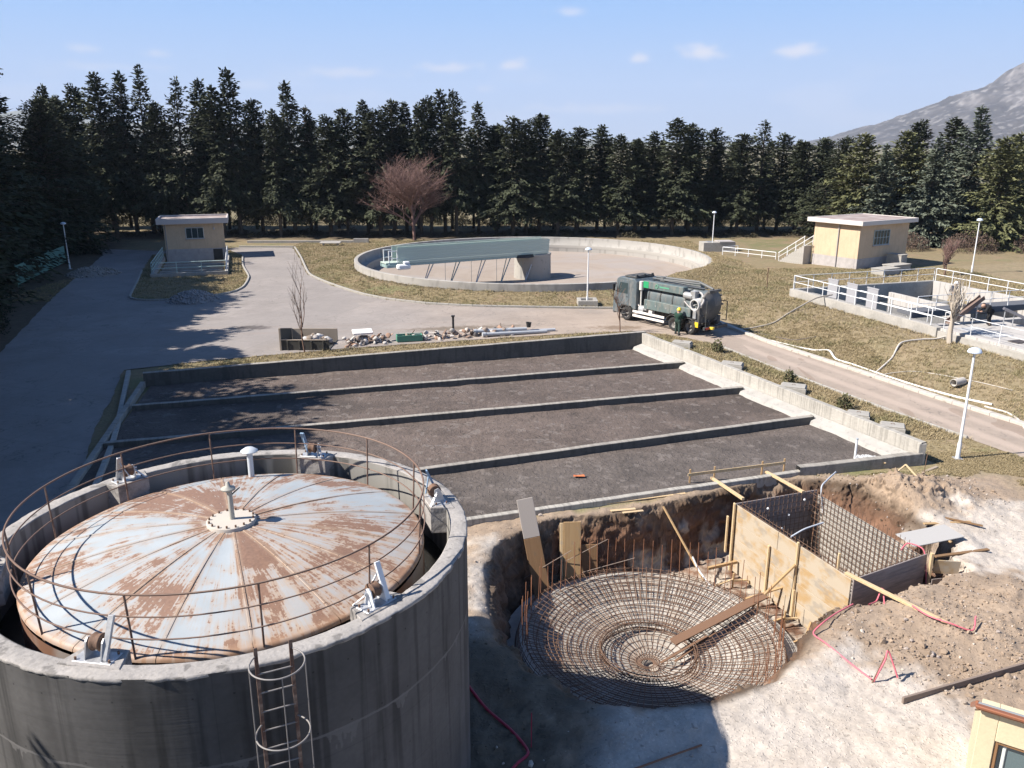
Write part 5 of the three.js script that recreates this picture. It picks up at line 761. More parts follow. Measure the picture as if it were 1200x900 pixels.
// ───────── street lamps ─────────
{
  const dome = lathe([[0, 0.20], [0.12, 0.185], [0.22, 0.13], [0.27, 0.04], [0.275, 0], [0.26, 0], [0.2, 0.03], [0, 0.05]], 24), glassM = M([0.75, 0.74, 0.70], 0.3), hood = M([0.55, 0.62, 0.72], 0.35);
  const L = [[18.49, -31.77, 4.5, 'white lamp post with a domed head nearest the dug ground', 0], [6.11, -65.73, 4.4, 'lamp post in a small concrete footing before the round basin', 0.3], [23.86, -98.33, 4.5, 'lamp post beside the grey concrete box at the back of the lawn', 0], [-46.29, -85.73, 4.6, 'lamp post at the green fence under the left trees', 0], [43.4, -77.2, 4.8, 'lamp post behind the settling tank railing beside the reddish tree', 0]];
  let proto; L.forEach(([x, z, h, label, blk], i) => {
    let t; if (!proto) { t = proto = thing('street_lamp', label, 'lamp', [x, groundH(x, z), z], 0, 'lamp posts on the site'); mesh('pole', lathe([[0.085, -0.2], [0.085, 0.7], [0.06, 0.75], [0.045, 4.5], [0, 4.5]], 12), mats.white, t); mesh('base_plate', bx(0.34, 0.04, 0.34, 0, 0, 0), mats.galv, t); mesh('head', dome.clone().translate(0, 4.55, 0), hood, t); mesh('globe', lathe([[0.06, -0.08], [0.17, -0.04], [0.2, 0.03], [0, 0.05]], 18).translate(0, 4.55, 0), glassM, t); }
    else { t = proto.clone(); t.name = numbered('street_lamp'); t.userData = {}; scene.add(t); t.position.set(x, groundH(x, z), z); tag(t, label, 'lamp', 'lamp posts on the site'); }
    t.scale.y = h / 4.5;
    if (blk) { const c = thing('lamp_footing', 'square concrete collar round the foot of the lamp before the round basin', 'footing', [x, 0, z]); for (const [w, d, a, b] of [[1.6, 0.3, 0, 0.65], [1.6, 0.3, 0, -0.65], [0.3, 1.0, 0.65, 0], [0.3, 1.0, -0.65, 0]]) mesh('side', bx(w, 0.55, d, a, -0.1, b), mats.concrete, c); }
  });
}
// ───────── rectangular settling tank on the bank ─────────
{
  const yaw = Math.atan2(SU[0], SU[1]), t = thing('settling_tank', 'rectangular concrete settling tank with walkways on the grass bank', 'tank', [SET0[0], 0, SET0[1]], yaw);
  // local z runs along the near wall towards the camera, local x to the right
  const lt = M(texture(512, 512, (u, v, o) => { const a = fbm(u * 6, v * 6, 4, 621, 6, 6), s = step(0.55, 0.75, fbm(u * 40, v * 1.5, 3, 623, 40, 0)), g = lerp(0.34, 0.47, a) * (1 - 0.3 * s); set(o, [g * 1.02, g * 0.97, g * 0.92]); }, 4), 0.95), T = 1.5, B = -1.6;
  const Lz = 14.6, Wx = 14.2;
  mesh('wall', bx(0.4, T + 1.7, Lz, 0.2, B - 0.1, Lz / 2), mats.concrete, t); mesh('wall', bx(Wx - 0.4, T + 1.7, 0.4, Wx / 2 + 0.2, B - 0.1, 0.2), mats.concrete, t);
  mesh('wall', bx(0.4, T + 1.7, Lz - 0.4, Wx - 0.2, B - 0.1, Lz / 2 + 0.2), lt, t); mesh('wall', bx(Wx - 0.8, T + 1.7, 0.4, Wx / 2, B - 0.1, Lz - 0.2), lt, t);
  mesh('walkway', bx(1.5, 0.2, Lz - 0.8, 1.15, 0.95, Lz / 2), mats.concrete, t); mesh('channel_wall', bx(0.25, 2.4, Lz - 0.8, 1.95, B, Lz / 2), lt, t);
  mesh('inner_wall', bx(0.3, 2.6, Lz - 3.4, 8.6, B, 7.0), lt, t); mesh('baffle', bx(6.2, 2.3, 0.3, 11.3, B, 8.6), lt, t);
  const w = new THREE.PlaneGeometry(Wx - 0.8, Lz - 0.8, 30, 30); w.rotateX(-Math.PI / 2); roughen(w, 0.006, 1.7); w.translate(Wx / 2, 0.12, Lz / 2); mesh('water', w, M([0.035, 0.045, 0.055], 0.08), t);
  // forward platform with the low front wall
  mesh('platform', bx(5.6, 0.18, 9.0, 3.0, 1.27, Lz + 4.7), lt, t); mesh('front_wall', bx(0.35, 2.3, 9.6, 0.18, -1.0, Lz + 4.9), mats.concrete, t); mesh('end_wall', bx(0.6, 2.5, 0.7, 0.2, -1.0, Lz + 0.25), mats.concrete, t);
  mesh('front_wall', bx(5.2, 2.2, 0.35, 3.0, -1.0, Lz + 9.2), mats.concrete, t); mesh('hopper_wall', bx(0.3, 2.2, 8.6, 5.9, -1.0, Lz + 4.7), lt, t);
  mesh('grating', [...Array.from({ length: 14 }, (_, i) => bx(0.05, 0.04, 2.6, 1.0 + i * 0.12, 1.455, Lz + 2.4)), bx(1.7, 0.03, 0.05, 1.8, 1.455, Lz + 1.1), bx(1.7, 0.03, 0.05, 1.8, 1.455, Lz + 3.7)], mats.galv, t);
  mesh('hatch', bx(0.9, 0.05, 0.7, 1.6, 1.455, Lz + 5.0), M([0.06, 0.05, 0.05], 0.8), t);
  mesh('cross_bridge', [bx(12.2, 0.22, 1.3, 8.0, 1.3, 10.2), bx(12.2, 0.4, 0.1, 8.0, 1.12, 10.9)], M([0.10, 0.105, 0.12], 0.8), t);
  mesh('side_basin', [bx(9, 2.2, 0.4, 10.9, -0.8, Lz + 2.0), bx(0.4, 2.2, 6, 6.6, -0.8, Lz + 5), bx(9, 0.2, 6, 10.9, -0.9, Lz + 5)], lt, t);
  for (let i = 0; i < 3; i++) { const z = 2.9 + i * 2.1, gte = mesh('sluice_gate', [bx(0.07, 1.45, 1.1, 1.75 + i * 0.05, 1.1, z), bx(0.1, 0.1, 1.2, 1.75 + i * 0.05, 2.5, z)], M([0.30, 0.30, 0.32], 0.7), t); mesh('spindle', new THREE.CylinderGeometry(0.03, 0.03, 1.6, 8).translate(1.82 + i * 0.05, 1.95, z), mats.galv, gte); }
  const wp = (a, b, y) => [SET0[0] + SU[0] * b + SV[0] * a, y, SET0[1] + SU[1] * b + SV[1] * a];
  const R = (label, pts, o = {}) => railing('tank_railing', label, pts.map(p => wp(...p)), 1.05, mats.white, { gap: 1.7, r: 0.032, ...o });
  R('white railing along the near long wall of the settling tank', [[0.2, 0.2, T], [0.2, Lz - 0.2, T]]);
  R('white railing along the back wall of the settling tank', [[0.3, 0.2, T], [Wx - 0.2, 0.2, T]], { r: 0.026 });
  R('white railing on the inner side of the tank walkway', [[2.05, 3.2, 1.1], [2.05, Lz - 0.6, 1.1]], { r: 0.026 });
  R('white railing along the right wall of the settling tank', [[Wx - 0.2, 0.4, T], [Wx - 0.2, Lz - 0.2, T]]);
  R('white railing on the cross bridge of the settling tank', [[2.4, 10.8, 1.52], [13.6, 10.8, 1.52]], { r: 0.028 });
  R('thin white railing round the forward platform', [[0.25, Lz + 0.8, 1.45], [0.25, Lz + 9, 1.45], [5.6, Lz + 9, 1.45]], { r: 0.022, gap: 2 });
  // brown chute and pump head the workers handle
  const ch = thing('steel_chute', 'brown slanting steel chute at the workers on the settling tank', 'chute', wp(3.4, 14.6, 1.5)); mesh('trough', [beam([-1.9, 0.0, 0.5], [0.5, 1.5, -0.3], 0.5, 0.06), beam([-1.9, 0.12, 0.75], [0.5, 1.62, -0.05], 0.05, 0.22), beam([-1.9, 0.12, 0.25], [0.5, 1.62, -0.55], 0.05, 0.22)], M([0.17, 0.12, 0.10], 0.8), ch); mesh('prop', [bar([0.3, 0, -0.3], [0.3, 1.4, -0.3], 0.04), bar([-0.7, 0, 0.1], [-0.7, 0.72, 0.1], 0.04)], mats.galv, ch);
  const ch2 = thing('steel_chute', 'dark slanting beam to the right of the workers on the settling tank', 'chute', wp(4.6, 16.2, 1.45)); mesh('trough', beam([-0.4, 1.15, -0.2], [1.9, 0.1, 0.6], 0.35, 0.16), M([0.12, 0.12, 0.14], 0.7), ch2); mesh('prop', [bar([0.2, 0, 0], [0.2, 0.85, 0], 0.035), bar([-0.3, 0, -0.15], [-0.3, 1.1, -0.15], 0.035)], mats.galv, ch2);
}
// ───────── vacuum tanker ─────────
{
  const t = thing('vacuum_truck', 'dirty grey-green vacuum tanker truck with a green mark on its side box', 'truck', [12.96, 0.02, -55.43], Math.atan2(0.8, -0.6));
  const dirt = (r, g, b, s) => texture(512, 256, (u, v, o) => { const a = fbm(u * 8, v * 8, 5, s, 8, 8), d = step(0.45, 0.75, fbm(u * 14, v * 5, 4, s + 3, 14, 5)); set(o, mix3([r * lerp(0.75, 1.2, a), g * lerp(0.75, 1.2, a), b * lerp(0.75, 1.2, a)], [0.26, 0.23, 0.20], d * 0.4)); }, 2.4);
  const cabM = M(dirt(0.10, 0.125, 0.14, 701), 0.42), tankM = M(dirt(0.15, 0.18, 0.19, 705), 0.38, { metalness: 0.25 }), boxM = M(dirt(0.115, 0.155, 0.155, 709), 0.5), dk = M(dirt(0.045, 0.048, 0.05, 713), 0.65), steel = M(dirt(0.38, 0.39, 0.40, 717), 0.45, { metalness: 0.3 }), pale = M([0.60, 0.56, 0.53], 0.7);
  // chassis
  mesh('chassis', [bx(8.2, 0.26, 0.1, 2.9, 0.72, -0.42), bx(8.2, 0.26, 0.1, 2.9, 0.72, 0.42), ...[-0.6, 0.7, 2.4, 4.2, 5.4].map(x => bx(0.14, 0.2, 0.86, x, 0.75, 0)), bx(0.5, 0.45, 0.8, 6.0, 0.5, 0), bx(0.6, 0.4, 0.7, 1.4, 0.5, 0), bx(0.6, 0.4, 0.7, 0.0, 0.5, 0), bx(2.0, 0.5, 0.8, 3.4, 0.45, 0.6)], dk, t);
  // wheels
  const tyre = lathe([[0.30, -0.15], [0.44, -0.16], [0.505, -0.13], [0.52, -0.08], [0.52, 0.08], [0.505, 0.13], [0.44, 0.16], [0.30, 0.15]], 32).rotateX(Math.PI / 2), rim = join([lathe([[0, 0.02], [0.10, 0.02], [0.12, -0.10], [0.16, -0.10], [0.22, 0.03], [0.29, 0.05], [0.315, 0.13], [0.30, 0.15]], 24).rotateX(-Math.PI / 2), ...Array.from({ length: 8 }, (_, i) => put(new THREE.CylinderGeometry(0.014, 0.014, 0.05, 6), Math.cos(i * 0.785) * 0.19, Math.sin(i * 0.785) * 0.19, -0.015, 0, Math.PI / 2))]);
  const rimM = M(dirt(0.20, 0.19, 0.18, 719), 0.6);
  for (const [x, dual] of [[6.0, 0], [1.4, 1], [0.0, 1]]) for (const s of [-1, 1]) { const w = new THREE.Group(); w.name = 'wheel'; w.position.set(x, 0.52, s * (dual ? 0.96 : 1.03)); w.rotation.y = s > 0 ? Math.PI : 0; t.add(w); mesh('tyre', dual ? [tyre.clone(), tyre.clone().translate(0, 0, 0.34)] : tyre, mats.rubber, w); mesh('rim', rim, rimM, w); }
  const arch = (x, z) => { const g = []; for (let i = 0; i < 9; i++) { const a = lerp(0.25, Math.PI - 0.25, (i + 0.5) / 9); g.push(put(cbox(0.3, 0.03, 0.55, 0.006), x + Math.cos(a) * 0.66, 0.5 + Math.sin(a) * 0.64, z, 0, 0, a + Math.PI / 2)); } return g; };
  for (const x of [6.0, 1.4, 0.0]) for (const z of [-0.98, 0.98]) mesh('mudguard', arch(x, z), dk, t);
  // cab, cut in profile with raked screen and sleeper back
  const s = new THREE.Shape([[5.05, 1.0], [5.05, 2.92], [5.25, 3.08], [6.7, 3.1], [6.98, 2.96], [7.28, 1.75], [7.34, 0.55], [6.75, 0.5], [6.68, 0.95], [6.5, 1.16], [5.5, 1.16], [5.3, 1.0]].map(p => new THREE.Vector2(...p)));
  const cg = new THREE.ExtrudeGeometry(s, { depth: 2.3, bevelEnabled: true, bevelSize: 0.06, bevelThickness: 0.07, bevelSegments: 3 }); cg.translate(0, 0, -1.15); const cab = mesh('cab', triUV(cg.toNonIndexed ? cg : cg), cabM, t);
  for (const z of [-1, 1]) {
    const door = mesh('door', [bx(1.22, 1.75, 0.03, 6.35, 1.2, z * 1.226, 0, 0.01)], cabM, t); const w = new THREE.Shape([[5.86, 2.0], [5.86, 2.78], [6.62, 2.78], [6.92, 2.0]].map(p => new THREE.Vector2(...p))), wg = new THREE.ExtrudeGeometry(w, { depth: 0.012, bevelEnabled: false }); wg.translate(0, 0, z > 0 ? 1.246 : -1.258); mesh('window', triUV(wg), mats.glass, door); mesh('handle', bx(0.2, 0.04, 0.03, 5.9, 1.75, z * 1.252), mats.black, door);
    mesh('step', [bx(0.6, 0.06, 0.3, 6.35, 0.42, z * 1.12), bx(0.6, 0.06, 0.26, 6.35, 0.78, z * 1.14)], dk, t); mesh('mirror', [bx(0.08, 0.5, 0.22, 7.05, 2.1, z * 1.48), bar([6.95, 2.62, z * 1.2], [7.05, 2.58, z * 1.46], 0.02), bar([6.95, 2.05, z * 1.2], [7.05, 2.15, z * 1.46], 0.02)], mats.black, t);
  }
  mesh('windscreen', put(cbox(2.1, 0.98, 0.02, 0.005), 7.205, 1.92, 0, Math.PI / 2, -0.235), mats.glass, t); mesh('bumper', bx(0.3, 0.5, 2.4, 7.25, 0.4, 0, 0, 0.06), dk, t); mesh('grille', bx(0.05, 0.55, 1.5, 7.39, 1.05, 0), dk, t);
  for (const z of [-0.95, 0.95]) mesh('headlight', bx(0.06, 0.2, 0.36, 7.40, 0.62, z), M([0.6, 0.62, 0.62], 0.2), t);
  mesh('roof_deflector', [bx(1.2, 0.12, 1.9, 5.9, 3.16, 0, 0, 0.04), bar([5.4, 3.3, -0.9], [5.4, 3.3, 0.9], 0.03), ...[-0.8, 0, 0.8].map(z => bx(0.12, 0.1, 0.16, 5.4, 3.3, z))], dk, t);
  // exhaust stack, air filter and gear between cab and tank
  mesh('exhaust', [new THREE.CylinderGeometry(0.17, 0.17, 0.62, 16).translate(4.75, 2.72, -0.95), new THREE.CylinderGeometry(0.06, 0.06, 1.3, 8).translate(4.75, 1.8, -0.95)], M([0.62, 0.60, 0.57], 0.6), t);
  mesh('air_filter', [new THREE.CylinderGeometry(0.26, 0.26, 0.8, 18).translate(4.85, 1.85, -0.35), bx(0.3, 0.9, 0.5, 4.9, 1.1, 0.4)], dk, t);
  mesh('fuel_tank', [put(new THREE.CylinderGeometry(0.3, 0.3, 0.5, 18), 4.55, 0.98, -0.88, 0, 0, Math.PI / 2), put(new THREE.CylinderGeometry(0.18, 0.18, 0.4, 14), 4.2, 1.12, -0.98, 0, 0, Math.PI / 2)], steel, t);
  mesh('strut', [beam([5.0, 1.35, -1.0], [4.55, 0.98, -1.06], 0.07, 0.07), bx(0.34, 0.3, 0.3, 3.6, 0.78, -1.02)], pale, t);
  for (const y of [0.42, 0.72]) mesh('side_guard', bx(3.1, 0.17, 0.05, 3.75, y, -1.2, 0, 0.01), M([0.70, 0.66, 0.62], 0.6), t);
  for (const y of [0.42, 0.72]) mesh('side_guard', bx(3.1, 0.17, 0.05, 3.75, y, 1.2, 0, 0.01), M([0.70, 0.66, 0.62], 0.6), t);
  // tank: barrel, straps, dished ends
  const barrel = lathe([[0, -0.28], [0.45, -0.24], [0.8, -0.12], [0.95, 0.02], [0.96, 0.06], [0.96, 5.0], [0.8, 5.16], [0.4, 5.27], [0, 5.3]], 48).rotateZ(-Math.PI / 2).translate(-0.85, 2.02, 0); mesh('tank', triUV(barrel), tankM, t);
  for (const x of [0.6, 1.75, 2.9, 4.0]) mesh('strap', lathe([[0.955, -0.05], [0.99, -0.05], [0.99, 0.05], [0.955, 0.05]], 40).rotateZ(-Math.PI / 2).translate(x, 2.02, 0), dk, t);
  mesh('rear_door', [lathe([[0, 0.34], [0.4, 0.31], [0.78, 0.18], [1.0, 0.02], [1.06, 0.0], [1.06, -0.12]], 40).rotateZ(Math.PI / 2).translate(-0.9, 2.02, 0), ...Array.from({ length: 10 }, (_, i) => bx(0.16, 0.1, 0.14, -0.93, 1.97 + Math.sin(i * 0.628) * 1.06, Math.cos(i * 0.628) * 1.06)), bx(0.16, 0.16, 1.2, -1.1, 2.95, 0)], M(dirt(0.06, 0.066, 0.07, 723), 0.55), t);
  for (const z of [-0.88, 0.88]) {                       // boxes along both flanks
    const up = mesh('upper_box', bx(3.75, 0.52, 0.5, 2.55, 2.62, z, 0, 0.03), boxM, t); if (z < 0) mesh('green_mark', bx(0.5, 0.46, 0.012, 4.15, 2.65, z - 0.258, 0, 0.003), M([0.02, 0.30, 0.12], 0.5), up), mesh('emblem', [new THREE.TorusGeometry(0.12, 0.03, 6, 20).translate(3.1, 2.88, z - 0.255), bx(0.9, 0.10, 0.010, 2.4, 2.83, z - 0.256, 0, 0.002)], M([0.10, 0.32, 0.20], 0.5), up);
    mesh('lower_box', [bx(2.5, 0.68, 0.42, 3.0, 1.14, z * 1.1, 0, 0.03), bx(1.9, 0.6, 0.40, 0.85, 1.2, z * 1.1, 0, 0.03)], boxM, t);
    for (const x of [2.1, 3.1, 3.95]) mesh('latch', bx(0.07, 0.12, 0.03, x, 1.42, z * 1.1 + Math.sign(z) * 0.215), steel, t);
  }
  const so = M(dirt(0.10, 0.11, 0.115, 727), 0.6);
  mesh('walkway', [bx(4.4, 0.05, 0.6, 2.0, 3.0, 0.1), bar([-0.2, 3.22, 0.4], [4.2, 3.22, 0.4], 0.03), bar([-0.2, 3.22, -0.35], [4.2, 3.26, -0.35], 0.04), bar([0.2, 3.3, 0.1], [4.5, 3.2, -0.05], 0.07, 8), ...[0, 1.4, 2.8, 4.2].map(x => bar([x, 2.98, 0.4], [x, 3.22, 0.4], 0.025))], so, t);
  mesh('boom', [bar([4.3, 3.32, 0.1], [0.4, 3.42, 0.15], 0.09, 10), bar([0.4, 3.42, 0.15], [-0.9, 3.1, 0.1], 0.09, 10), new THREE.CylinderGeometry(0.22, 0.26, 0.4, 16).translate(3.6, 3.2, 0.1)], so, t);
  mesh('pump', [put(new THREE.CylinderGeometry(0.24, 0.24, 0.75, 18), 0.25, 2.62, -0.95, 0, 0, Math.PI / 2), bx(0.4, 0.5, 0.4, -0.2, 2.5, -0.95)], steel, t);
  mesh('hose_reel', [...[0, 1, 2, 3].map(i => new THREE.TorusGeometry(0.42 - 0.02 * i, 0.065, 8, 28).translate(-0.45, 2.1, -1.0 - 0.11 * i + 0.15)), bar([-0.45, 2.1, -0.75], [-0.45, 2.1, -1.25], 0.05)], M([0.46, 0.45, 0.44], 0.7), t);
  mesh('suction_hose', [pipe([[-0.3, 1.75, -1.05], [-0.75, 1.95, -1.1], [-0.95, 2.4, -0.9], [-0.6, 2.85, -0.7], [0.1, 2.95, -0.7]], 0.075, 28, 8), pipe([[0.6, 2.2, -1.02], [0.1, 1.9, -1.08], [-0.3, 1.7, -1.05]], 0.05, 20, 7)], M([0.40, 0.38, 0.37], 0.75), t);
  mesh('rear_gear', [bx(0.35, 1.1, 0.9, -0.75, 0.9, -0.75, 0, 0.03), bx(0.5, 0.5, 0.6, -0.7, 0.75, 0.7, 0, 0.03), bx(0.16, 0.22, 2.4, -1.35, 0.5, 0, 0, 0.02), beam([-1.25, 0.6, -0.9], [-1.35, 2.5, -1.0], 0.05, 0.05), beam([-1.5, 1.0, 0.9], [-1.5, 2.3, 0.9], 0.05, 0.05), beam([-1.5, 2.3, 0.9], [-1.0, 2.3, 0.9], 0.05, 0.05), beam([-1.5, 1.0, 0.9], [-1.1, 1.0, 0.9], 0.05, 0.05)], dk, t);
  mesh('control_box', bx(0.28, 0.5, 0.12, -0.55, 1.2, -1.24, 0, 0.02), steel, t); mesh('tail_light', bx(0.06, 0.12, 0.4, -1.44, 0.56, -0.9), M([0.35, 0.03, 0.02], 0.3), t);
  mesh('warning_board', bx(0.3, 0.36, 0.04, -0.72, 0.62, -1.2, 0, 0.01), M([0.72, 0.50, 0.03], 0.6), t); mesh('wheel_chock', bx(0.4, 0.16, 0.2, -1.5, 0.55, -0.6, 0, 0.02), M([0.62, 0.46, 0.05], 0.6), t);
}
// ───────── people ─────────
function fieldMesh(bones, min, max, cell) {            // bones: [a, b, ra, rb]; smooth union of tapered capsules, meshed as one skin
  const size = Math.max(max[0] - min[0], max[1] - min[1], max[2] - min[2]), res = Math.ceil(size / cell) + 4, c = [(min[0] + max[0]) / 2, (min[1] + max[1]) / 2, (min[2] + max[2]) / 2], half = size / 2 + cell * 2;
  const mc = new MarchingCubes(res, new THREE.MeshStandardMaterial(), false, false, 200000), hs = res / 2; mc.isolation = 0; const k = 0.035;
  const B = bones.map(([a, b, ra, rb]) => { const d = [b[0] - a[0], b[1] - a[1], b[2] - a[2]]; return { a, d, L: d[0] ** 2 + d[1] ** 2 + d[2] ** 2 || 1e-9, ra, rb }; });
  for (let z = 0; z < res; z++) for (let y = 0; y < res; y++) for (let x = 0; x < res; x++) {
    const px = (x - hs) / hs * half + c[0], py = (y - hs) / hs * half + c[1], pz = (z - hs) / hs * half + c[2]; let s = 0;
    for (const q of B) { const ex = px - q.a[0], ey = py - q.a[1], ez = pz - q.a[2], t = clamp((ex * q.d[0] + ey * q.d[1] + ez * q.d[2]) / q.L), d = Math.hypot(ex - q.d[0] * t, ey - q.d[1] * t, ez - q.d[2] * t) - lerp(q.ra, q.rb, t); s += Math.exp(-Math.max(d, -0.3) / k); }
    mc.field[x + y * res + z * res * res] = Math.log(Math.max(s, 1e-12)) * k;
  }
  mc.update(); const n = mc.count, P = mc.positionArray.slice(0, n * 3); for (let i = 0; i < n; i++) for (let j = 0; j < 3; j++) P[i * 3 + j] = P[i * 3 + j] * half + c[j];
  let g = new THREE.BufferGeometry(); g.setAttribute('position', new THREE.BufferAttribute(new Float32Array(P), 3)); g = mergeVertices(g, 1e-4); g.computeVertexNormals(); return g;
}
function person(label, pos, turn, j, look) {            // j: joints in the person's own frame, facing +z
  const t = thing('person', label, 'person', pos, turn), skin = M([0.40, 0.24, 0.17], 0.6);
  const off = (a, x, y, z) => [a[0] + x, a[1] + y, a[2] + z], mid = (a, b, f = 0.5) => a.map((v, i) => lerp(v, b[i], f));
  const { head, neck, chest, pelvis } = j, bones = [[head, off(head, 0, 0.05, -0.01), 0.085, 0.095], [off(head, 0, -0.08, 0.03), off(head, 0, -0.02, 0.04), 0.055, 0.06], [off(head, 0, -0.015, 0.10), off(head, 0, -0.035, 0.112), 0.012, 0.016], [off(head, -0.088, 0, 0), off(head, -0.092, 0.03, 0), 0.014, 0.016], [off(head, 0.088, 0, 0), off(head, 0.092, 0.03, 0), 0.014, 0.016], [neck, head, 0.055, 0.05], [chest, neck, 0.13, 0.07], [pelvis, chest, 0.12, 0.14]];
  const jacket = [[off(chest, -0.09, 0.06, 0), off(chest, 0.09, 0.06, 0), 0.145, 0.145], [off(pelvis, 0, -0.02, 0), chest, 0.155, 0.165], [chest, mid(chest, neck, 0.7), 0.15, 0.08]], trousers = [[off(pelvis, -0.08, 0, 0), off(pelvis, 0.08, 0, 0), 0.145, 0.145]], boots = [];
  const fingers = [];
  for (const s of ['L', 'R']) {
    const sh = j['sh' + s], el = j['el' + s], wr = j['wr' + s], hip = j['hip' + s], kn = j['kn' + s], an = j['an' + s], toe = j['toe' + s], sg = s === 'L' ? 1 : -1;
    bones.push([sh, el, 0.055, 0.042], [el, wr, 0.042, 0.03], [hip, kn, 0.085, 0.055], [kn, an, 0.055, 0.04], [an, toe, 0.04, 0.035]);
    const d = V(...wr).sub(V(...el)).normalize(), side = V(1, 0, 0).addScaledVector(d, -d.x).normalize(), palmN = V().crossVectors(d, side), hand = V(...wr).addScaledVector(d, 0.085);
    bones.push([wr, hand.toArray(), 0.028, 0.036]);
    for (let f = 0; f < 4; f++) { const b = hand.clone().addScaledVector(side, (f - 1.5) * 0.021), L = [0.068, 0.08, 0.075, 0.058][f], m = b.clone().addScaledVector(d, L * 0.55).addScaledVector(palmN, 0.012), e = m.clone().addScaledVector(d, L * 0.3).addScaledVector(palmN, 0.035); fingers.push(bar(b.toArray(), m.toArray(), 0.010, 6, 0.009), bar(m.toArray(), e.toArray(), 0.009, 6, 0.007)); }
    { const b = V(...wr).addScaledVector(d, 0.035).addScaledVector(side, sg * -0.025), m = b.clone().addScaledVector(d, 0.03).addScaledVector(side, sg * -0.028), e = m.clone().addScaledVector(d, 0.035).addScaledVector(palmN, 0.02); fingers.push(bar(b.toArray(), m.toArray(), 0.012, 6, 0.010), bar(m.toArray(), e.toArray(), 0.010, 6, 0.008)); }
    jacket.push([mid(chest, sh, 0.5), sh, 0.11, 0.085], [sh, el, 0.082, 0.062], [el, mid(el, wr, 0.92), 0.062, 0.05]); trousers.push([off(hip, 0, 0, 0), kn, 0.115, 0.082], [kn, off(an, 0, 0.03, 0), 0.082, 0.068]); boots.push([off(an, 0, 0.09, 0), off(an, 0, -0.03, -0.02), 0.06, 0.055], [off(an, 0, -0.035, 0), off(toe, 0, 0.01, 0), 0.05, 0.042]);
  }
  const box = [[-0.75, -0.1, -0.9], [0.75, 1.95, 0.9]];
  const body = mesh('body', [fieldMesh(bones, ...box, 0.026), ...fingers], skin, t);
  mesh('jacket', fieldMesh(jacket, ...box, 0.026), M(look.jacket, 0.9), t); mesh('trousers', fieldMesh(trousers, ...box, 0.026), M(look.trousers, 0.9), t); mesh('boots', fieldMesh(boots, ...box, 0.026), mats.black, t);
  for (const s of [-1, 1]) mesh('eye', new THREE.SphereGeometry(0.012, 8, 6).translate(head[0] + s * 0.034, head[1] + 0.015, head[2] + 0.088), mats.black, t);
  mesh('mouth', bx(0.045, 0.008, 0.01, head[0], head[1] - 0.075, head[2] + 0.09), M([0.25, 0.10, 0.08], 0.7), t);
  mesh('hair', new THREE.SphereGeometry(0.108, 14, 10, 0, 6.283, 0, 1.9).scale(1, 1.05, 1.1).translate(head[0], head[1] + 0.05, head[2] - 0.02), M([0.02, 0.015, 0.012], 0.9), t);
  if (look.helmet) mesh('helmet', lathe([[0, 0.165], [0.06, 0.16], [0.11, 0.12], [0.135, 0.05], [0.14, 0.015], [0.165, 0], [0.16, -0.012], [0.13, 0.0], [0, 0.02]], 24).scale(1, 1, 1.16).translate(head[0], head[1] + 0.06, head[2] + 0.005), M(look.helmet, 0.35), t);
  return t;
}
// worker beside the truck, one foot set back, hands on the valve
person('person in dark green clothes and a yellow helmet standing at the truck side', [11.35, 0.012, -54.9], 2.5, {
  head: [0.0, 1.62, 0.05], neck: [0, 1.47, 0], chest: [0, 1.25, 0], pelvis: [0, 0.93, -0.02], shL: [0.19, 1.40, 0], elL: [0.27, 1.15, 0.10], wrL: [0.2, 1.12, 0.33], shR: [-0.19, 1.40, 0], elR: [-0.27, 1.16, 0.08], wrR: [-0.15, 1.22, 0.32], hipL: [0.10, 0.90, -0.02], knL: [0.13, 0.48, 0.06], anL: [0.15, 0.08, 0.0], toeL: [0.17, 0.05, 0.16], hipR: [-0.10, 0.90, -0.02], knR: [-0.17, 0.47, -0.14], anR: [-0.25, 0.08, -0.34], toeR: [-0.28, 0.05, -0.18],
}, { jacket: [0.012, 0.045, 0.03], trousers: [0.015, 0.035, 0.027], helmet: [0.78, 0.60, 0.05] });
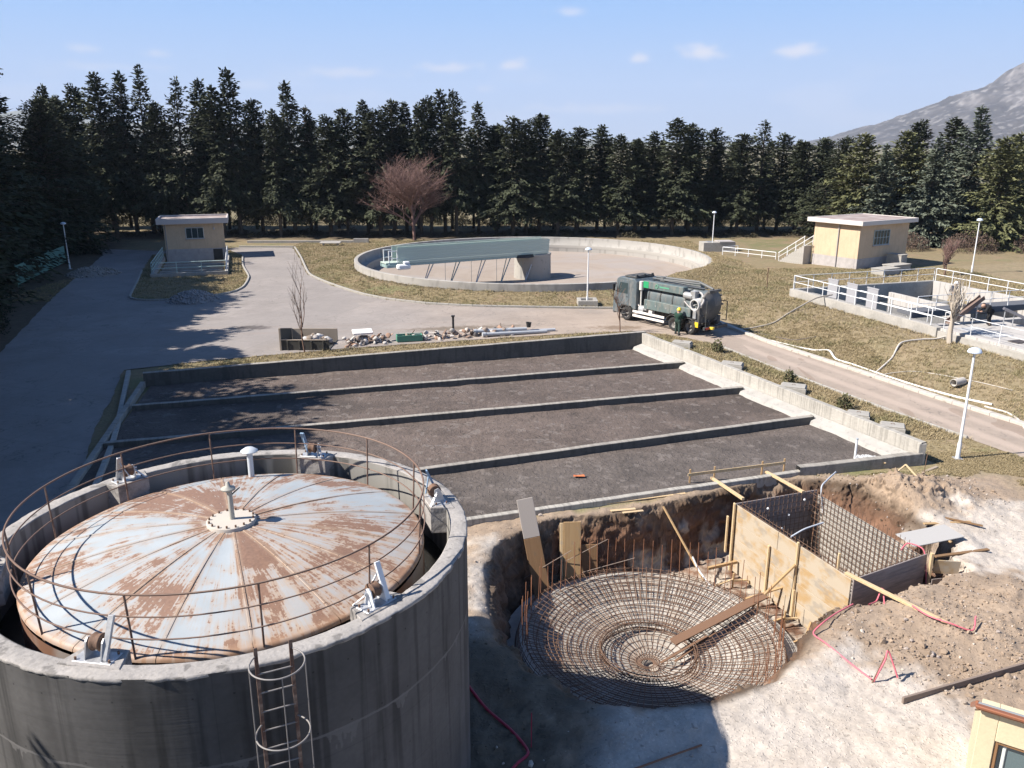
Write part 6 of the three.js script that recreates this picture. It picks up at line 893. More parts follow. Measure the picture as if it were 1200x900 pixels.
{
  const stand = { head: [0.0, 1.62, 0.04], neck: [0, 1.47, 0], chest: [0, 1.25, 0.01], pelvis: [0, 0.93, 0], shL: [0.19, 1.40, 0], elL: [0.30, 1.14, 0.02], wrL: [0.25, 1.02, 0.25], shR: [-0.19, 1.40, 0], elR: [-0.28, 1.15, 0.06], wrR: [-0.12, 1.06, 0.27], hipL: [0.10, 0.90, 0], knL: [0.13, 0.48, 0.04], anL: [0.14, 0.08, 0.0], toeL: [0.17, 0.05, 0.16], hipR: [-0.10, 0.90, 0], knR: [-0.12, 0.48, 0.02], anR: [-0.15, 0.08, -0.03], toeR: [-0.18, 0.05, 0.13] };
  const wp = (a, b, y) => [SET0[0] + SU[0] * b + SV[0] * a, y, SET0[1] + SU[1] * b + SV[1] * a];
  person('person in a dark jacket and a white helmet on the settling tank cross bridge', wp(6.1, 10.2, 1.53), -0.5, stand, { jacket: [0.035, 0.04, 0.06], trousers: [0.03, 0.03, 0.035], helmet: [0.78, 0.79, 0.80] });
  person('person in black bending forward over the steel chute on the settling tank', wp(3.7, 15.4, 1.45), -1.35, {
    head: [0.02, 1.30, 0.52], neck: [0.01, 1.24, 0.36], chest: [0, 1.14, 0.16], pelvis: [0, 0.92, -0.12], shL: [0.19, 1.20, 0.30], elL: [0.24, 0.98, 0.48], wrL: [0.16, 0.95, 0.72], shR: [-0.19, 1.20, 0.30], elR: [-0.25, 0.97, 0.46], wrR: [-0.14, 0.92, 0.70], hipL: [0.10, 0.88, -0.12], knL: [0.14, 0.47, 0.05], anL: [0.15, 0.08, -0.08], toeL: [0.17, 0.05, 0.08], hipR: [-0.10, 0.88, -0.12], knR: [-0.14, 0.46, -0.10], anR: [-0.18, 0.08, -0.30], toeR: [-0.20, 0.05, -0.14] }, { jacket: [0.014, 0.014, 0.016], trousers: [0.012, 0.012, 0.014] });
}
// ───────── reinforcement of the round base ─────────
const DISC = [4.12, -21.55];
const coneY = (R) => R > 1.45 ? -2.48 + 0.73 * Math.pow((R - 1.45) / 2.45, 1.2) : -2.48 - 0.42 * (1 - R / 1.45);
{
  const t = thing('blinding_slab', 'pale funnel-shaped concrete bed under the round reinforcement', 'slab', [DISC[0], 0, DISC[1]]);
  const tx = texture(1024, 1024, (u, v, o) => { const a = fbm(u * 9, v * 9, 5, 801, 9, 9), f = fbm(u * 60, v * 60, 3, 803, 60, 60), w = step(0.55, 0.72, fbm(u * 5, v * 5, 4, 805, 5, 5)), g = lerp(0.30, 0.43, a) * lerp(0.85, 1.1, f); set(o, mix3([g * 1.02, g * 0.95, g * 0.86], [0.26, 0.20, 0.15], w * 0.45)); }, 6);
  const pr = []; for (let i = 0; i <= 26; i++) { const R = 0.01 + 3.95 * i / 26; pr.push([R, coneY(R) - 0.02]); } pr.push([4.0, -1.84], [4.02, -2.02], [4.46, -2.04], [4.5, -2.1], [4.5, -3.4]);
  mesh('bed', triUV(roughen(lathe(pr.reverse(), 96), 0.012, 3)), M(tx, 0.95, { bumpMap: bumpFine, bumpScale: 0.012 }), t);
  const c = thing('rebar_cage', 'round funnel-shaped cage of rusty reinforcement bars in the pit', 'rebar cage', [DISC[0], 0, DISC[1]]), r = RNG(5);
  const starter = M([0.27, 0.12, 0.065], 0.85), B = (g) => mesh('bar', g, mats.rebar, c), q = 0.0125;
  for (let k = 0; k < 16; k++) { const R = 1.5 + k * 0.153; B(ringBar(R + (r() - .5) * 0.02, coneY(R) + 0.26, q, 0, Math.PI * 2, 80, 4)); if (k % 2 === 0) B(ringBar(R + 0.05, coneY(R) + 0.06, q, 0, Math.PI * 2, 72, 4)); }
  for (let k = 0; k < 96; k++) { const a = k / 96 * 6.2832 + (r() - .5) * 0.02, s = Math.sin(a), w = Math.cos(a), pts = []; for (let i = 0; i <= 6; i++) { const R = lerp(1.38, 3.84, i / 6); pts.push([s * R, coneY(R) + 0.275 + (i === 0 ? 0.02 : 0), w * R]); } const l = [...pts, [s * 3.9, coneY(3.9) + 0.16, w * 3.9], [s * 3.96, -1.78, w * 3.96], [s * 4.02, -1.95, w * 4.02], [s * 3.6, coneY(3.6) + 0.05, w * 3.6], [s * 2.7, coneY(2.7) + 0.05, w * 2.7]]; B(pipe(l, q, 14, 4)); }
  for (let k = 0; k < 6; k++) B(ringBar(4.03 - 0.022 * k, -1.98 + 0.075 * k, q, 0, Math.PI * 2, 80, 4));
  for (let k = 0; k < 7; k++) B(ringBar(1.46 - 0.03 * (k % 3), -2.42 + 0.06 * k, q, 0, Math.PI * 2, 56, 4));
  for (let k = 0; k < 34; k++) { const a = k / 34 * 6.2832, s = Math.sin(a), w = Math.cos(a), tw = a + 0.9; B(pipe([[s * 1.5, -2.14, w * 1.5], [s * 1.2 + Math.sin(tw) * 0.08, -2.38, w * 1.2 + Math.cos(tw) * 0.08], [s * 0.62, -2.55, w * 0.62], [Math.sin(tw) * 0.18, -2.66, Math.cos(tw) * 0.18]], q, 10, 4)); }
  for (const R of [0.35, 0.6, 0.85, 1.1, 1.3]) B(ringBar(R, coneY(R) + 0.2, q, 0, Math.PI * 2, 40, 4));
  for (let k = 0; k < 52; k++) { const a = rad(-80 + 250 * -k / 52 + 0) , s = Math.sin(a), w = Math.cos(a), R = 3.72 + 0.1 * (k % 2), h = 0.95 + 0.5 * r(); mesh('starter_bar', bar([s * R, coneY(3.7) - 0.0, w * R], [s * R + (r() - .5) * 0.08, coneY(3.7) + 0.2 + h, w * R + (r() - .5) * 0.08], 0.0115, 5), starter, c); }
  const w = thing('walk_board', 'dark brown rust-stained board lying across the round rebar cage', 'board', [0, 0, 0]); mesh('plank', [beam([4.9, -2.05, -21.75], [8.1, -1.36, -23.3], 0.34, 0.045), ...[[4.75, 6.0], [5.2, 6.3]].map(([a, b], i) => beam([a - 0.3, -2.4 - 0.02 * i, -21.2 - i * 0.1], [b, -2.0, -22.0 - i * 0.2], 0.09, 0.03))], M([0.16, 0.09, 0.055], 0.9), w);
}
// ───────── square shuttering with its rebar ─────────
{
  const FL = [7.95, -26.65], N = [9.96, -21.4], RR = [12.86, -22.95], FR = [11.25, -27.85], yb = -2.28, yt = 0.3;
  const t = thing('formwork', 'open square timber formwork box standing in the excavation', 'formwork', [FL[0], 0, FL[1]]), L = (p) => [p[0] - FL[0], p[1] - FL[1]];
  const r = RNG(9);
  const side = (p, q, m, rows, cols, y0, y1, out, slope = 0) => {   // boards laid in rows, each its own piece
    const [ax, az] = L(p), [bx_, bz] = L(q), dx = bx_ - ax, dz = bz - az, len = Math.hypot(dx, dz), ry = Math.atan2(-dz, dx), h = (y1 - y0) / rows;
    for (let i = 0; i < rows; i++) { let u = 0; const cs = cols === 1 ? [1] : i % 2 ? [0.42, 1] : [0.62, 1]; for (const e of cs) { const w = (e - u) * len - 0.008, c = (e + u) / 2, g = cbox(w, h - 0.008, 0.045, 0.006); const uv = g.attributes.uv, ou = r() * 5, ov = r() * 5; for (let k = 0; k < uv.count; k++) uv.setXY(k, uv.getX(k) + ou, uv.getY(k) + ov); const o = (r() - .5) * 0.014 + out; mesh('board', put(g, ax + dx * c - dz / len * o, y0 + i * h, az + dz * c + dx / len * o, ry), m, t); u = e; } }
  };
  side(FL, N, mats.ply, 4, 2, yb, yt, 0.03); side(N, RR, mats.plyDark, 6, 1, -1.9, yt + 0.02, 0.03); side(RR, FR, M(concreteTex, 0.9), 4, 2, yb, yt - 0.15, 0.03); side(FR, FL, mats.plyDark, 4, 2, yb, yt, 0.03);
  // posts and stakes outside the long pale side
  const dirL = [(N[0] - FL[0]) / 5.62, (N[1] - FL[1]) / 5.62], nL = [-dirL[1] * -1, dirL[0] * -1]; const out = (f, d) => { const [x, z] = L([lerp(FL[0], N[0], f), lerp(FL[1], N[1], f)]); return [x - 0.934 * d, z + 0.357 * d]; };
  const stud = (f, y0, y1, d = 0.1, w = 0.1) => { const [x, z] = out(f, d); mesh('stud', beam([x, y0, z], [x, y1, z], w, 0.06), mats.woodPale, t); };
  stud(0.01, yb, yt + 0.05, 0.12, 0.14); stud(-0.02, -1.6, -0.2, 0.24, 0.12); stud(0.36, yb, -0.35, 0.1, 0.11); stud(0.60, yb, 0.42, 0.1, 0.10); stud(0.62, yb, -1.2, 0.16, 0.05); stud(0.87, -0.9, 0.75, -0.12, 0.07);
  { const a = out(0.605, 0.16), b = [7.75 - FL[0], -23.55 - FL[1]]; mesh('brace', beam([a[0], -0.35, a[1]], [b[0], -2.0, b[1]], 0.1, 0.06), mats.wood, t); mesh('brace', beam([a[0] - 0.1, -1.5, a[1] - 0.6], [b[0] - 0.1, -1.98, b[1] - 0.5], 0.08, 0.05), mats.wood, t); }
  for (const [f, d] of [[0.2, 0.75], [0.42, 0.6], [0.66, 0.65], [0.86, 0.6]]) { const a = out(f, d), b = out(f, 0.12), e = out(f - 0.02, d + 0.75); mesh('stake', beam([a[0], -2.35, a[1]], [a[0] + 0.02, -1.72, a[1]], 0.07, 0.05), mats.wood, t); mesh('tie', beam([a[0], -2.02, a[1]], [b[0], -2.1, b[1]], 0.08, 0.04), mats.woodPale, t); mesh('tie', beam([e[0], -2.15, e[1]], [a[0], -1.95, a[1]], 0.07, 0.04), f < 0.3 ? mats.woodPale : mats.wood, t); }
  { const [x, z] = L([12.95, -22.75]); mesh('corner_post', beam([x, -1.5, z], [x, 0.42, z], 0.1, 0.08), mats.woodPale, t); mesh('corner_board', put(cbox(0.75, 0.5, 0.03), x + 0.5, -0.3, z - 0.02, -0.15, 0.15), mats.ply, t); mesh('corner_board', put(cbox(0.35, 0.9, 0.03), x + 0.2, -1.3, z + 0.1, 0.2), mats.plyDark, t); }
  // reinforcement mats just inside each side
  const c = thing('rebar_mat', 'square cage of thin rusty bars inside the timber formwork', 'rebar cage', [FL[0], 0, FL[1]]), B = (p, q) => mesh('bar', bar(p, q, 0.0095, 4), mats.rebar, c);
  const mat_ = (p, q, inn, top) => { const [ax, az] = L(p), [bx_, bz] = L(q), dx = bx_ - ax, dz = bz - az, len = Math.hypot(dx, dz), ox = dz / len * inn, oz = -dx / len * inn, n = Math.round(len / 0.19); for (let i = 1; i < n; i++) { const x = ax + dx * i / n + ox, z = az + dz * i / n + oz; B([x, yb, z], [x, top + 0.1 * r(), z]); } for (let k = 0; k < 12; k++) { const y = yb + 0.1 + k * 0.22; if (y < top) B([ax + ox, y, az + oz], [bx_ + ox, y, bz + oz]); } };
  mat_(FL, N, 0.10, yt + 0.03); mat_(N, RR, 0.10, yt + 0.08); mat_(RR, FR, 0.12, yt + 0.12); mat_(FR, FL, 0.10, yt + 0.06); mat_(RR, FR, 0.30, yt + 0.1); mat_(FL, N, 0.26, yt + 0.02);
  const slab = new THREE.Shape([FL, N, RR, FR].map(p => new THREE.Vector2(p[0], -p[1]))), sg = new THREE.ShapeGeometry(slab); sg.rotateX(-Math.PI / 2); sg.translate(-FL[0], -2.2, -FL[1]); mesh('base_slab', triUV(sg), mats.concrete, t);
  for (const [f, y] of [[0.35, 0.0], [0.62, -0.4], [0.8, 0.1], [0.55, -0.9]]) mesh('spacer', new THREE.SphereGeometry(0.045, 8, 6).translate(lerp(L(FL)[0], L(FR)[0], f) + 0.05, y, lerp(L(FL)[1], L(FR)[1], f) + 0.2), mats.white, c);
}
{ const h = (label, pts, r_, m) => { const t = thing('conduit', label, 'pipe', pts[0]); mesh('tube', pipe(pts.map(p => [p[0] - pts[0][0], p[1] - pts[0][1], p[2] - pts[0][2]]), r_, 30, 7), m, t); };
  const gm = M([0.42, 0.45, 0.50], 0.5); h('thin grey conduit bent over the far corner of the formwork', [[11.35, -0.4, -27.4], [11.3, 0.45, -27.65], [11.6, 0.6, -28.0], [12.2, 0.65, -28.7]], 0.03, gm); h('thin grey conduit crossing the pale side of the formwork', [[9.0, 0.34, -24.0], [9.5, 0.52, -24.2], [10.2, 0.6, -24.5]], 0.028, gm);
  h('grey plastic pipe stub sticking up at the far edge of the round cage', [[6.25, -1.2, -25.55], [6.45, -1.6, -25.3], [6.8, -2.0, -24.9]], 0.035, mats.white); }
// ───────── loose timber ─────────
function timber(name, label, p, q, w, h, m, roll = 0, group) { const t = thing(name, label, 'timber', p, 0, group); mesh('wood', beam([0, 0, 0], [q[0] - p[0], q[1] - p[1], q[2] - p[2]], w, h, 0.005, roll), m, t); return t; }
{ // two-tone board leaning out of the pit
  const t = thing('leaning_board', 'long leaning shuttering board with a grey top half at the left end of the pit', 'board', [1.05, -2.0, -24.15]); const q = [-0.46, 3.1, -1.1], roll = 0.1; const at = (f) => [q[0] * f, q[1] * f, q[2] * f];
  mesh('lower_half', put(cbox(0.56, 2.05, 0.04), 0, 0, 0, 0.12, -0.34, 0.15), mats.woodDark, t); mesh('upper_half', put(cbox(0.555, 1.32, 0.038).translate(0, 2.055, 0), 0, 0, 0, 0.12, -0.34, 0.15), M([0.36, 0.32, 0.29], 0.9), t);
}
{ const t = thing('leaning_board', 'wide upright brown board standing in the pit beside the leaning board', 'board', [2.1, -2.2, -25.35]); mesh('plank', put(cbox(0.60, 2.25, 0.045), 0, 0, 0, 0.05, -0.2), mats.wood, t); mesh('plank', put(cbox(0.12, 2.2, 0.05), -0.37, 0, -0.02, 0.05, -0.2), mats.woodPale, t); }
{ const t = thing('leaning_board', 'shorter brown board standing to the right of the wide upright board', 'board', [2.72, -2.2, -25.3]); mesh('plank', put(cbox(0.56, 1.5, 0.045), 0, 0, 0, 0.0, -0.16, 0.04), mats.woodDark, t); }
timber('pole', 'thin pale pole leaning into the middle of the pit', [5.45, -0.02, -27.1], [6.65, -2.0, -25.3], 0.06, 0.06, mats.wood);
timber('beam', 'squared pale beam from the bank to the far left corner of the formwork', [7.7, 0.16, -29.3], [8.25, 0.36, -26.9], 0.11, 0.09, mats.woodPale);
timber('beam', 'squared pale beam from the bank to the far side of the formwork', [9.95, 0.18, -29.9], [10.6, 0.36, -27.5], 0.11, 0.09, mats.woodPale);
timber('beam', 'long pale beam slanting from the near formwork corner to the dirt', [9.85, 0.36, -21.65], [11.75, 0.22, -19.0], 0.12, 0.08, mats.woodPale);
timber('beam', 'short pale timber at the foot of the formwork corner in the pit', [6.9, -1.85, -25.9], [8.0, -1.75, -26.2], 0.1, 0.1, mats.wood);
{ const t = thing('batter_board', 'low wooden setting-out rail along the far edge of the pit', 'timber', [6.8, 0, -29.0]); mesh('rail', beam([-0.1, 0.42, 0.03], [3.95, 0.46, -1.1], 0.03, 0.12), mats.woodPale, t); for (const [x, z] of [[0, 0], [1.0, -0.28], [3.0, -0.83], [3.95, -1.1]]) mesh('stake', beam([x, -0.1, z - 0.05], [x, 0.62, z - 0.05], 0.06, 0.06), mats.wood, t); }
timber('plank', 'long pale plank lying on the grass strip behind the pit', [2.1, 0.05, -26.85], [6.45, 0.06, -28.1], 0.16, 0.035, mats.woodPale);
timber('plank', 'short pale offcut lying left behind the pit edge', [3.5, 0.04, -26.6], [4.4, 0.05, -26.75], 0.14, 0.03, mats.woodPale);
timber('plank', 'pale offcut beside another behind the pit edge, the nearer one', [3.9, 0.06, -26.4], [4.65, 0.05, -26.6], 0.12, 0.03, mats.woodPale);
{ const t = thing('shuttering_board', 'grey shuttering panel lying over the hole right of the formwork', 'panel', [13.65, 0, -24.3]); mesh('sheet', put(cbox(2.0, 0.035, 0.85), 0, 0.22, 0, 0.3, 0.05, 0.03), M([0.38, 0.37, 0.36], 0.85), t); mesh('batten', put(cbox(0.08, 0.06, 0.8), 0.4, 0.16, 0, 0.3), mats.wood, t); }
timber('plank', 'weathered plank lying on white ground right of the grey panel', [14.0, 0.12, -25.4], [15.7, 0.1, -25.6], 0.12, 0.04, mats.wood);
timber('plank', 'weathered plank crossing another right of the grey panel', [14.6, 0.16, -26.0], [15.9, 0.14, -25.2], 0.1, 0.04, mats.woodDark);
timber('plank', 'brown plank on the white ground right of the formwork corner', [13.3, 0.06, -23.2], [15.2, 0.1, -23.6], 0.12, 0.05, mats.woodDark);
timber('plank', 'grey plank lying along the road side of the dirt heap', [14.4, 0.06, -28.85], [17.1, 0.06, -30.7], 0.12, 0.04, M([0.33, 0.27, 0.21], 0.9));
timber('plank', 'small grey board at the top of the dirt heap', [16.3, 0.12, -29.0], [17.2, 0.14, -28.4], 0.3, 0.03, M([0.44, 0.41, 0.38], 0.9));
timber('stick', 'pale stick propped on the dirt heap, the longer of two', [14.0, 0.42, -28.4], [15.1, 0.7, -29.3], 0.06, 0.04, mats.woodPale);
timber('stick', 'pale stick propped on the dirt heap, the shorter of two', [15.1, 0.72, -29.3], [15.2, 0.5, -28.3], 0.06, 0.04, mats.woodPale);
timber('stick', 'short pale stick standing near the gravel pile', [15.0, 0.02, -31.0], [14.9, 0.3, -30.5], 0.06, 0.04, mats.woodPale);
timber('edge_board', 'long grey edge board lying across the white ground at the right', [9.1, 0.07, -16.25], [13.6, 0.12, -17.85], 0.06, 0.16, M([0.20, 0.155, 0.13], 0.9));
timber('peg', 'white wooden peg lying on dark soil near the pit', [1.32, -0.12, -15.95], [1.2, -0.16, -15.15], 0.08, 0.04, M([0.6, 0.56, 0.5], 0.9));
timber('peg', 'slim upright wooden peg at the right edge of the round cage', [8.3, -2.2, -20.75], [8.75, -0.9, -21.05], 0.06, 0.05, mats.wood);
timber('stick', 'rusty rod lying on white ground at the bottom edge', [2.3, 0.03, -14.0], [4.1, 0.05, -14.8], 0.04, 0.03, M([0.25, 0.12, 0.07], 0.9));
timber('rod', 'thin dark upright rod beside the dirt heap', [16.0, -0.1, -29.6], [16.05, 1.1, -29.6], 0.025, 0.025, mats.rebar);
// ───────── pink tape and red hose ─────────
function cord(name, label, cat, pts, r_, m, flat = 1) { const t = thing(name, label, cat, pts[0]); const g = pipe(pts.map(p => [p[0] - pts[0][0], p[1] - pts[0][1], p[2] - pts[0][2]]), r_, pts.length * 8, 7); mesh('cord', g, m, t); return t; }
const gY = (x, z, d = 0.04) => [x, groundH(x, z) + d, z];
const pink = M([0.58, 0.14, 0.18], 0.6), redHose = M([0.34, 0.02, 0.05], 0.5);
cord('warning_tape', 'pink tape running over the dirt from the formwork to the iron pin', 'tape', [gY(9.6, -20.4, 0.08), gY(8.9, -19.8, 0.1), gY(8.3, -19.2, 0.2), gY(7.95, -18.9, 0.12), gY(8.1, -18.4), gY(8.5, -17.6), gY(8.72, -17.05)], 0.022, pink);
cord('warning_tape', 'pink tape hung as a triangle on the iron pin', 'tape', [gY(8.75, -17.0, 0.02), [9.0, 0.55, -17.1], [9.1, 0.75, -17.2], gY(9.32, -17.0, 0.1)], 0.022, pink);
timber('iron_pin', 'thin iron pin stuck in the white ground with tape', [8.7, 0, -16.98], [9.1, 0.8, -17.2], 0.025, 0.025, mats.rebar);
cord('warning_tape', 'pink tape dangling at the near face of the dark shuttering', 'tape', [gY(10.0, -20.3, 0.05), [10.4, 0.0, -20.7], [10.62, 0.30, -20.9], [10.6, -0.1, -20.6]], 0.022, pink);
cord('warning_tape', 'pink tape along the slanting beam to the dirt heap', 'tape', [gY(11.0, -19.9, 0.08), gY(11.2, -19.4, 0.1), gY(11.6, -19.0, 0.08), gY(12.1, -18.85, 0.1), gY(12.35, -19.2, 0.2)], 0.022, pink);
cord('warning_tape', 'pink tape at the right corner of the formwork', 'tape', [[12.2, 0.3, -23.2], [12.5, 0.42, -23.4], [12.85, 0.35, -23.1], [12.9, -0.3, -22.85], [12.92, -0.9, -22.7]], 0.022, pink);
cord('red_hose', 'dark red hose lying on the shaded soil beside the tank', 'hose', [gY(-1.15, -17.0), gY(-0.6, -16.2), gY(0, -15.5), gY(0.35, -14.85), gY(0.1, -14.5), gY(-0.15, -14.1), gY(-0.4, -13.2)], 0.035, redHose);
timber('peg', 'thin red upright rod on the shaded soil', [0.42, -0.1, -14.9], [0.42, 0.75, -14.95], 0.02, 0.02, redHose);
{ const r = RNG(33); for (let i = 0; i < 3; i++) { const p = [[2.1, -25.5], [2.9, -25.0], [0.9, -24.6]][i]; timber('branch', `thin bare twig sticking out of the pit side by the boards, ${nth(i)} of three`, [p[0] - 0.5, -1.5, p[1]], [p[0] + 0.6 + r(), -0.8 + r() * 0.6, p[1] + 0.3], 0.02, 0.02, twigGrey); } }
// ───────── hoses on the bank ─────────
const hoseM = M([0.55, 0.51, 0.46], 0.6), hoseG = M([0.36, 0.32, 0.27], 0.7);
cord('suction_hose', 'pale hose rising from the truck over the bank to the settling tank', 'hose', [[14.7, 0.45, -56.6], [15.4, 0.08, -56.5], [16.4, 0.1, -56.2], gY(18.4, -56.8, 0.06), gY(19.8, -58.0, 0.06), gY(21.2, -59.3, 0.25), [22.6, 1.55, -60.2], [24.2, 1.6, -61.3]], 0.055, hoseG);
cord('water_hose', 'white hose winding along the kerb from the upper bank', 'hose', [gY(16.90, -53.18, 0.06), gY(17.90, -51.68, 0.06), gY(18.50, -50.78, 0.06), gY(19.10, -50.08, 0.06), gY(19.80, -49.68, 0.06), gY(19.60, -47.98, 0.06), gY(20.10, -46.68, 0.06), gY(20.80, -44.58, 0.06), gY(21.70, -42.38, 0.06), gY(22.80, -40.18, 0.06), gY(23.80, -38.68, 0.06)], 0.065, M([0.70, 0.67, 0.63], 0.6));
cord('water_hose', 'white hose looping from the kerb up to the settling tank corner', 'hose', [gY(20.0, -44.0), gY(20.9, -45.2), gY(22.4, -46.8), gY(23.7, -48.6, 0.12), gY(25.2, -49.2, 0.1), gY(26.2, -49.4, 0.1), gY(26.9, -49.6, 0.2)], 0.055, hoseM);
cord('water_hose', 'white hose end curling on the bank near the right edge', 'hose', [gY(23.4, -38.6), gY(23.9, -37.6), gY(23.9, -36.6), gY(23.4, -35.2)], 0.05, hoseM);
cord('cable', 'thin pale cable lying over the lower grass bank', 'cable', [gY(20.2, -44.3), gY(22.6, -44.4), gY(24.4, -41.8), gY(25.4, -39.8)], 0.018, hoseM);
cord('cable', 'dark hose end lying on the grass bank above the kerb', 'hose', [gY(16.6, -55.6), gY(17.6, -54.2), gY(18.6, -52.8), gY(20.0, -52.6)], 0.045, M([0.12, 0.10, 0.085], 0.8));
{ const t = thing('concrete_pipe', 'short grey concrete pipe lying on the grass bank', 'pipe', [23.6, groundH(23.6, -41.6) + 0.22, -41.6], 0.5); mesh('tube', lathe([[0.15, -0.4], [0.21, -0.4], [0.21, 0.4], [0.15, 0.4], [0.15, -0.4]], 20).rotateZ(Math.PI / 2), kerbWhite, t); }
{ const t = thing('post', 'thin dark post standing on the lawn left of the settling tank', 'post', [21.3, groundH(21.3, -68), -68]); mesh('pole', bar([0, -0.1, 0], [0, 1.7, 0], 0.035, 6), mats.rebar, t); mesh('cap', bx(0.1, 0.06, 0.1, 0, 1.7, 0), mats.rebar, t); }
// ───────── open container with rubbish ─────────
{
  const t = thing('debris_container', 'open dark steel container with white debris on the yard', 'container', [-14.55, 0.012, -50.35]); const st = M([0.055, 0.052, 0.045], 0.8), edge = M([0.30, 0.25, 0.20], 0.85);
  const panel = (pts, ax, th) => { const s = new THREE.Shape(pts.map(p => new THREE.Vector2(...p))), g = new THREE.ExtrudeGeometry(s, { depth: th, bevelEnabled: false }); if (ax) g.rotateY(Math.PI / 2); return triUV(g); };
  mesh('front_wall', [bx(3.0, 0.62, 0.08, 1.5, 0, 0)], st, t); mesh('front_edge', bx(3.0, 0.06, 0.12, 1.5, 0.623, 0), edge, t);
  mesh('left_wall', panel([[0, 0], [0, 1.38], [2.6, 0.82], [2.6, 0]], true, 0.08).translate(-0.083, 0, 0), st, t); mesh('left_edge', [bx(0.12, 1.42, 0.08, -0.04, 0, 0.083), beam([-0.04, 1.4, 0], [-0.04, 0.84, -2.6], 0.12, 0.06)], edge, t);
  mesh('back_wall', bx(3.0, 0.82, 0.08, 1.5, 0, -2.645), edge, t); mesh('bottom', bx(3.0, 0.05, 2.55, 1.5, 0.0, -1.32), st, t);
  for (let i = 0; i < 4; i++) mesh('stiffener', bx(0.08, 0.6, 0.06, 0.4 + i * 0.75, 0, 0.075), st, t);
  const r = RNG(41), ch = [0, 1, 2].map(k => roughen(mergeVertices(new THREE.IcosahedronGeometry(0.2, 1).deleteAttribute('normal').deleteAttribute('uv')), 0.09, 4, k + 2)), wm = [M([0.62, 0.60, 0.58], 0.9), M([0.34, 0.31, 0.29], 0.9), M([0.20, 0.16, 0.13], 0.9)];
  for (let i = 0; i < 34; i++) { const k = thing('stone_chunk', 'piece of pale rubble lying in the open container', 'rubble piece', [-14.55 + 1.1 + 1.6 * r(), 0.15 + 0.35 * r(), -50.35 - 0.5 - 1.8 * r()], r() * 6, 'rubble in the container'); mesh('chunk', triUV(ch[i % 3].clone()), wm[i % 3], k); k.scale.setScalar(0.5 + 0.9 * r()); }
}
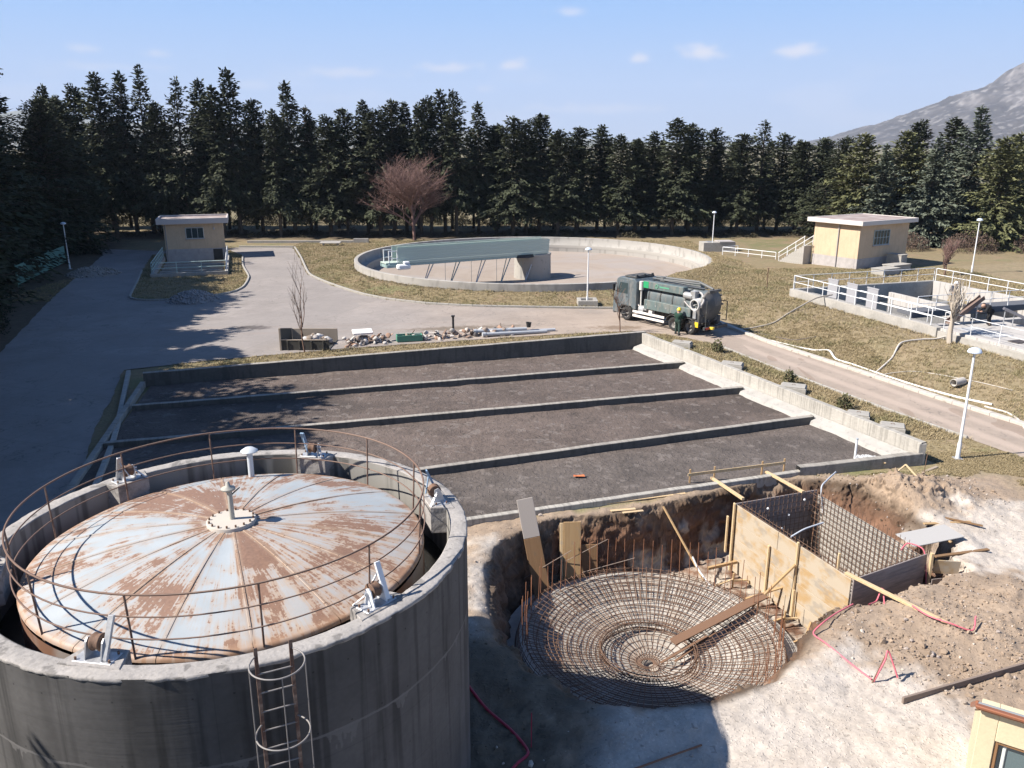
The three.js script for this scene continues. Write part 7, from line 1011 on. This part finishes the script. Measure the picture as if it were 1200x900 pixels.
// ───────── heap of rubble, pipes and scrap along the yard edge ─────────
{
  const r = RNG(51), shapes = [0, 1, 2, 3].map(k => triUV(roughen(mergeVertices(new THREE.IcosahedronGeometry(0.17, 1).deleteAttribute('normal').deleteAttribute('uv')), 0.08, 4, k + 9))), slab = triUV(cbox(0.5, 0.06, 0.3)), stick = triUV(cbox(0.9, 0.05, 0.05));
  const cols = [[0.42, 0.40, 0.38], [0.30, 0.24, 0.20], [0.45, 0.42, 0.40], [0.20, 0.14, 0.11], [0.12, 0.11, 0.11], [0.33, 0.21, 0.15]].map(c => M(c, 0.9));
  const heap = (n, label, x0, z0, x1, z1, w, h) => { for (let i = 0; i < n; i++) { const f = r(), s = (r() + r() - 1) * w, dx = x1 - x0, dz = z1 - z0, L = Math.hypot(dx, dz), x = lerp(x0, x1, f) - dz / L * s, z = lerp(z0, z1, f) + dx / L * s, k = thing('stone_chunk', label, 'rubble piece', [x, 0.03 + h * r() * (1 - Math.abs(s) / w), z], r() * 6, label), q = r(); mesh('chunk', q < 0.62 ? shapes[i % 4] : q < 0.85 ? slab : stick, cols[Math.floor(r() * 6)], k); k.rotation.z = (r() - .5) * 1.2; k.rotation.x = (r() - .5) * 1.2; k.scale.set(0.4 + 0.8 * r(), 0.4 + 0.6 * r(), 0.4 + 0.8 * r()); } };
  heap(80, 'piece of broken concrete or scrap in the left rubble heap', -10.9, -51.9, -8.0, -52.9, 0.9, 0.45);
  heap(140, 'piece of rubble or scrap in the long heap along the yard edge', -7.2, -53.0, 0.4, -55.4, 0.75, 0.5);
  const pm = M([0.40, 0.42, 0.45], 0.5); for (const [i, p, q] of [[0, [-2.6, 0.32, -54.4], [1.0, 0.30, -55.3]], [1, [-2.0, 0.2, -53.95], [2.4, 0.12, -55.3]], [2, [-1.4, 0.12, -54.6], [3.0, 0.1, -55.9]]]) { const t = thing('grey_pipe', `long grey pipe lying on the yard heap, ${nth(i)} of three`, 'pipe', p); mesh('tube', bar([0, 0, 0], [q[0] - p[0], q[1] - p[1], q[2] - p[2]], 0.12, 12), pm, t); mesh('collar', bar([0, 0, 0], [(q[0] - p[0]) * 0.05, 0, (q[2] - p[2]) * 0.05], 0.15, 12), pm, t); }
  { const t = thing('green_crate', 'small green plastic crate at the rubble heap', 'crate', [-6.8, 0.05, -52.9], 0.25); mesh('side', [bx(1.7, 0.4, 0.06, 0, 0, 0.3), bx(1.7, 0.4, 0.06, 0, 0, -0.3), bx(0.06, 0.4, 0.54, -0.82, 0, 0), bx(0.06, 0.4, 0.54, 0.82, 0, 0)], M([0.08, 0.24, 0.17], 0.6), t); mesh('bottom', bx(1.56, 0.04, 0.54, 0, 0.0, 0), M([0.07, 0.2, 0.15], 0.6), t); }
  { const t = thing('white_slab', 'white broken slab on top of the left rubble heap', 'slab', [-9.9, 0.55, -53.0], 0.3); mesh('slab', put(cbox(1.3, 0.12, 0.8), 0, 0, 0, 0, 0.15), M([0.70, 0.68, 0.66], 0.8), t); mesh('chip', put(cbox(0.5, 0.10, 0.4), 0.3, -0.35, 0.6, 0.5, 0.5), M([0.66, 0.64, 0.62], 0.8), t); }
  { const t = thing('post', 'dark upright post in the rubble heap', 'post', [-4.0, 0, -54.6]); mesh('pole', bx(0.14, 1.35, 0.14, 0, -0.05, 0), mats.black, t); mesh('plate', bx(0.24, 0.08, 0.24, 0, 1.3, 0), mats.black, t); }
  { const t = thing('black_bucket', 'small black bucket standing on the grey pipes', 'bucket', [1.15, 0.42, -55.3]); mesh('shell', lathe([[0.14, 0], [0.19, 0.32], [0.175, 0.32], [0.13, 0.02], [0, 0.02]], 18), mats.black, t); mesh('rim', ringBar(0.19, 0.32, 0.014, 0, Math.PI * 2, 24, 5), mats.black, t); }
}
// gravel heaps
function gravelHeap(name, label, x, z, R, H, n, size, dark, light, seed) {
  const t = thing(name, label, 'gravel', [x, groundH(x, z), z]); const g = new THREE.CircleGeometry(R, 40, 0, Math.PI * 2), rg = new THREE.RingGeometry(0.01, R, 40, 12); rg.rotateX(-Math.PI / 2); const q = rg.attributes.position; for (let i = 0; i < q.count; i++) { const d = Math.hypot(q.getX(i), q.getZ(i)) / R; q.setY(i, H * Math.pow(Math.max(0, 1 - d * d), 0.9) * (0.8 + 0.4 * n2(q.getX(i) * 2, q.getZ(i) * 2, seed)) - 0.02); } rg.computeVertexNormals();
  mesh('mound', triUV(rg), M(mix3(dark, light, 0.4), 1, { bumpMap: soilBump, bumpScale: 0.06 }), t);
  const im = new THREE.InstancedMesh(roughen(mergeVertices(new THREE.IcosahedronGeometry(size, 0).deleteAttribute('normal').deleteAttribute('uv')), size * 0.35, 9, 3), M([1, 1, 1], 0.9), n), r = RNG(seed), m = new THREE.Matrix4(), c = new THREE.Color(); im.name = 'stone'; im.userData.kind = 'stuff';
  for (let i = 0; i < n; i++) { const a = r() * 6.283, d = Math.pow(r(), 0.6), x_ = Math.cos(a) * d * R * 1.08, z_ = Math.sin(a) * d * R * 1.08, s = 0.5 + r(); m.compose(V(x_, H * Math.pow(Math.max(0, 1 - d * d), 0.9) * (0.8 + 0.4 * n2(x_ * 2, z_ * 2, seed)), z_), new THREE.Quaternion().setFromEuler(new THREE.Euler(r() * 6, r() * 6, r() * 6)), V(s, s * 0.8, s)); im.setMatrixAt(i, m); const k = mix3(dark, light, r()); im.setColorAt(i, c.setRGB(...k)); }
  im.castShadow = im.receiveShadow = true; t.add(im);
}
gravelHeap('gravel_heap', 'small heap of white stones near the drying bed corner', 14.65, -31.35, 0.62, 0.16, 260, 0.065, [0.36, 0.37, 0.38], [0.68, 0.68, 0.68], 61);
gravelHeap('gravel_heap', 'low heap of grey gravel at the edge of the pump house island', -26.6, -67.6, 2.0, 0.75, 500, 0.07, [0.22, 0.21, 0.21], [0.36, 0.34, 0.33], 63);
gravelHeap('gravel_heap', 'flattened heap of pale gravel under the left trees near the fence', -42, -82, 2.4, 0.7, 400, 0.08, [0.22, 0.20, 0.18], [0.36, 0.33, 0.30], 65);
// loose stones and clods over the dug ground
{
  const N = 5200, clod = roughen(mergeVertices(new THREE.IcosahedronGeometry(1, 0).deleteAttribute('normal').deleteAttribute('uv')), 0.45, 1.3, 3).toNonIndexed(); clod.computeVertexNormals(); const im = new THREE.InstancedMesh(clod, M([1, 1, 1], 1), N), r = RNG(71), m = new THREE.Matrix4(), c = new THREE.Color(); im.name = 'loose_stones'; im.userData = { kind: 'stuff', label: 'loose stones and clods scattered over the dug ground', category: 'stones' };
  for (let i = 0; i < N; i++) {
    let x, z, k = 0; do { const q = r(); if (q < 0.45) { x = lerp(8.5, 15.5, r()); z = lerp(-22, -16.5, r()); } else if (q < 0.65) { x = lerp(11.5, 18, r()); z = lerp(-30, -24, r()); } else { x = lerp(-1.5, 18, r()); z = lerp(-30, -11, r()); } k++; } while (k < 40 && (dirtness(x, z) < 0.4 || (Math.min(distPoly(WHITE_SW, x, z), distPoly(WHITE_E, x, z)) < -0.3 && r() < 0.85) || (x > 7.9 && x < 12.9 && z < -21.5 && z > -27.9) || Math.hypot(x - DISC[0], z - DISC[1]) < 4.6 || n2(x * 1.1, z * 1.1, 73) < r() * 0.8));
    const s = 0.008 + 0.034 * Math.pow(r(), 3) + (r() < 0.05 ? 0.06 * r() : 0); m.compose(V(x, groundH(x, z) + s * 0.3, z), new THREE.Quaternion().setFromEuler(new THREE.Euler(r() * 6, r() * 6, r() * 6)), V(s, s * 0.75, s * 1.1)); im.setMatrixAt(i, m);
    const g = soilColor(x, 0, z), t = r(), f = 0.75 + 0.45 * r(); im.setColorAt(i, c.setRGB(...(t < 0.05 ? [0.46, 0.41, 0.36] : t < 0.15 ? [0.33, 0.28, 0.25] : g.map(v => v * f)))); }
  im.castShadow = im.receiveShadow = true; scene.add(im);
}
// dry grass
{
  const r = RNG(81), P = [], C = [];
  for (let i = 0; i < 9; i++) { const a = i * 2.4, lean = 0.25 + 0.5 * r(), w = 0.014 + 0.012 * r(), h = 0.55 + 0.45 * r(), bx0 = (r() - .5) * 0.5, bz0 = (r() - .5) * 0.5, dx = Math.cos(a), dz = Math.sin(a); const p0 = [bx0 - dz * w, -0.05, bz0 + dx * w], p1 = [bx0 + dz * w, -0.05, bz0 - dx * w], m0 = [bx0 + dx * lean * 0.4 * h - dz * w * .8, h * 0.65, bz0 + dz * lean * 0.4 * h + dx * w * .8], m1 = [bx0 + dx * lean * 0.4 * h + dz * w * .8, h * 0.65, bz0 + dz * lean * 0.4 * h - dx * w * .8], t = [bx0 + dx * lean * h, h, bz0 + dz * lean * h]; P.push(...p0, ...p1, ...m0, ...p1, ...m1, ...m0, ...m0, ...m1, ...t); }
  const g = new THREE.BufferGeometry(); g.setAttribute('position', new THREE.Float32BufferAttribute(P.map((v, i) => i % 3 === 1 ? v : v * 3), 3)); g.computeVertexNormals();
  const N = 90000, im = new THREE.InstancedMesh(g, M([1, 1, 1], 1), N), m = new THREE.Matrix4(), c = new THREE.Color(); im.name = 'grass'; im.userData = { kind: 'stuff', label: 'short dry grass on the lawns, banks and verges', category: 'grass' };
  const HOUSE = [[33.2, -79], [39.4, -83.4], [36, -88.3], [29.6, -84]];
  const ok = (x, z) => !(inPoly(YARD, x, z) && !inPoly(ISLAND, x, z)) && Math.hypot(x - CLAR[0], z - CLAR[1]) > CLAR[2] + 0.1 && !(distPoly(BEDS, x, z) < 0.4) && !inPoly(HOUSE, x, z) && !inPump(x, z, 0.5) && !inSet(x, z) && !(x > NEAR[0] && x < NEAR[1] && z > NEAR[2] && z < NEAR[3] && dirtness(x, z) > 0.35 + 0.4 * n2(x * 3, z * 3, 87));
  const zones = [[16, 44, -80, -30, 0.36], [-28, 24, -112, -62, 0.28], [-3, 22, -32.5, -25, 0.16], [8, 22, -55, -31, 0.09], [-20, 9, -56, -42, 0.05], [-43, -24, -101, -67, 0.06]]; let n = 0;
  for (const [x0, x1, z0, z1, f] of zones) { const k = Math.floor(N * f); for (let i = 0; i < k; i++) { let x, z, q = 0; do { x = lerp(x0, x1, r()); z = lerp(z1, z0, Math.pow(r(), 0.9)); q++; } while (q < 30 && !ok(x, z)); if (q >= 30) continue;
      const tone = fbm(x * 0.6, z * 0.6, 3, 89), near = z > -34, s = (near ? 0.07 : 0.13) * (0.5 + r()) * (0.6 + tone * 0.8); m.compose(V(x, groundH(x, z), z), new THREE.Quaternion().setFromEuler(new THREE.Euler((r() - .5) * .3, r() * 6.28, (r() - .5) * .3)), V(s, s, s)); if (n < N) { im.setMatrixAt(n, m); const col = mix3(mix3([0.22, 0.172, 0.09], [0.39, 0.315, 0.19], r()), [0.10, 0.125, 0.04], step(0.5, 0.72, tone + (r() - .5) * 0.3) * 0.4); im.setColorAt(n, c.setRGB(...col)); n++; } } }
  im.count = n; im.castShadow = im.receiveShadow = true; scene.add(im);
}
// ───────── corner of the near building at the bottom right ─────────
{
  const x0 = 8.27, z0 = -12.33, EH = 3.0, yaw = Math.atan2(-0.53, 0.85), t = thing('near_building', 'corner of a yellow plastered building with a brown gutter', 'building', [x0, 0, z0], yaw);
  const W = 5, D = 2.7, SL = 0.665, pl = M(texture(512, 512, (u, v, o) => { const a = fbm(u * 5, v * 5, 5, 901, 5, 5), f = fbm(u * 70, v * 70, 2, 903, 70, 70), g = lerp(0.9, 1.08, a) * lerp(0.93, 1.05, f); set(o, [0.58 * g, 0.50 * g, 0.34 * g]); }, 2.5), 0.95, { bumpMap: bumpFine, bumpScale: 0.003 });
  const wx = 0.34, ww = 1.7, wy = 0.9, wh = 1.4, in_ = 0.05, zf = -0.22, top = EH - 0.1;   // front wall round a window opening
  mesh('wall', [bx(wx - in_, top + 0.4, 0.3, (wx + in_) / 2, -0.4, zf), bx(W - wx - ww, top + 0.4, 0.3, (W + wx + ww) / 2, -0.4, zf), bx(ww, wy + 0.4, 0.3, wx + ww / 2, -0.4, zf), bx(ww, top - wy - wh, 0.3, wx + ww / 2, wy + wh, zf)], pl, t);
  for (const x of [in_, W - 0.3]) { const s = new THREE.Shape([[0, -0.4], [0, top - 0.22], [D, top - 0.22 - D * SL], [D, -0.4]].map(p => new THREE.Vector2(...p))), g = new THREE.ExtrudeGeometry(s, { depth: 0.3, bevelEnabled: false }); g.rotateY(Math.PI / 2); g.translate(x, 0, zf - 0.15); mesh('wall', triUV(g), pl, t); }
  mesh('wall', bx(W - in_, top - 0.3 - D * SL + 0.4, 0.25, W / 2 + in_, -0.4, zf - 0.15 - D), pl, t);
  const L = Math.hypot(D + 0.3, (D + 0.3) * SL); mesh('roof', put(cbox(W + 0.1, 0.06, L).translate(0, 0, -L / 2), W / 2, EH - 0.03, 0.0, 0, -Math.atan(SL)), M([0.20, 0.22, 0.24], 0.55), t);
  const cop = M([0.30, 0.12, 0.065], 0.45, { metalness: 0.3 }); mesh('gutter', [bx(W + 0.1, 0.06, 0.10, W / 2, EH - 0.05, 0.05, 0, 0.015), bx(W + 0.06, 0.05, 0.06, W / 2, EH - 0.115, 0.0, 0, 0.012)], cop, t); mesh('verge_trim', put(cbox(0.05, 0.10, L).translate(0, 0, -L / 2), -0.03, EH - 0.05, 0.02, 0, -Math.atan(SL)), cop, t);
  const wd = M([0.24, 0.13, 0.06], 0.6), fr = mesh('window', [bx(0.07, wh, 0.12, wx + 0.035, wy, -0.16), bx(0.07, wh, 0.12, wx + ww - 0.035, wy, -0.16), bx(ww, 0.07, 0.115, wx + ww / 2, wy + wh - 0.07, -0.16), bx(ww, 0.07, 0.115, wx + ww / 2, wy, -0.16)], wd, t);
  mesh('sash', [bx(0.06, wh - 0.2, 0.06, wx + 0.17, wy + 0.1, -0.19), bx(0.05, wh - 0.14, 0.06, wx + ww / 2, wy + 0.07, -0.19)], M([0.55, 0.58, 0.56], 0.4), fr); mesh('pane', new THREE.BoxGeometry(ww - 0.16, wh - 0.16, 0.01).translate(wx + ww / 2, wy + wh / 2, -0.2), M([0.10, 0.14, 0.15], 0.12), fr); mesh('sill', bx(ww + 0.2, 0.05, 0.3, wx + ww / 2, wy - 0.05, -0.1), plinthMat, t);
  mesh('room_floor', bx(W - 0.7, 0.1, D - 0.2, W / 2 + 0.1, -0.1, -0.45 - D / 2), mats.concrete, t);
}
renderer.render(scene, camera);
